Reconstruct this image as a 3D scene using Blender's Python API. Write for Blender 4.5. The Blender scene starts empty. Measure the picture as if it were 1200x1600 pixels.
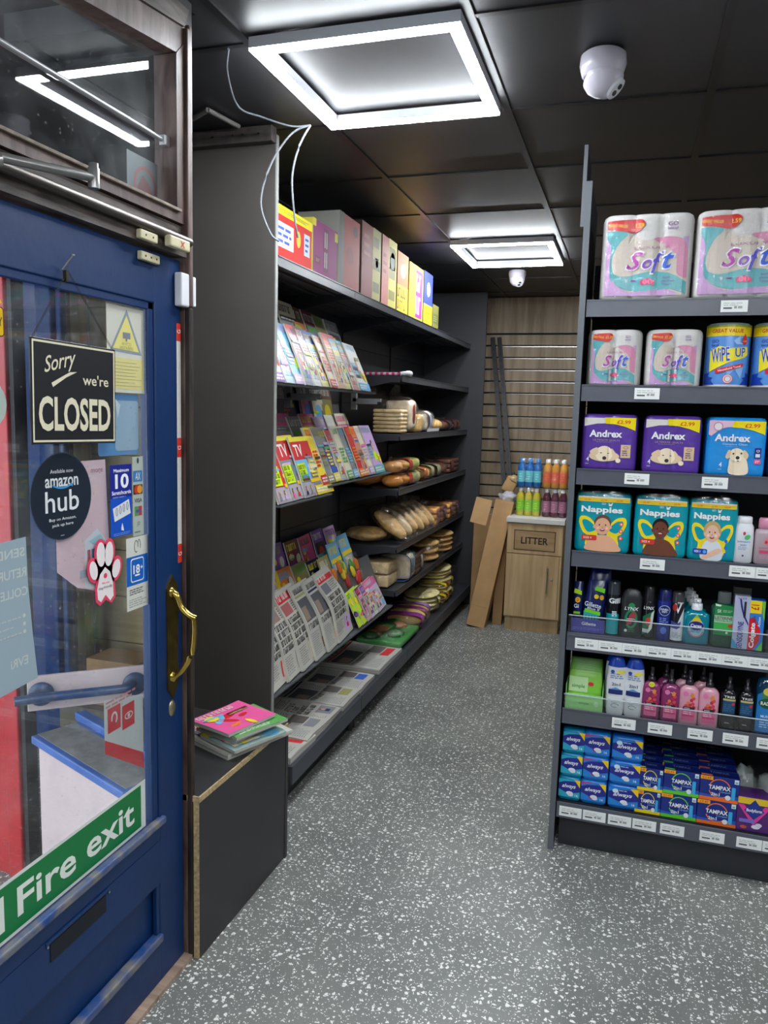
import bpy, bmesh, math, random
from mathutils import Matrix, Vector, noise
from mathutils.geometry import tessellate_polygon
SC = bpy.context.scene
COL = SC.collection
# ------------------------------------------------------------------ camera
cam_d = bpy.data.cameras.new('camera'); cam = bpy.data.objects.new('camera', cam_d); COL.objects.link(cam)
cam_d.sensor_fit = 'VERTICAL'; cam_d.sensor_height = 24.0; cam_d.sensor_width = 18.0; cam_d.lens = 24*1205/1600
cam_d.clip_start = 0.02
RR = [[0.95256, 0.06501, -0.29731], [0.30308, -0.11385, 0.94614], [0.02766, -0.99137, -0.12815]]
cam.matrix_world = Matrix(((RR[0][0], -RR[0][1], -RR[0][2], 0), (RR[1][0], -RR[1][1], -RR[1][2], 0),
                           (RR[2][0], -RR[2][1], -RR[2][2], 1.55), (0, 0, 0, 1)))
SC.camera = cam
# ------------------------------------------------------------------ world, exposure, light strengths
SC.view_settings.view_transform = 'Standard'; SC.view_settings.look = 'None'
SC.view_settings.gamma = 1; SC.view_settings.use_curve_mapping = False
SC.view_settings.exposure = 1.25
LED_STRENGTH = 52.0
LED_COLOR = (0.90, 0.955, 1.0)
W = bpy.data.worlds.new('world'); SC.world = W; W.use_nodes = True
W.node_tree.nodes['Background'].inputs[0].default_value = (0.80, 0.88, 1.0, 1)
W.node_tree.nodes['Background'].inputs[1].default_value = 1.5
# ------------------------------------------------------------------ materials
def lin(c):
    r = []
    for x in c[:3]:
        x = x/255.0
        r.append(x/12.92 if x <= 0.04045 else ((x+0.055)/1.055)**2.4)
    return (*r, 1.0)
_M = {}
def mat(name, rgb, rough=0.5, metal=0.0, spec=0.5, noise_amt=0.0, nscale=20.0, bump=0.0, bscale=60.0, coat=0.0, emit=None, estr=0.0, stretch=None, trans=0.0):
    if name in _M: return _M[name]
    m = bpy.data.materials.new(name); m.use_nodes = True
    nt = m.node_tree; b = nt.nodes['Principled BSDF']
    c = lin(rgb)
    b.inputs['Base Color'].default_value = c
    b.inputs['Roughness'].default_value = rough; b.inputs['Metallic'].default_value = metal
    b.inputs['Specular IOR Level'].default_value = spec
    b.inputs['Coat Weight'].default_value = coat
    if trans: b.inputs['Transmission Weight'].default_value = trans
    if emit:
        b.inputs['Emission Color'].default_value = (*emit, 1); b.inputs['Emission Strength'].default_value = estr
    if noise_amt or bump:
        tc = nt.nodes.new('ShaderNodeTexCoord'); mp = nt.nodes.new('ShaderNodeMapping')
        nt.links.new(tc.outputs['Object'], mp.inputs[0])
        if stretch: mp.inputs['Scale'].default_value = stretch
        if noise_amt:
            n = nt.nodes.new('ShaderNodeTexNoise'); n.inputs['Scale'].default_value = nscale; n.inputs['Detail'].default_value = 6
            nt.links.new(mp.outputs[0], n.inputs['Vector'])
            mx = nt.nodes.new('ShaderNodeMix'); mx.data_type = 'RGBA'
            rp = nt.nodes.new('ShaderNodeMapRange'); rp.inputs[1].default_value = 0.3; rp.inputs[2].default_value = 0.7
            nt.links.new(n.outputs[0], rp.inputs[0]); nt.links.new(rp.outputs[0], mx.inputs[0])
            mx.inputs[6].default_value = (*[v*(1-noise_amt) for v in c[:3]], 1)
            mx.inputs[7].default_value = (*[min(1, v*(1+noise_amt)) for v in c[:3]], 1)
            nt.links.new(mx.outputs[2], b.inputs['Base Color'])
        if bump:
            n2 = nt.nodes.new('ShaderNodeTexNoise'); n2.inputs['Scale'].default_value = bscale
            nt.links.new(mp.outputs[0], n2.inputs['Vector'])
            bp = nt.nodes.new('ShaderNodeBump'); bp.inputs['Strength'].default_value = bump; bp.inputs['Distance'].default_value = 0.01
            nt.links.new(n2.outputs[0], bp.inputs['Height']); nt.links.new(bp.outputs[0], b.inputs['Normal'])
    _M[name] = m
    return m
def P(c, rough=0.4):
    k = 'ink_%02x%02x%02x_%d' % (int(c[0]), int(c[1]), int(c[2]), int(rough*100))
    return mat(k, c, rough)
def film(name, tint=(1, 1, 1), gloss=0.12, rough=0.12, bump=0.6, bscale=40, bdist=0.01):
    if name in _M: return _M[name]
    m = bpy.data.materials.new(name); m.use_nodes = True; nt = m.node_tree
    for n in list(nt.nodes): nt.nodes.remove(n)
    o = nt.nodes.new('ShaderNodeOutputMaterial'); mx = nt.nodes.new('ShaderNodeMixShader')
    t = nt.nodes.new('ShaderNodeBsdfTransparent'); t.inputs[0].default_value = (*tint, 1)
    g = nt.nodes.new('ShaderNodeBsdfGlossy'); g.inputs['Roughness'].default_value = rough
    lw = nt.nodes.new('ShaderNodeLayerWeight'); lw.inputs[0].default_value = 0.25
    mr = nt.nodes.new('ShaderNodeMapRange'); mr.inputs[3].default_value = gloss; mr.inputs[4].default_value = min(1, gloss*2.2)
    nt.links.new(lw.outputs['Facing'], mr.inputs[0]); nt.links.new(mr.outputs[0], mx.inputs[0])
    nt.links.new(t.outputs[0], mx.inputs[1]); nt.links.new(g.outputs[0], mx.inputs[2]); nt.links.new(mx.outputs[0], o.inputs[0])
    if bump:
        tc = nt.nodes.new('ShaderNodeTexCoord')
        n = nt.nodes.new('ShaderNodeTexNoise'); n.inputs['Scale'].default_value = bscale; n.inputs['Detail'].default_value = 3
        nt.links.new(tc.outputs['Object'], n.inputs['Vector'])
        b = nt.nodes.new('ShaderNodeBump'); b.inputs['Strength'].default_value = bump; b.inputs['Distance'].default_value = bdist
        nt.links.new(n.outputs[0], b.inputs['Height']); nt.links.new(b.outputs[0], g.inputs['Normal'])
    _M[name] = m
    return m
def glass_mat(name, gloss0=0.05, tint=(0.95, 0.97, 0.97)):
    if name in _M: return _M[name]
    m = bpy.data.materials.new(name); m.use_nodes = True; nt = m.node_tree
    for n in list(nt.nodes): nt.nodes.remove(n)
    o = nt.nodes.new('ShaderNodeOutputMaterial'); mx = nt.nodes.new('ShaderNodeMixShader')
    t = nt.nodes.new('ShaderNodeBsdfTransparent'); t.inputs[0].default_value = (*tint, 1)
    g = nt.nodes.new('ShaderNodeBsdfGlossy'); g.inputs['Roughness'].default_value = 0.02
    lw = nt.nodes.new('ShaderNodeLayerWeight'); lw.inputs[0].default_value = 0.5
    pw_ = nt.nodes.new('ShaderNodeMath'); pw_.operation = 'POWER'; pw_.inputs[1].default_value = 5
    nt.links.new(lw.outputs['Facing'], pw_.inputs[0])
    fr = nt.nodes.new('ShaderNodeMath'); fr.operation = 'MULTIPLY_ADD'; fr.inputs[1].default_value = 0.96; fr.inputs[2].default_value = 0.04
    nt.links.new(pw_.outputs[0], fr.inputs[0])
    nt.links.new(fr.outputs[0], mx.inputs[0]); nt.links.new(t.outputs[0], mx.inputs[1]); nt.links.new(g.outputs[0], mx.inputs[2])
    # dust specks and smears on the pane
    d = nt.nodes.new('ShaderNodeBsdfDiffuse'); d.inputs[0].default_value = (0.75, 0.78, 0.8, 1)
    tc = nt.nodes.new('ShaderNodeTexCoord')
    v = nt.nodes.new('ShaderNodeTexVoronoi'); v.inputs['Scale'].default_value = 45
    nt.links.new(tc.outputs['Object'], v.inputs['Vector'])
    r1 = nt.nodes.new('ShaderNodeMapRange'); r1.inputs[1].default_value = 0.16; r1.inputs[2].default_value = 0.05; r1.inputs[3].default_value = 0.0; r1.inputs[4].default_value = 0.3
    nt.links.new(v.outputs['Distance'], r1.inputs[0])
    n = nt.nodes.new('ShaderNodeTexNoise'); n.inputs['Scale'].default_value = 7; n.inputs['Detail'].default_value = 5
    nt.links.new(tc.outputs['Object'], n.inputs['Vector'])
    r2 = nt.nodes.new('ShaderNodeMapRange'); r2.inputs[1].default_value = 0.42; r2.inputs[2].default_value = 0.75; r2.inputs[3].default_value = 0.01; r2.inputs[4].default_value = 0.07
    nt.links.new(n.outputs[0], r2.inputs[0])
    ad = nt.nodes.new('ShaderNodeMath'); ad.operation = 'ADD'
    ml = nt.nodes.new('ShaderNodeMath'); ml.operation = 'MULTIPLY'; n3 = nt.nodes.new('ShaderNodeTexNoise'); n3.inputs['Scale'].default_value = 4
    nt.links.new(tc.outputs['Object'], n3.inputs['Vector'])
    nt.links.new(r1.outputs[0], ml.inputs[0]); nt.links.new(n3.outputs[0], ml.inputs[1])
    nt.links.new(ml.outputs[0], ad.inputs[0]); nt.links.new(r2.outputs[0], ad.inputs[1])
    m2 = nt.nodes.new('ShaderNodeMixShader')
    nt.links.new(ad.outputs[0], m2.inputs[0]); nt.links.new(mx.outputs[0], m2.inputs[1]); nt.links.new(d.outputs[0], m2.inputs[2])
    nt.links.new(m2.outputs[0], o.inputs[0])
    _M[name] = m
    return m
def wood(name, ca, cb, sc=(1, 1, 1), rough=0.5, wscale=3.0, bump=0.1):
    if name in _M: return _M[name]
    m = bpy.data.materials.new(name); m.use_nodes = True; nt = m.node_tree; b = nt.nodes['Principled BSDF']
    b.inputs['Roughness'].default_value = rough
    tc = nt.nodes.new('ShaderNodeTexCoord'); mp = nt.nodes.new('ShaderNodeMapping'); mp.inputs['Scale'].default_value = sc
    nt.links.new(tc.outputs['Object'], mp.inputs[0])
    n = nt.nodes.new('ShaderNodeTexNoise'); n.inputs['Scale'].default_value = wscale; n.inputs['Detail'].default_value = 8; n.inputs['Distortion'].default_value = 0.6
    nt.links.new(mp.outputs[0], n.inputs['Vector'])
    cr = nt.nodes.new('ShaderNodeValToRGB'); cr.color_ramp.elements[0].position = 0.35; cr.color_ramp.elements[1].position = 0.68
    cr.color_ramp.elements[0].color = lin(ca); cr.color_ramp.elements[1].color = lin(cb)
    nt.links.new(n.outputs[0], cr.inputs[0]); nt.links.new(cr.outputs[0], b.inputs['Base Color'])
    bp = nt.nodes.new('ShaderNodeBump'); bp.inputs['Strength'].default_value = bump; bp.inputs['Distance'].default_value = 0.004
    nt.links.new(n.outputs[0], bp.inputs['Height']); nt.links.new(bp.outputs[0], b.inputs['Normal'])
    _M[name] = m
    return m
def floor_mat():
    m = bpy.data.materials.new('speckled_vinyl'); m.use_nodes = True; nt = m.node_tree; b = nt.nodes['Principled BSDF']
    b.inputs['Roughness'].default_value = 0.42; b.inputs['Specular IOR Level'].default_value = 0.5
    tc = nt.nodes.new('ShaderNodeTexCoord')
    nz = nt.nodes.new('ShaderNodeTexNoise'); nz.inputs['Scale'].default_value = 90; nz.inputs['Detail'].default_value = 2
    nt.links.new(tc.outputs['Object'], nz.inputs['Vector'])
    vm = nt.nodes.new('ShaderNodeVectorMath'); vm.operation = 'MULTIPLY_ADD'
    vm.inputs[1].default_value = (0.020, 0.016, 0); nt.links.new(nz.outputs['Color'], vm.inputs[0]); nt.links.new(tc.outputs['Object'], vm.inputs[2])
    prev = None
    def layer(scale, lo, hi):
        v = nt.nodes.new('ShaderNodeTexVoronoi'); v.inputs['Scale'].default_value = scale; v.voronoi_dimensions = '2D'
        nt.links.new(vm.outputs[0], v.inputs['Vector'])
        sp = nt.nodes.new('ShaderNodeSeparateColor'); nt.links.new(v.outputs['Color'], sp.inputs[0])
        mr = nt.nodes.new('ShaderNodeMapRange'); mr.inputs[1].default_value = 0; mr.inputs[2].default_value = 1; mr.inputs[3].default_value = lo; mr.inputs[4].default_value = hi
        nt.links.new(sp.outputs[0], mr.inputs[0])
        lt = nt.nodes.new('ShaderNodeMath'); lt.operation = 'LESS_THAN'
        nt.links.new(v.outputs['Distance'], lt.inputs[0]); nt.links.new(mr.outputs[0], lt.inputs[1])
        return lt
    a = layer(60, -0.28, 0.33); c = layer(125, -0.26, 0.32)
    mxm = nt.nodes.new('ShaderNodeMath'); mxm.operation = 'MAXIMUM'
    nt.links.new(a.outputs[0], mxm.inputs[0]); nt.links.new(c.outputs[0], mxm.inputs[1])
    n2 = nt.nodes.new('ShaderNodeTexNoise'); n2.inputs['Scale'].default_value = 2.2; n2.inputs['Detail'].default_value = 6
    nt.links.new(tc.outputs['Object'], n2.inputs['Vector'])
    n4 = nt.nodes.new('ShaderNodeTexNoise'); n4.inputs['Scale'].default_value = 260; nt.links.new(tc.outputs['Object'], n4.inputs['Vector'])
    mxa = nt.nodes.new('ShaderNodeMath'); mxa.operation = 'MULTIPLY_ADD'; mxa.inputs[1].default_value = 0.55
    nt.links.new(n4.outputs[0], mxa.inputs[0]); nt.links.new(n2.outputs[0], mxa.inputs[2])
    cr = nt.nodes.new('ShaderNodeValToRGB'); cr.color_ramp.elements[0].position = 0.5; cr.color_ramp.elements[1].position = 1.0
    cr.color_ramp.elements[0].color = lin((92, 94, 91)); cr.color_ramp.elements[1].color = lin((124, 126, 121))
    nt.links.new(mxa.outputs[0], cr.inputs[0])
    mx = nt.nodes.new('ShaderNodeMix'); mx.data_type = 'RGBA'
    nt.links.new(mxm.outputs[0], mx.inputs[0]); nt.links.new(cr.outputs[0], mx.inputs[6]); mx.inputs[7].default_value = lin((226, 226, 220))
    nt.links.new(mx.outputs[2], b.inputs['Base Color'])
    return m
# ------------------------------------------------------------------ mesh builder
class MB:
    def __init__(s): s.v = []; s.f = []; s.m = []; s.s = []; s.mats = []
    def mi(s, m):
        if m not in s.mats: s.mats.append(m)
        return s.mats.index(m)
    def add(s, vs, fs, m, smooth=False):
        o = len(s.v); s.v += [tuple(v) for v in vs]; i = s.mi(m)
        for f in fs: s.f.append([a+o for a in f]); s.m.append(i); s.s.append(smooth)
    def bm(s, b, m, smooth=False):
        b.verts.index_update()
        s.add([v.co[:] for v in b.verts], [[v.index for v in f.verts] for f in b.faces], m, smooth); b.free()
    def box(s, x0, x1, y0, y1, z0, z1, m, bev=0.0, seg=2, T=None):
        b = bmesh.new(); bmesh.ops.create_cube(b, size=1)
        for v in b.verts: v.co = Vector(((x0+x1)/2+v.co.x*(x1-x0), (y0+y1)/2+v.co.y*(y1-y0), (z0+z1)/2+v.co.z*(z1-z0)))
        if bev: bmesh.ops.bevel(b, geom=list(b.edges), offset=bev, segments=seg, profile=0.5, affect='EDGES')
        if T: b.transform(T)
        s.bm(b, m, bool(bev) and seg > 1 and bev > 0.004)
    def prism(s, pts, z0, z1, m, T=None):
        n = len(pts); vs = [(x, y, z0) for x, y in pts]+[(x, y, z1) for x, y in pts]
        fs = [list(range(n))[::-1], list(range(n, 2*n))]+[[i, (i+1) % n, n+(i+1) % n, n+i] for i in range(n)]
        if T: vs = [tuple(T @ Vector(v)) for v in vs]
        s.add(vs, fs, m)
    def loft(s, rings, m, smooth=True, caps=True, T=None):
        n = len(rings[0]); vs = [p for r in rings for p in r]
        if T: vs = [tuple(T @ Vector(v)) for v in vs]
        fs = []
        for k in range(len(rings)-1):
            for i in range(n): fs.append([k*n+i, k*n+(i+1) % n, (k+1)*n+(i+1) % n, (k+1)*n+i])
        s.add(vs, fs, m, smooth)
        if caps:
            s.add([vs[i] for i in range(n)], [list(range(n))[::-1]], m); s.add([vs[-n+i] for i in range(n)], [list(range(n))], m)
    def lathe(s, prof, m, n=24, c=(0, 0), sx=1.0, sy=1.0, pw=1.0, smooth=True, T=None):
        rings = []
        for z, r in prof:
            ring = []
            for i in range(n):
                a = 2*math.pi*i/n; ca, sa = math.cos(a), math.sin(a)
                x = math.copysign(abs(ca)**pw, ca)*r*sx; y = math.copysign(abs(sa)**pw, sa)*r*sy
                ring.append((c[0]+x, c[1]+y, z))
            rings.append(ring)
        s.loft(rings, m, smooth, True, T)
    def tube(s, pts, r, m, n=8, closed=False):
        pts = [Vector(p) for p in pts]; rings = []
        for i, p in enumerate(pts):
            a = pts[max(0, i-1)]; b = pts[min(len(pts)-1, i+1)]; d = (b-a).normalized()
            up = Vector((0, 0, 1)) if abs(d.z) < 0.95 else Vector((1, 0, 0))
            u = d.cross(up).normalized(); w = u.cross(d).normalized()
            rr = r[i] if isinstance(r, (list, tuple)) else r
            rings.append([tuple(p+u*math.cos(2*math.pi*k/n)*rr+w*math.sin(2*math.pi*k/n)*rr) for k in range(n)])
        s.loft(rings, m)
    def build(s, name, parent=None, loc=None, rot=None):
        me = bpy.data.meshes.new(name); me.from_pydata(s.v, [], s.f)
        for m in s.mats: me.materials.append(m)
        me.polygons.foreach_set('material_index', s.m); me.polygons.foreach_set('use_smooth', s.s); me.update()
        o = bpy.data.objects.new(name, me); COL.objects.link(o)
        if parent: o.parent = parent
        if loc: o.location = loc
        if rot: o.rotation_euler = rot
        return o
def smooth_pts(pts, k=6):
    out = []; P_ = [Vector(p) for p in pts]
    for i in range(len(P_)-1):
        p0, p1, p2, p3 = P_[max(0, i-1)], P_[i], P_[i+1], P_[min(len(P_)-1, i+2)]
        for j in range(k):
            t = j/k
            out.append(0.5*((2*p1)+(p2-p0)*t+(2*p0-5*p1+4*p2-p3)*t*t+(3*p1-p0-3*p2+p3)*t**3))
    out.append(P_[-1]); return [tuple(p) for p in out]
# ------------------------------------------------------------------ printing (artwork on packs, as thin raised ink)
_T = {}
def glyphs(text, bold=0.0, shear=0.0, res=3):
    k = (text, bold, shear)
    if k in _T: return _T[k]
    cu = bpy.data.curves.new('t', 'FONT'); cu.body = text; cu.offset = bold; cu.shear = shear; cu.resolution_u = res; cu.fill_mode = 'BOTH'
    o = bpy.data.objects.new('t', cu); COL.objects.link(o)
    dg = bpy.context.evaluated_depsgraph_get(); dg.update()
    me = bpy.data.meshes.new_from_object(o.evaluated_get(dg))
    vs = [(v.co.x, v.co.y) for v in me.vertices]; fs = [list(p.vertices) for p in me.polygons]
    bpy.data.objects.remove(o); bpy.data.curves.remove(cu); bpy.data.meshes.remove(me)
    if not vs: vs = [(0, 0), (1, 0), (1, 1)]; fs = []
    x0 = min(v[0] for v in vs); x1 = max(v[0] for v in vs); y0 = min(v[1] for v in vs); y1 = max(v[1] for v in vs)
    vs = [((v[0]-x0)/(x1-x0), (v[1]-y0)/(y1-y0)) for v in vs]
    _T[k] = (vs, fs, (x1-x0)/(y1-y0))
    return _T[k]
class Pr:
    def __init__(s, mb, fn, cell=None, eps=0.0004, rough=0.4):
        s.mb = mb; s.fn = fn; s.cell = cell; s.eps = eps; s.rough = rough
    def emit(s, pts, fs, col, k):
        m = P(col, s.rough) if isinstance(col, tuple) else col
        if s.cell:
            b = bmesh.new(); vv = [b.verts.new((p[0], p[1], 0)) for p in pts]
            for f in fs:
                try: b.faces.new([vv[i] for i in f])
                except ValueError: pass
            bmesh.ops.triangulate(b, faces=list(b.faces))
            for ax in (0, 1):
                c = s.cell[ax]
                if not c: continue
                lo = min(p[ax] for p in pts); hi = max(p[ax] for p in pts); q = math.ceil(lo/c)
                while q*c < hi:
                    co = [0, 0, 0]; no = [0, 0, 0]; co[ax] = q*c; no[ax] = 1
                    bmesh.ops.bisect_plane(b, geom=list(b.verts)+list(b.edges)+list(b.faces), plane_co=co, plane_no=no, dist=1e-6)
                    q += 1
            b.verts.index_update()
            vs = [s.fn(v.co.x, v.co.y, k*s.eps) for v in b.verts]; ff = [[v.index for v in f.verts] for f in b.faces]; b.free()
            s.mb.add(vs, ff, m)
        else:
            s.mb.add([s.fn(p[0], p[1], k*s.eps) for p in pts], fs, m)
    def poly(s, pts, col, k=1):
        if len(pts) > 4:
            t = tessellate_polygon([[Vector((p[0], p[1], 0)) for p in pts]]); s.emit(pts, [list(x) for x in t], col, k)
        else: s.emit(pts, [list(range(len(pts)))], col, k)
    def sp(s, pts, col, k=1, hx=None, q=5):
        """smooth closed outline; points whose x lies on hx stay sharp"""
        n = len(pts); out = []
        hard = [hx is not None and min(abs(p[0]-h) for h in hx) < 1e-6 for p in pts]
        tg = [(0, 0) if hard[i] else ((pts[(i+1) % n][0]-pts[i-1][0])*.5, (pts[(i+1) % n][1]-pts[i-1][1])*.5) for i in range(n)]
        for i in range(n):
            a, b, ta, tb = pts[i], pts[(i+1) % n], tg[i], tg[(i+1) % n]
            if hard[i] and hard[(i+1) % n]: out.append(a); continue
            for j in range(q):
                t = j/q; h0 = 2*t**3-3*t*t+1; h1 = t**3-2*t*t+t; h2 = -2*t**3+3*t*t; h3 = t**3-t*t
                out.append(tuple(h0*a[c]+h1*ta[c]+h2*b[c]+h3*tb[c] for c in (0, 1)))
        if hx: out = [(min(max(p[0], min(hx)), max(hx)), p[1]) for p in out]
        s.poly(out, col, k)
    def rect(s, x0, y0, x1, y1, col, k=1): s.poly([(x0, y0), (x1, y0), (x1, y1), (x0, y1)], col, k)
    def ell(s, cx, cy, rx, ry, col, k=1, n=20, a0=0, a1=360, rot=0):
        pts = []
        full = abs(a1-a0) >= 360
        for i in range(n if full else n+1):
            a = math.radians(a0+(a1-a0)*i/n); x, y = rx*math.cos(a), ry*math.sin(a)
            c, d = math.cos(rot), math.sin(rot); pts.append((cx+x*c-y*d, cy+x*d+y*c))
        s.emit(pts, [list(range(len(pts)))], col, k)
    def ring(s, cx, cy, rx, ry, w, col, k=1, n=28, a0=0, a1=360):
        pts = []; fs = []
        for i in range(n+1):
            a = math.radians(a0+(a1-a0)*i/n); c, d = math.cos(a), math.sin(a)
            pts += [(cx+rx*c, cy+ry*d), (cx+(rx-w)*c, cy+(ry-w)*d)]
            if i: j = 2*i; fs.append([j-2, j, j+1, j-1])
        s.emit(pts, fs, col, k)
    def rrect(s, x0, y0, x1, y1, r, col, k=1):
        pts = []
        for cx, cy, a in ((x1-r, y0+r, -90), (x1-r, y1-r, 0), (x0+r, y1-r, 90), (x0+r, y0+r, 180)):
            for i in range(5): t = math.radians(a+90*i/4); pts.append((cx+r*math.cos(t), cy+r*math.sin(t)))
        s.emit(pts, [list(range(len(pts)))], col, k)
    def frame(s, x0, y0, x1, y1, w, col, k=1):
        s.rect(x0, y0, x1, y0+w, col, k); s.rect(x0, y1-w, x1, y1, col, k); s.rect(x0, y0+w, x0+w, y1-w, col, k); s.rect(x1-w, y0+w, x1, y1-w, col, k)
    def text(s, t, cx, cy, w, h, col, k=2, bold=0.02, shear=0.0, rot=0.0, mirror=False, res=3):
        vs, fs, asp = glyphs(t, round(bold*.6, 4), shear, res)
        if w is None: w = h*asp
        if h is None: h = w/asp
        c, d = math.cos(rot), math.sin(rot); pts = []
        for u, v in vs:
            x, y = (u-0.5)*w, (v-0.5)*h
            if mirror: x = -x
            pts.append((cx+x*c-y*d, cy+x*d+y*c))
        s.emit(pts, fs, col, k)
    def lines(s, x0, y0, x1, y1, n, col, k=2, rnd=None, fill=0.45):
        rnd = rnd or random.Random(n)
        h = (y1-y0)/n
        if h < 1e-4 or x1-x0 < 1e-4: return
        for i in range(n):
            y = y1-(i+1)*h+h*(1-fill)/2; x = x0; e = x0+(x1-x0)*rnd.uniform(0.7, 1.0)
            while x < e-h*0.3:
                wl = min(rnd.uniform(1.2, 4.0)*h*0.8, e-x); s.rect(x, y, x+wl, y+h*fill, col, k); x += wl+h*0.45
    def heads(s, x0, y0, x1, y1, n, col, k=2, rnd=None):
        rnd = rnd or random.Random(n); h = (y1-y0)/n
        if h < 1e-4: return
        for i in range(n):
            y = y0+i*h; x = x0; e = x0+(x1-x0)*rnd.uniform(0.8, 1.0); u = h*0.13
            while x < e-u*3:
                q = rnd.random(); hh = h*0.8
                s.rect(x, y+h*.1, x+u, y+h*.1+hh, col, k)
                if q < .8: s.rect(x+u, y+h*.1+(hh-u*1.2 if q < .4 else 0), x+u*2.4, y+h*.1+(hh if q < .4 else u*1.2), col, k)
                if q > .3: s.rect(x+u*2.0, y+h*.1, x+u*3, y+h*.1+hh*(1 if q > .5 else .55), col, k)
                x += u*(3.7 if rnd.random() < .8 else 5.5)
def planar(y=0.0): return lambda u, v, k: (u, y-k, v)
def cylmap(r, sy=1.0, zoff=0.0):
    def f(u, v, k):
        a = u/r; return ((r+k)*math.sin(a), -(r*sy+k)*math.cos(a), v+zoff)
    return f
# ------------------------------------------------------------------ object tags
def tag(o, label=None, cat=None, group=None, kind=None):
    if label: o['label'] = label
    if cat: o['category'] = cat
    if group: o['group'] = group
    if kind: o['kind'] = kind
    return o
def thing(name, label, cat, loc=(0, 0, 0), rot=(0, 0, 0), group=None):
    o = bpy.data.objects.new(name, None); COL.objects.link(o); o.empty_display_size = 0.05
    o.location = loc; o.rotation_euler = rot
    return tag(o, label, cat, group)
def clone(root, label, loc, rot=None, group=None):
    r = root.copy(); COL.objects.link(r); r.location = loc
    if rot is not None: r.rotation_euler = rot
    r['label'] = label
    if group: r['group'] = group
    for ch in list(root.children):
        c = ch.copy(); COL.objects.link(c); c.parent = r
        for g in list(ch.children):
            d = g.copy(); COL.objects.link(d); d.parent = c
    return r
def struct(o): o['kind'] = 'structure'; return o
ORD = ['first', 'second', 'third', 'fourth', 'fifth', 'sixth', 'seventh', 'eighth', 'ninth', 'tenth', 'eleventh', 'twelfth', 'thirteenth', 'fourteenth', 'fifteenth']
# ------------------------------------------------------------------ shared materials
BLK = mat('black_laminate', (44, 44, 46), 0.45, noise_amt=0.12, nscale=6)
PANEL = mat('charcoal_board', (75, 71, 68), 0.5, noise_amt=0.1, nscale=3, bump=0.05, bscale=200)
SHELF = mat('graphite_shelf_metal', (52, 54, 60), 0.42, noise_amt=0.08, nscale=15)
LIP = mat('graphite_price_rail', (84, 87, 97), 0.3, noise_amt=0.06, nscale=15)
WHITE = mat('white_plastic', (222, 222, 226), 0.35)
PAPER = mat('paper_edge', (192, 188, 176), 0.8)
ALU = mat('brushed_aluminium', (190, 190, 190), 0.25, 1.0)
CHIP = mat('chipboard_edge', (176, 152, 112), 0.8, noise_amt=0.35, nscale=120)
KRAFT = mat('kraft_card', (190, 150, 102), 0.75, noise_amt=0.12, nscale=8)
KRAFT2 = mat('kraft_card_inner', (164, 128, 86), 0.8, noise_amt=0.12, nscale=8)
CLEAR = film('clear_acrylic', (0.97, 0.98, 0.98), 0.06, 0.03, 0)
FILM = film('shrink_film', (1, 1, 1), 0.10, 0.08, 1.0, 30, 0.02)
FILM2 = film('tissue_film', (1, 1, 1), 0.06, 0.09, 1.0, 30, 0.02)
# ================================================================== SETTING
CEIL = 2.53
b = MB(); b.box(-4.2, 3.4, -2.4, 7.0, -0.08, 0.0, floor_mat()); struct(b.build('floor'))
# ceiling: black gloss tiles in a grid
TILE = mat('black_ceiling_tile', (48, 48, 51), 0.46, spec=0.6, noise_amt=0.1, nscale=4, bump=0.02, bscale=8)
GRID = mat('black_ceiling_grid', (26, 26, 29), 0.4)
b = MB()
xs = [-1.665+0.61*i for i in range(9)]; ys = [-2.32+0.62*i for i in range(16)]
b.box(-1.12, 3.3, -2.4, 1.85, CEIL+0.006, CEIL+0.08, TILE)
b.box(-1.72, 3.3, 1.85, 6.85, CEIL+0.006, CEIL+0.08, TILE)
for x in xs:
    b.box(x-0.012, x+0.012, (1.85 if x < -1.2 else -2.4), 6.8, CEIL, CEIL+0.006, GRID)
for y in [-1.7+0.62*i for i in range(14)]:
    b.box(-1.1 if y < 1.85 else -1.7, 3.3, y-0.009, y+0.009, CEIL+0.001, CEIL+0.006, GRID)
struct(b.build('ceiling'))
WALLM = mat('dark_wall_paint', (58, 58, 62), 0.7)
b = MB(); b.box(-1.74, -1.68, 2.62, 6.9, 0, CEIL+0.08, WALLM)
struct(b.build('wall_left'))
b = MB(); b.prism([(-1.13, 1.80), (-1.68, 2.62), (-1.74, 2.62), (-1.17, 1.80)], 0, CEIL+0.08, WALLM); struct(b.build('wall_corner'))
b = MB(); b.box(3.3, 3.4, -2.4, 6.9, 0, CEIL+0.08, mat('pale_wall_paint', (150, 150, 150), 0.7)); struct(b.build('wall_right'))
b = MB(); b.box(-1.16, 3.4, -2.5, -2.4, 0, CEIL+0.08, mat('pale_wall_paint', (150, 150, 150), 0.7)); struct(b.build('wall_front'))
b = MB(); b.box(-1.16, -1.10, -2.4, 0.80, 0, CEIL+0.08, WALLM)
b.box(-1.16, -1.10, 0.80, 1.80, 2.46, CEIL+0.08, WALLM); struct(b.build('wall_shopfront'))
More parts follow.
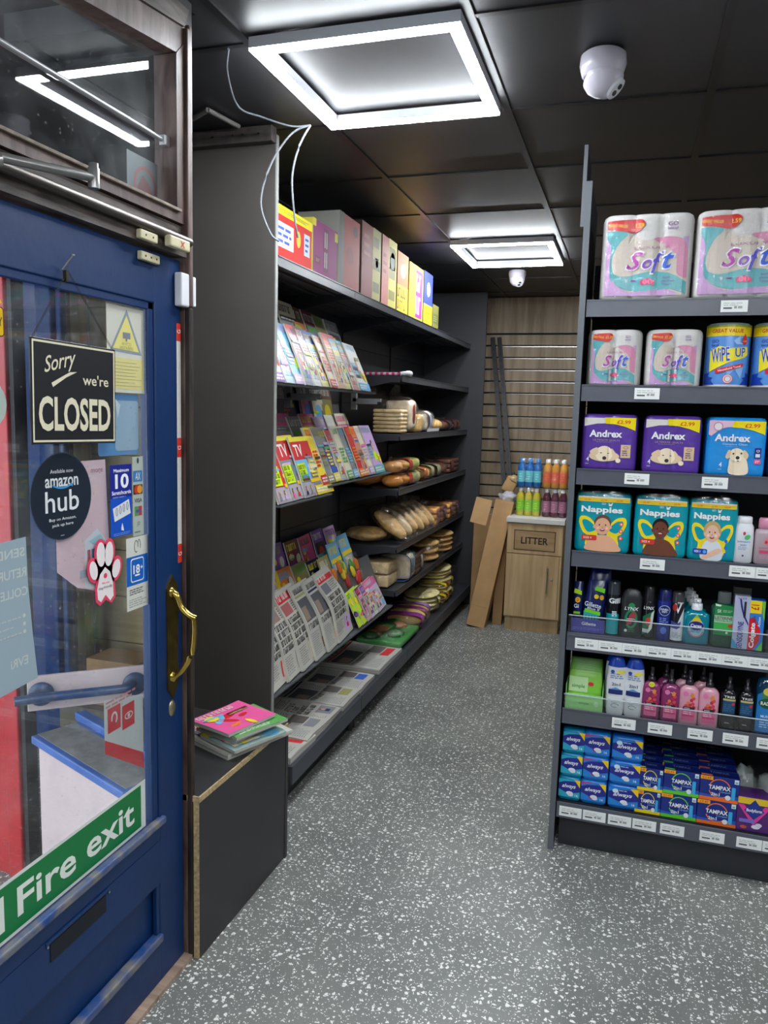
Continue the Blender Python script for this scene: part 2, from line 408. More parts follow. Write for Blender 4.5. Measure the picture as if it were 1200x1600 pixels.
# slat wall at the back
SLW = wood('slatwall_oak', (140, 120, 96), (176, 156, 130), (14, 14, 1.2), 0.55, 1.6, 0.08)
b = MB()
gz = [2.232-0.0985*i for i in range(22)]
b.box(-1.74, 3.3, 6.66, 6.8, 0, CEIL+0.08, mat('slat_groove', (40, 35, 30), 0.7))
b.box(-1.70, 3.3, 6.63, 6.66, gz[0]+0.008, CEIL-0.0, SLW)
for i in range(len(gz)-1): b.box(-1.70, 3.3, 6.63, 6.66, gz[i+1]+0.008, gz[i]-0.008, SLW)
for z in gz[1:]: b.box(-1.70, 3.3, 6.645, 6.661, z-0.0075, z-0.001, ALU)
struct(b.build('wall_back'))
b = MB()
for a, c in (((-1.49, 2.44), (-1.395, 2.38)), ((-1.395, 2.38), (-1.367, 2.54))):
    b.tube([(a[0], a[1], 2.522), (c[0], c[1], 2.522)], 0.008, mat('pale_trim', (120, 116, 112), 0.6), 6)
struct(b.build('trim_1'))
b = MB(); b.box(-1.66, -1.25, 2.56, 2.60, 2.475, 2.528, mat('dusty_bulkhead', (70, 62, 60), 0.7, noise_amt=.3, nscale=30), 0.003)
for x in (-1.56, -1.48, -1.40, -1.36, -1.30): b.lathe([(0, .004), (.003, .004)], mat('screw_dark', (20, 20, 20), .5), 8, T=Matrix.Translation((x, 2.557, 2.50)) @ Matrix.Rotation(math.pi/2, 4, 'X'))
struct(b.build('trim_2'))

# ---- LED square ceiling lights
LED = mat('led_strip', (255, 255, 255), 0.5, emit=LED_COLOR, estr=LED_STRENGTH)
def led(x0, y0, label, s=0.575, sy=0.60):
    t = thing('ceiling_light', label, 'ceiling light', (x0, y0, CEIL), group=None)
    h = MB(); w = 0.034; z1 = 0.0; z0 = -0.028; wh = mat('lamp_housing', (215, 218, 225), 0.4)
    for a in ((0, s, 0, w), (0, s, sy-w, sy), (0, w, w, sy-w), (s-w, s, w, sy-w)): h.box(a[0], a[1], a[2], a[3], z0, z1, wh)
    h.build('housing', t)
    e = MB(); d = 0.0012
    for a in ((d, s-d, d, w-d), (d, s-d, sy-w+d, sy-d), (d, w-d, w-d, sy-w+d), (s-w+d, s-d, w-d, sy-w+d)): e.box(a[0], a[1], a[2], a[3], z0-0.006, z0+0.001, LED)
    e.build('light_strip', t); return t
led(-1.035, 1.975, 'large bright square frame light on the black ceiling nearest the door')
led(-1.045, 4.44, 'small looking square frame light further down the aisle, above the litter cabinet', sy=0.66)
for i, (x, y) in enumerate(((0.185, 0.12), (1.405, 1.975), (-0.62, -1.1), (1.405, -1.1))):
    led(x, y, 'square frame light on the ceiling behind the viewer, %s of them' % ORD[i])

# ---- dome cameras
def cctv(x, y, s, label, yaw):
    t = thing('security_camera', label, 'security camera', (x, y, CEIL), (0, 0, yaw))
    W2 = mat('camera_white', (205, 200, 212), 0.3, coat=0.3)
    m = MB(); m.lathe([(0.0, .052*s), (-.006*s, .060*s), (-.03*s, .062*s), (-.055*s, .055*s), (-.06*s, .05*s)], W2, 28); m.build('base', t)
    m = MB(); T = Matrix.Translation((0, 0, -.058*s)) @ Matrix.Rotation(math.radians(-46), 4, 'X')
    m.lathe([(.02*s, .05*s), (0, .055*s), (-.022*s, .05*s), (-.042*s, .038*s), (-.05*s, .026*s), (-.05*s, .001)], W2, 28, T=T); m.build('eyeball', t)
    m = MB(); m.lathe([(-.047*s, .030*s), (-.056*s, .029*s), (-.057*s, .025*s)], mat('camera_rim', (225, 225, 230), .3), 24, T=T)
    m.build('lens_ring', t)
    m = MB()
    for dx in (-.010, .010): m.lathe([(-.0565*s, .0075*s), (-.059*s, .007*s)], mat('lens_dark', (60, 62, 70), .15), 14, c=(0, dx*s), sx=1.5, T=T)
    m.build('lens', t)
    m = MB(); m.lathe([(0, .004*s), (.003, .004*s)], mat('screw_dark', (20, 20, 20), .5), 8, T=Matrix.Translation((.056*s, -.022*s, -.04*s)) @ Matrix.Rotation(math.pi/2, 4, 'Y')); m.build('screw', t)
cctv(-0.135, 2.30, 1.0, 'white dome security camera on the ceiling beside the large light', 1.45)
cctv(-0.80, 5.42, 0.95, 'small white dome security camera on the ceiling in front of the slatted wall', 0.6)

# ---- loose cables on the ceiling
def cable(pts, label, r=0.0035):
    m = MB(); m.tube(smooth_pts(pts, 8), r, mat('grey_cable', (104, 108, 114), 0.5), 8)
    tag(m.build('cable'), label, 'cable')
cable([(-1.12, 2.02, 2.528), (-1.19, 2.14, 2.52), (-1.24, 2.3, 2.49), (-1.22, 2.42, 2.50), (-1.14, 2.48, 2.485), (-1.08, 2.50, 2.49)], 'thin grey cable running from the large light along the ceiling to the dark gondola panel')
cable([(-1.08, 2.50, 2.49), (-1.14, 2.48, 2.46), (-1.205, 2.46, 2.36), (-1.235, 2.45, 2.24), (-1.20, 2.45, 2.14), (-1.17, 2.46, 2.112)], 'grey cable looping down in a curve in front of the dark gondola panel')
cable([(-1.08, 2.50, 2.49), (-1.11, 2.48, 2.42), (-1.13, 2.47, 2.32), (-1.125, 2.48, 2.2), (-1.12, 2.50, 2.13)], 'grey cable hanging straight down in front of the red and yellow carton')

# ================================================================== LEFT GONDOLA
g = thing('shelving_gondola', 'long black shelving unit with magazines, newspapers and bread along the left of the aisle', 'shelving', (-1.45, 4.4, 0))
GO = Vector((-1.45, 4.4, 0))
def gbuild(m, name, par=g):
    m.v = [(x-GO.x, y-GO.y, z-GO.z) for x, y, z in m.v]; return m.build(name, par)
LIPD = mat('dark_price_rail', (56, 58, 64), 0.35, noise_amt=0.06, nscale=15)
YB = [2.615, 3.43, 4.25, 5.19, 6.13]
m = MB(); m.box(-1.64, -1.62, 2.62, 6.13, 0.0, 2.50, SHELF)
for y in YB[1:-1]: m.box(-1.622, -1.612, y-.002, y+.002, 0.1, 2.5, mat('slot_black', (10, 10, 12), .6))
for z in (.62, .95, 1.28, 1.6, 1.93, 2.26): m.box(-1.62, -1.618, 2.62, 6.13, z-.0015, z+.0015, mat('slot_black', (10, 10, 12), .6))
gbuild(m, 'back_panel')
m = MB(); m.box(-1.66, -1.25, 2.595, 2.615, 0.0, 2.508, PANEL, 0.002, 1); m.box(-1.2503, -1.2475, 2.596, 2.614, 0.0, 2.506, mat('grey_edge_band', (140, 140, 136), .4)); gbuild(m, 'end_panel')
m = MB(); m.box(-1.66, -1.13, 6.135, 6.16, 0.0, 2.50, mat('charcoal_end', (52, 52, 56), .5)); gbuild(m, 'end_panel')
def lshelf(y0, y1, z, depth=0.37, brackets=True, tickets=(), xf=-1.25):
    s = MB(); s.box(-1.62, xf, y0+.003, y1-.003, z-.012, z, SHELF); s.box(-1.62, xf-.01, y0+.003, y0+.006, z-.035, z-.012, SHELF); s.box(-1.62, xf-.01, y1-.006, y1-.003, z-.035, z-.012, SHELF)
    for q in range(1, 4): s.box(-1.60+q*.085, -1.585+q*.085, y0+.01, y1-.01, z-.020, z-.012, SHELF)
    o = gbuild(s, 'shelf')
    r = MB(); r.box(xf-.004, xf+.002, y0+.002, y1-.002, z-.032, z+.006, LIPD); r.box(xf+.002, xf+.005, y0+.002, y1-.002, z-.032, z-.028, LIPD); r.box(xf+.002, xf+.005, y0+.002, y1-.002, z+.002, z+.006, LIPD)
    gbuild(r, 'price_rail', o)
    if brackets:
        for yy in (y0+.004, y1-.007):
            k = MB()
            k.add([(-1.62, yy, z-.012), (xf-.03, yy, z-.012), (xf-.04, yy, z-.03), (-1.62, yy, z-.10), (-1.62, yy+.003, z-.012), (xf-.03, yy+.003, z-.012), (xf-.04, yy+.003, z-.03), (-1.62, yy+.003, z-.10)],
                  [[0, 3, 2, 1], [4, 5, 6, 7], [0, 1, 5, 4], [1, 2, 6, 5], [2, 3, 7, 6], [3, 0, 4, 7]], SHELF)
            gbuild(k, 'bracket', o)
    return o
for i in range(4): lshelf(YB[i], YB[i+1], 2.095)
LZ = [1.757, 1.425, 1.107, 0.770, 0.510]
for z in LZ:
    for i in (2, 3): lshelf(YB[i], YB[i+1], z)
# base deck
for i in range(4):
    y0, y1 = YB[i], YB[i+1]
    m = MB(); m.box(-1.62, -1.172, y0+.003, y1-.003, .155, .170, SHELF); gbuild(m, 'base_shelf')
    m = MB(); m.box(-1.176, -1.166, y0+.002, y1-.002, .098, .172, mat('base_rail', (62, 66, 74), .4)); gbuild(m, 'price_rail')
    if i < 1:
        m = MB(); m.box(-1.24, -1.225, y0, y1-.01, 0, .155, mat('kick_dark', (30, 32, 36), .5)); gbuild(m, 'kick_plate')
    for yy in (y0+.01, y1-.03):
        m = MB(); m.box(-1.60, -1.20, yy, yy+.02, .06, .155, mat('kick_dark', (30, 32, 36), .5)); m.lathe([(0, .015), (.06, .015)], mat('kick_dark', (30, 32, 36), .5), 10, c=(-1.22, yy+.01)); gbuild(m, 'foot')
# magazine tiers in the first two bays: sloping trays
TR = mat('magazine_tray', (88, 90, 94), 0.35)
def tray(y0, y1, xb, zb, lean, h, lipx=None):
    s = MB(); dx = math.sin(lean)*h; dz = math.cos(lean)*h
    s.add([(xb-.034, y0, zb), (xb-.034-dx, y0, zb+dz), (xb-.034-dx, y1, zb+dz), (xb-.034, y1, zb),
           (xb-.040, y0, zb), (xb-.040-dx, y0, zb+dz), (xb-.040-dx, y1, zb+dz), (xb-.040, y1, zb)],
          [[0, 1, 2, 3], [7, 6, 5, 4], [0, 4, 5, 1], [3, 2, 6, 7], [1, 5, 6, 2], [0, 3, 7, 4]], TR)
    s.box(xb-.04, xb+.014, y0, y1, zb-.012, zb-.006, TR); s.box(xb+.011, xb+.014, y0, y1, zb-.012, zb+.014, CLEAR)
    gbuild(s, 'magazine_tray')
L1 = math.radians(22)
tray(2.62, 3.78, -1.262, 1.652, L1, .24)
tray(2.62, 3.80, -1.365, 1.73, L1, .16)
tray(2.62, 3.15, -1.245, 1.196, math.radians(20), .2)
tray(3.15, 4.10, -1.262, 1.228, L1, .22)
tray(2.62, 4.10, -1.39, 1.30, L1, .16)
tray(2.62, 4.10, -1.50, 1.39, math.radians(12), .2)
tray(2.62, 4.19, -1.262, .448, L1, .30)
tray(2.62, 4.19, -1.40, .54, L1, .26)
tray(2.62, 4.19, -1.50, .66, math.radians(14), .2)
for y in (3.16, 4.02):
    m = MB()
    m.box(-1.46, -1.30, y-.004, y+.018, 1.605, 1.622, mat('grey_arm', (120, 122, 126), .35)); m.box(-1.47, -1.44, y-.004, y+.018, 1.56, 1.65, mat('grey_arm', (120, 122, 126), .35))
    m.box(-1.44, -1.32, y-.002, y+.014, 1.592, 1.606, mat('grey_arm', (120, 122, 126), .35))
    gbuild(m, 'shelf_arm')

# ================================================================== RIGHT GONDOLA
r_ = thing('shelving_gondola', 'tall graphite shelving unit facing the door, filled with toiletries and tissue packs', 'shelving', (0.45, 2.9, 0))
RO = Vector((0.45, 2.9, 0))
def rbuild(m, name, par=r_):
    m.v = [(x-RO.x, y-RO.y, z-RO.z) for x, y, z in m.v]; return m.build(name, par)
DK = mat('gondola_back_black', (20, 24, 32), 0.6)
m = MB(); m.box(-.165, 1.9, 3.10, 3.13, 0.0, 2.12, DK); rbuild(m, 'back_panel')
EP = mat('grey_upright', (92, 96, 102), .35)
m = MB(); m.box(-.186, -.170, 2.695, 3.12, 0.0, 2.31, mat('end_panel_dark', (44, 48, 56), .5)); m.box(-.188, -.168, 2.682, 2.696, 0.0, 2.31, EP); rbuild(m, 'end_panel')
m = MB(); m.box(-.200, -.188, 2.69, 2.72, 2.17, 2.425, EP); m.box(-.198, -.188, 2.72, 2.90, 2.18, 2.415, mat('end_panel_dark', (44, 48, 56), .5)); rbuild(m, 'side_extension')
m = MB()
for z in (1.10, .80): m.lathe([(0, .005), (.003, .005)], ALU, 10, T=Matrix.Translation((-.1645, 2.80, z)) @ Matrix.Rotation(math.pi/2, 4, 'Y'))
m.v = m.v; rbuild(m, 'screw')
def ticket(par, x0, z, w=.078, h=.036, y=2.684):
    t = MB(); t.box(x0, x0+w, y-.0015, y, z-h/2, z+h/2, mat('ticket_white', (236, 238, 236), .5))
    p = Pr(t, lambda u, v, k: (u, y-.0015-k, v), rough=.5)
    rd = random.Random(int(x0*1000)+int(z*100))
    p.rect(x0+w*.10, z-h*.24, x0+w*.42, z-h*.10, (90, 90, 92)); p.lines(x0+w*.1, z+.0, x0+w*.85, z+h*.34, 2, (170, 170, 168), 1, rd, .3)
    p.rect(x0+w*.50, z-h*.2, x0+w*.60, z+.0, (150, 150, 150)); p.rect(x0+w*.64, z-h*.2, x0+w*.80, z+.0, (160, 160, 160))
    rbuild(t, 'price_ticket', par)
RZ = {1: 1.934, 2: 1.654, 3: 1.374, 4: 1.094, 5: .808, 6: .522}
TK = {1: [.245], 2: [.005], 3: [-.008, .231], 4: [.060, .335, .412], 5: [-.135+.0785*i for i in range(10)], 6: [.005, .123, .250, .359, .462]}
TKZ = {1: 1.909, 2: 1.634, 3: 1.354, 4: 1.072, 5: .775, 6: .508}
for k, z in RZ.items():
    s = MB(); s.box(-.166, 1.9, 2.70, 3.10, z-.014, z, DK)
    o = rbuild(s, 'shelf')
    q = MB(); q.box(-.164, 1.9, 2.686, 2.694, TKZ[k]-.026, TKZ[k]+.026, LIP); q.box(-.164, 1.9, 2.684, 2.690, TKZ[k]-.028, TKZ[k]-.024, LIP); q.box(-.164, 1.9, 2.684, 2.690, TKZ[k]+.023, TKZ[k]+.027, LIP); q.box(-.164, 1.9, 2.69, 2.702, z-.016, z+.0, LIP)
    rbuild(q, 'price_rail', o)
    for x in TK[k]: ticket(o, x, TKZ[k])
    if k in (5, 6):
        c = MB(); c.box(-.162, 1.9, 2.695, 2.698, z, z+.062, CLEAR); c.box(-.162, 1.9, 2.6945, 2.6985, z+.060, z+.0625, mat('acrylic_edge', (190, 200, 205), .2)); rbuild(c, 'clear_riser', o)
m = MB(); m.box(-.166, 1.9, 2.70, 3.10, .168, .184, DK); o = rbuild(m, 'base_shelf')
q = MB(); q.box(-.164, 1.9, 2.684, 2.692, .128, .184, LIP); rbuild(q, 'price_rail', o)
for x in (-.154, -.072, .014, .096, .187, .314, .429, .509): ticket(o, x, .154)
m = MB(); m.box(-.155, 1.9, 2.735, 2.75, 0.0, .15, mat('kick_plate_dark', (40, 42, 48), .45)); rbuild(m, 'kick_plate')
m = MB()
for i in range(3): m.box(-.1655, -.1640, 2.74, 2.76, .06+i*.03, .08+i*.03, mat('slot_black', (10, 10, 12), .6))
rbuild(m, 'slot')
# ================================================================== DOOR AND TRANSOM
BLUE = mat('door_blue_paint', (3, 44, 92), 0.45, noise_amt=0.12, nscale=5, bump=0.08, bscale=30)
BLUED = wood('door_blue_worn', (22, 66, 128), (130, 124, 108), (1, 1, 1), 0.55, 14, .2)
GLS = glass_mat('shop_glass')
def at_(x, y, z): return (x, y, z)
door = bpy.data.objects.new('door_1', None); COL.objects.link(door); door.location = (-1.11, 1.757, 0); struct(door)
DO = Vector((-1.11, 1.757, 0))
def dbuild(m, name, par=door, lab=None):
    m.v = [(x-DO.x, y-DO.y, z-DO.z) for x, y, z in m.v]; o = m.build(name, par)
    if lab: o['label'] = lab
    return o
XI, XO = -1.11, -1.155
m = MB(); m.box(XO, XI, 1.645, 1.757, 0.012, 1.915, BLUE, .003); dbuild(m, 'stile')
m = MB(); m.box(XO, XI, .86, .97, 0.012, 1.915, BLUE, .003); dbuild(m, 'stile')
m = MB(); m.box(XO, XI-.0005, .965, 1.65, 1.795, 1.914, BLUE, .003); dbuild(m, 'rail')
m = MB(); m.box(XO, XI-.0005, .965, 1.65, .415, .466, BLUE, .003); m.box(XO, XI-.0005, .965, 1.65, .295, .415, BLUE)
m.box(XO, XI-.0005, .965, 1.65, .012, .135, BLUE, .002); dbuild(m, 'rail')
m = MB(); m.box(XO+.01, XI-.022, .965, 1.65, .13, .30, BLUE)
dbuild(m, 'panel')
m = MB()   # mouldings round the glass and the lower panel
for a in ((.965, 1.645, 1.777, 1.797), ):
    m.box(XI-.012, XI-.004, a[0], a[1], a[2], a[3], BLUE, .003)
m.box(XI-.012, XI-.004, 1.622, 1.645, .48, 1.797, BLUE, .003)
m.box(XI-.008, XI+.012, .965, 1.66, .461, .480, BLUED, .004)
m.box(XI-.022, XI-.018, .965, 1.632, .2985, .3025, mat('panel_seam', (60, 84, 110), .6))
m.box(XI-.02, XI+.008, .965, 1.648, .128, .150, BLUED, .004)
m.box(XI-.016, XI-.003, 1.632, 1.65, .15, .30, BLUE, .002)
dbuild(m, 'moulding')
m = MB(); m.box(XI-.006, XI-.0, 1.232, 1.428, .349, .357, BLUE, .001, 1); m.box(XI-.006, XI+.003, 1.225, 1.435, .405, .413, BLUE, .001, 1)
m.box(XI-.004, XI+.0012, 1.238, 1.422, .360, .402, mat('letter_slot_dark', (8, 14, 26), .6)); 

for yy in (1.228, 1.432): m.box(XI, XI+.004, yy-.003, yy+.003, .40, .406, ALU)
dbuild(m, 'letterbox')
m = MB(); m.box(-1.131, -1.127, .968, 1.636, .47, 1.785, GLS); dbuild(m, 'glass_pane')
BRS = mat('aged_brass', (120, 98, 48), 0.32, 0.9, noise_amt=.3, nscale=25); BRS2 = mat('polished_brass', (190, 160, 80), 0.22, 1.0)
hd = bpy.data.objects.new('door_handle', None); COL.objects.link(hd); hd.parent = door; hd.location = (0, -.05, .95); hd['label'] = 'aged brass pull handle on a long plate'
HO = Vector((-1.11, 1.707, .95))
def hb(m, n):
    m.v = [(x-HO.x, y-HO.y, z-HO.z) for x, y, z in m.v]; return m.build(n, hd)
m = MB(); pts = []
T = Matrix(((0, 0, 1, XI), (1, 0, 0, 0), (0, 1, 0, 0), (0, 0, 0, 1)))
m.prism([(1.683, .815), (1.70, .793), (1.706, .782), (1.712, .793), (1.730, .815), (1.731, 1.085), (1.722, 1.10), (1.713, 1.103), (1.706, 1.118), (1.699, 1.103), (1.690, 1.10), (1.682, 1.085)], 0, .0045, BRS, T)
hb(m, 'back_plate')
m = MB(); m.tube(smooth_pts([(XI+.002, 1.705, 1.072), (XI+.016, 1.706, 1.062), (XI+.03, 1.708, 1.03), (XI+.052, 1.712, 1.012), (XI+.066, 1.716, 1.006)], 5), [.010]*6+[.009]*15, BRS2, 10)
m.tube(smooth_pts([(XI+.060, 1.715, 1.008), (XI+.062, 1.715, .97), (XI+.055, 1.713, .91), (XI+.03, 1.709, .865), (XI+.010, 1.706, .845), (XI+.003, 1.705, .835)], 5), .0075, BRS2, 10)
m.lathe([(0, .016), (.006, .013), (.012, .006)], BRS2, 16, T=Matrix.Translation((XI, 1.705, .845)) @ Matrix.Rotation(math.pi/2, 4, 'Y'))
m.lathe([(0, .016), (.006, .013), (.012, .006)], BRS2, 16, T=Matrix.Translation((XI, 1.705, 1.072)) @ Matrix.Rotation(math.pi/2, 4, 'Y')); hb(m, 'grip')
m = MB(); m.lathe([(0, .014), (.003, .013), (.004, .004)], mat('worn_brass', (170, 160, 125), .35, .8), 20, sy=1, sx=1.6, T=Matrix.Translation((XI, 1.705, .757)) @ Matrix.Rotation(math.pi/2, 4, 'Y')); dbuild(m, 'keyhole_cover')

# brown jamb and transom frame
BRN = wood('worn_brown_paint', (62, 42, 38), (104, 84, 76), (6, 6, 1.5), 0.5, 5, 0.25)
BRN2 = wood('dusty_brown_rail', (58, 48, 44), (112, 100, 92), (4, 1.2, 10), 0.55, 5, 0.2)
m = MB(); m.box(-1.17, -1.098, 1.762, 1.790, 0, 2.46, BRN, .004); m.box(-1.10, -1.083, 1.760, 1.776, 1.80, 2.47, BRN, .004); m.box(-1.10, -1.083, 1.760, 1.776, 0, 1.80, wood('dark_jamb', (26, 20, 18), (62, 50, 42), (5, 5, 1.5), .5, 4, .3), .004); m.box(-1.10, -1.078, 1.744, 1.764, 1.95, 2.455, BRN, .003)
struct(m.build('trim_3'))
m = MB(); m.box(-1.20, -1.085, .8, 1.80, -.0, .012, wood('worn_threshold', (120, 96, 80), (176, 152, 134), (1, 8, 1), .6, 4)); struct(m.build('trim_4'))
w = bpy.data.objects.new('window_1', None); COL.objects.link(w); w.location = (-1.11, 1.4, 2.0); struct(w); WO = Vector((-1.11, 1.4, 2.0))
def wb(m, n):
    m.v = [(x-WO.x, y-WO.y, z-WO.z) for x, y, z in m.v]; return m.build(n, w)
def strip(m, poly, x0, x1, mt): m.prism(poly, x0, x1, mt, Matrix(((0, 0, 1, 0), (1, 0, 0, 0), (0, 1, 0, 0), (0, 0, 0, 1))))
m = MB(); strip(m, [(.8, 1.922), (1.762, 1.922), (1.762, 1.960), (.8, 1.960)], -1.16, -1.092, BRN2); wb(m, 'head_rail')
m = MB(); m.tube([(-1.082, .85, 1.962), (-1.082, 1.757, 1.957)], .011, mat('old_bronze_tube', (92, 84, 78), .4, .6), 10); wb(m, 'conduit')
m = MB(); strip(m, [(.8, 1.960), (1.762, 1.960), (1.762, 1.995), (.8, 1.995)], -1.16, -1.098, BRN2); wb(m, 'sill')
m = MB(); strip(m, [(.8, 1.998), (1.756, 1.998), (1.756, 2.026), (.8, 2.026)], -1.15, -1.088, BRN); m.box(-1.093, -1.08, .9, 1.72, 2.022, 2.029, mat('dusty_bead', (130, 118, 106), .8, noise_amt=.3, nscale=60), .001, 1); wb(m, 'bottom_rail')
m = MB(); strip(m, [(1.712, 2.026), (1.756, 2.026), (1.756, 2.43), (1.712, 2.385)], -1.15, -1.088, BRN); wb(m, 'stile')
m = MB(); strip(m, [(.8, 2.245), (1.30, 2.335), (1.716, 2.388), (1.756, 2.40), (1.756, 2.46), (.8, 2.335)], -1.15, -1.090, BRN); strip(m, [(.8, 2.335), (1.30, 2.398), (1.74, 2.455), (1.76, 2.50), (.8, 2.50)], -1.15, -1.082, BRN2); wb(m, 'top_rail')
m = MB(); strip(m, [(.8, 2.02), (1.72, 2.02), (1.72, 2.39), (1.30, 2.34), (.8, 2.25)], -1.131, -1.127, GLS); wb(m, 'glass_pane')
m = MB(); m.tube([(-1.118, .95, 2.19), (-1.118, 1.715, 2.185)], .006, mat('grey_rod', (170, 170, 172), .35, .5), 10)
m.box(-1.124, -1.108, 1.690, 1.722, 2.172, 2.196, mat('grey_rod', (170, 170, 172), .35, .5), .002); wb(m, 'stay_rod')
# notice behind the transom
m = MB(); p = Pr(m, lambda u, v, k: (-1.136-.0+0*k+.001*0+k, u, v))
p.rect(1.58, 2.03, 1.70, 2.13, (96, 104, 108)); p.ring(1.65, 2.065, .045, .045, .008, (150, 50, 50), 2); p.poly([(1.615, 2.03), (1.685, 2.03), (1.67, 2.07), (1.64, 2.09), (1.62, 2.06)], (120, 60, 60), 3)
tag(m.build('notice'), 'faded grey notice with a red ring behind the window above the door', 'notice')
# door closer arm
ST = mat('cast_steel', (150, 148, 145), .35, .7)
t = thing('door_closer', 'silver arm and body of the door closer at the top of the blue door', 'door closer', (-1.06, 1.05, 1.93))
m = MB(); m.tube([(0, -.06, 0), (.035, .02, .02), (.055, .245, .048)], .0085, ST, 10); m.tube([(0.0, -.06, -.005), (.05, .02, .012)], .012, ST, 10); m.build('arm', t)
m = MB(); m.lathe([(-.02, .011), (.016, .011), (.018, .009), (.026, .009), (.027, .004)], ST, 14, c=(.055, .245)); m.v = [(a, b_, c_+.048) for a, b_, c_ in m.v]; m.build('pivot', t)
m = MB(); m.lathe([(-.2, .02), (0, .022), (.012, .02), (.014, .006)], ST, 18, T=Matrix.Translation((.02, .0, -.082)) @ Matrix.Rotation(-math.pi/2, 4, 'X')); m.build('body', t)
# alarm contacts, sensor, tape strip
CRM = mat('cream_plastic', (205, 196, 160), .45)
def contact(x, y0, y1, z0, z1, label, screws=3):
    t = thing('door_contact', label, 'alarm contact', (x, (y0+y1)/2, z0)); w_ = y1-y0
    m = MB(); m.box(-.0, .014, -w_/2, w_/2, 0, z1-z0, CRM, .003); m.build('casing', t)
    m = MB()
    for i in range(screws): m.lathe([(0, .0025), (.0006, .0025)], mat('screw_dark', (20, 20, 20), .5), 8, T=Matrix.Translation((.0142, -w_/2+(i+.7)*w_/(screws+.4), (z1-z0)/2)) @ Matrix.Rotation(math.pi/2, 4, 'Y'))
    m.build('screw', t)
contact(-1.109, 1.575, 1.648, 1.884, 1.904, 'cream alarm contact screwed to the top edge of the blue door')
contact(-1.09, 1.545, 1.612, 1.924, 1.945, 'cream alarm contact on the brown rail right above the one on the door', 2)
m = MB(); m.box(-1.079, -1.060, 1.64, 1.725, 1.926, 1.952, CRM, .004)
p = Pr(m, lambda u, v, k: (-1.0598+k, u, v)); p.text('x', 1.69, 1.938, .02, .014, (190, 60, 60), 1); tag(m.build('alarm_box'), 'cream plastic junction block with a red mark at the corner of the door frame', 'junction box')
t = thing('door_sensor', 'white plastic sensor on the top corner of the blue door', 'sensor', (-1.108, 1.768, 1.80))
m = MB(); m.box(0, .022, -.042, .008, 0, .082, WHITE, .004); m.build('casing', t); m = MB(); m.box(.005, .026, .006, .02, .004, .078, WHITE, .003); m.build('lid', t)
m = MB(); p = Pr(m, lambda u, v, k: (-1.1095+k, u, v), eps=.0004)
p.rect(1.738, 1.142, 1.757, 1.758, (225, 222, 215), 0)
for z in (1.715, 1.42, 1.142): p.rect(1.738, z, 1.757, z+(.05 if z < 1.5 else .044), (222, 60, 48), 1); p.text('G', 1.7475, z+.024, .010, .016, (240, 235, 230), 2, rot=math.pi/2)
tag(m.build('tape_strip'), 'white tape strip with red lettered patches down the edge of the blue door', 'tape')

# ---- closed sign hung on a chain
t = thing('closed_sign', 'black hanging sign reading Sorry we are CLOSED on a chain', 'sign', (-1.083, 1.328, 1.57), (math.radians(-1.0), 0, 0))
m = MB(); hw, hh = .1265, .1015
X = lambda u, v, k: (k, u, v)
m.box(-.004, 0, -hw, hw, -hh, hh, mat('sign_black', (26, 27, 30), .4), .001, 1)
m.build('board', t)
m = MB(); p = Pr(m, X); CR = (222, 214, 186)
p.frame(-hw+.004, -hh+.004, hw-.004, hh-.004, .004, CR, 1); m.build('border', t)
m = MB(); p = Pr(m, X)
p.text('Sorry', -.046, .058, .095, .040, CR, 2, bold=.012, shear=.45, rot=.24); p.poly([(-.072, .018), (-.02, .042), (.002, .044), (-.03, .031), (-.068, .010)], CR, 2)
p.text("we're", .060, .030, .082, .022, CR, 2, bold=.02)
p.text('CLOSED', 0, -.042, .215, .068, CR, 2, bold=.045); m.build('lettering', t)
m = MB()
CHN = mat('dark_chain', (70, 66, 58), .4, .8)
top = Vector((-.016, -.002, .245))
for e in (Vector((-.001, -.120, .100)), Vector((-.001, .120, .098))):
    n = 34; d = (e-top)
    for i in range(n):
        a = top+d*(i/n); c = top+d*((i+1.15)/n); wv = Vector((0.0016 if i % 2 else 0, 0, 0)); sv = d.cross(Vector((1, 0, 0))).normalized()*(0 if i % 2 else .0016)
        m.tube([a+wv+sv, c+wv+sv], .0007, CHN, 4); m.tube([a-wv-sv, c-wv-sv], .0007, CHN, 4)
m.build('chain', t)
m = MB(); m.tube([(-.024, -.004, .246), (-.006, .006, .275)], .002, ST, 6); m.lathe([(0, .004), (.002, .004)], ST, 10, T=Matrix.Translation((-.006, .006, .275))); m.box(-.02, -.012, -.007, .001, .222, .244, mat('dark_chain', (70, 66, 58), .4, .8)); tag(m.build('nail', None, (-1.083, 1.328, 1.57)), 'bent nail in the blue door top rail holding the sign chain', 'nail')

# ---- stickers and papers on the door glass
SK = 1.0135
def G(x=-1.1262):
    return lambda u, v, k: (x+k, u*SK, 1.55+(v-1.55)*SK)
def sticker(name, label, cat='sticker', x=-1.1262, rough=.35):
    m = MB(); p = Pr(m, G(x), rough=rough)
    return m, p, lambda: tag(m.build(name), label, cat)
m, p, fin = sticker('round_sticker', 'large dark navy round sticker with white lettering and a blue smile arrow')
NV = (27, 38, 52)
p.ell(1.312, 1.359, .091, .091, (70, 84, 98), 0, 40); p.ell(1.312, 1.359, .089, .089, NV, 1, 40)
Wt = (225, 228, 230)
p.text('Available now', 1.312, 1.412, .068, .008, Wt, 2, bold=.01); p.text('amazon', 1.312, 1.389, .098, .019, Wt, 2, bold=.03)
p.ring(1.312, 1.395, .036, .020, .0035, (60, 160, 225), 3, a0=215, a1=325); p.poly([(1.345, 1.384), (1.335, 1.386), (1.342, 1.377)], (60, 160, 225), 3)
p.text('hub', 1.312, 1.350, .100, .044, Wt, 2, bold=.012)
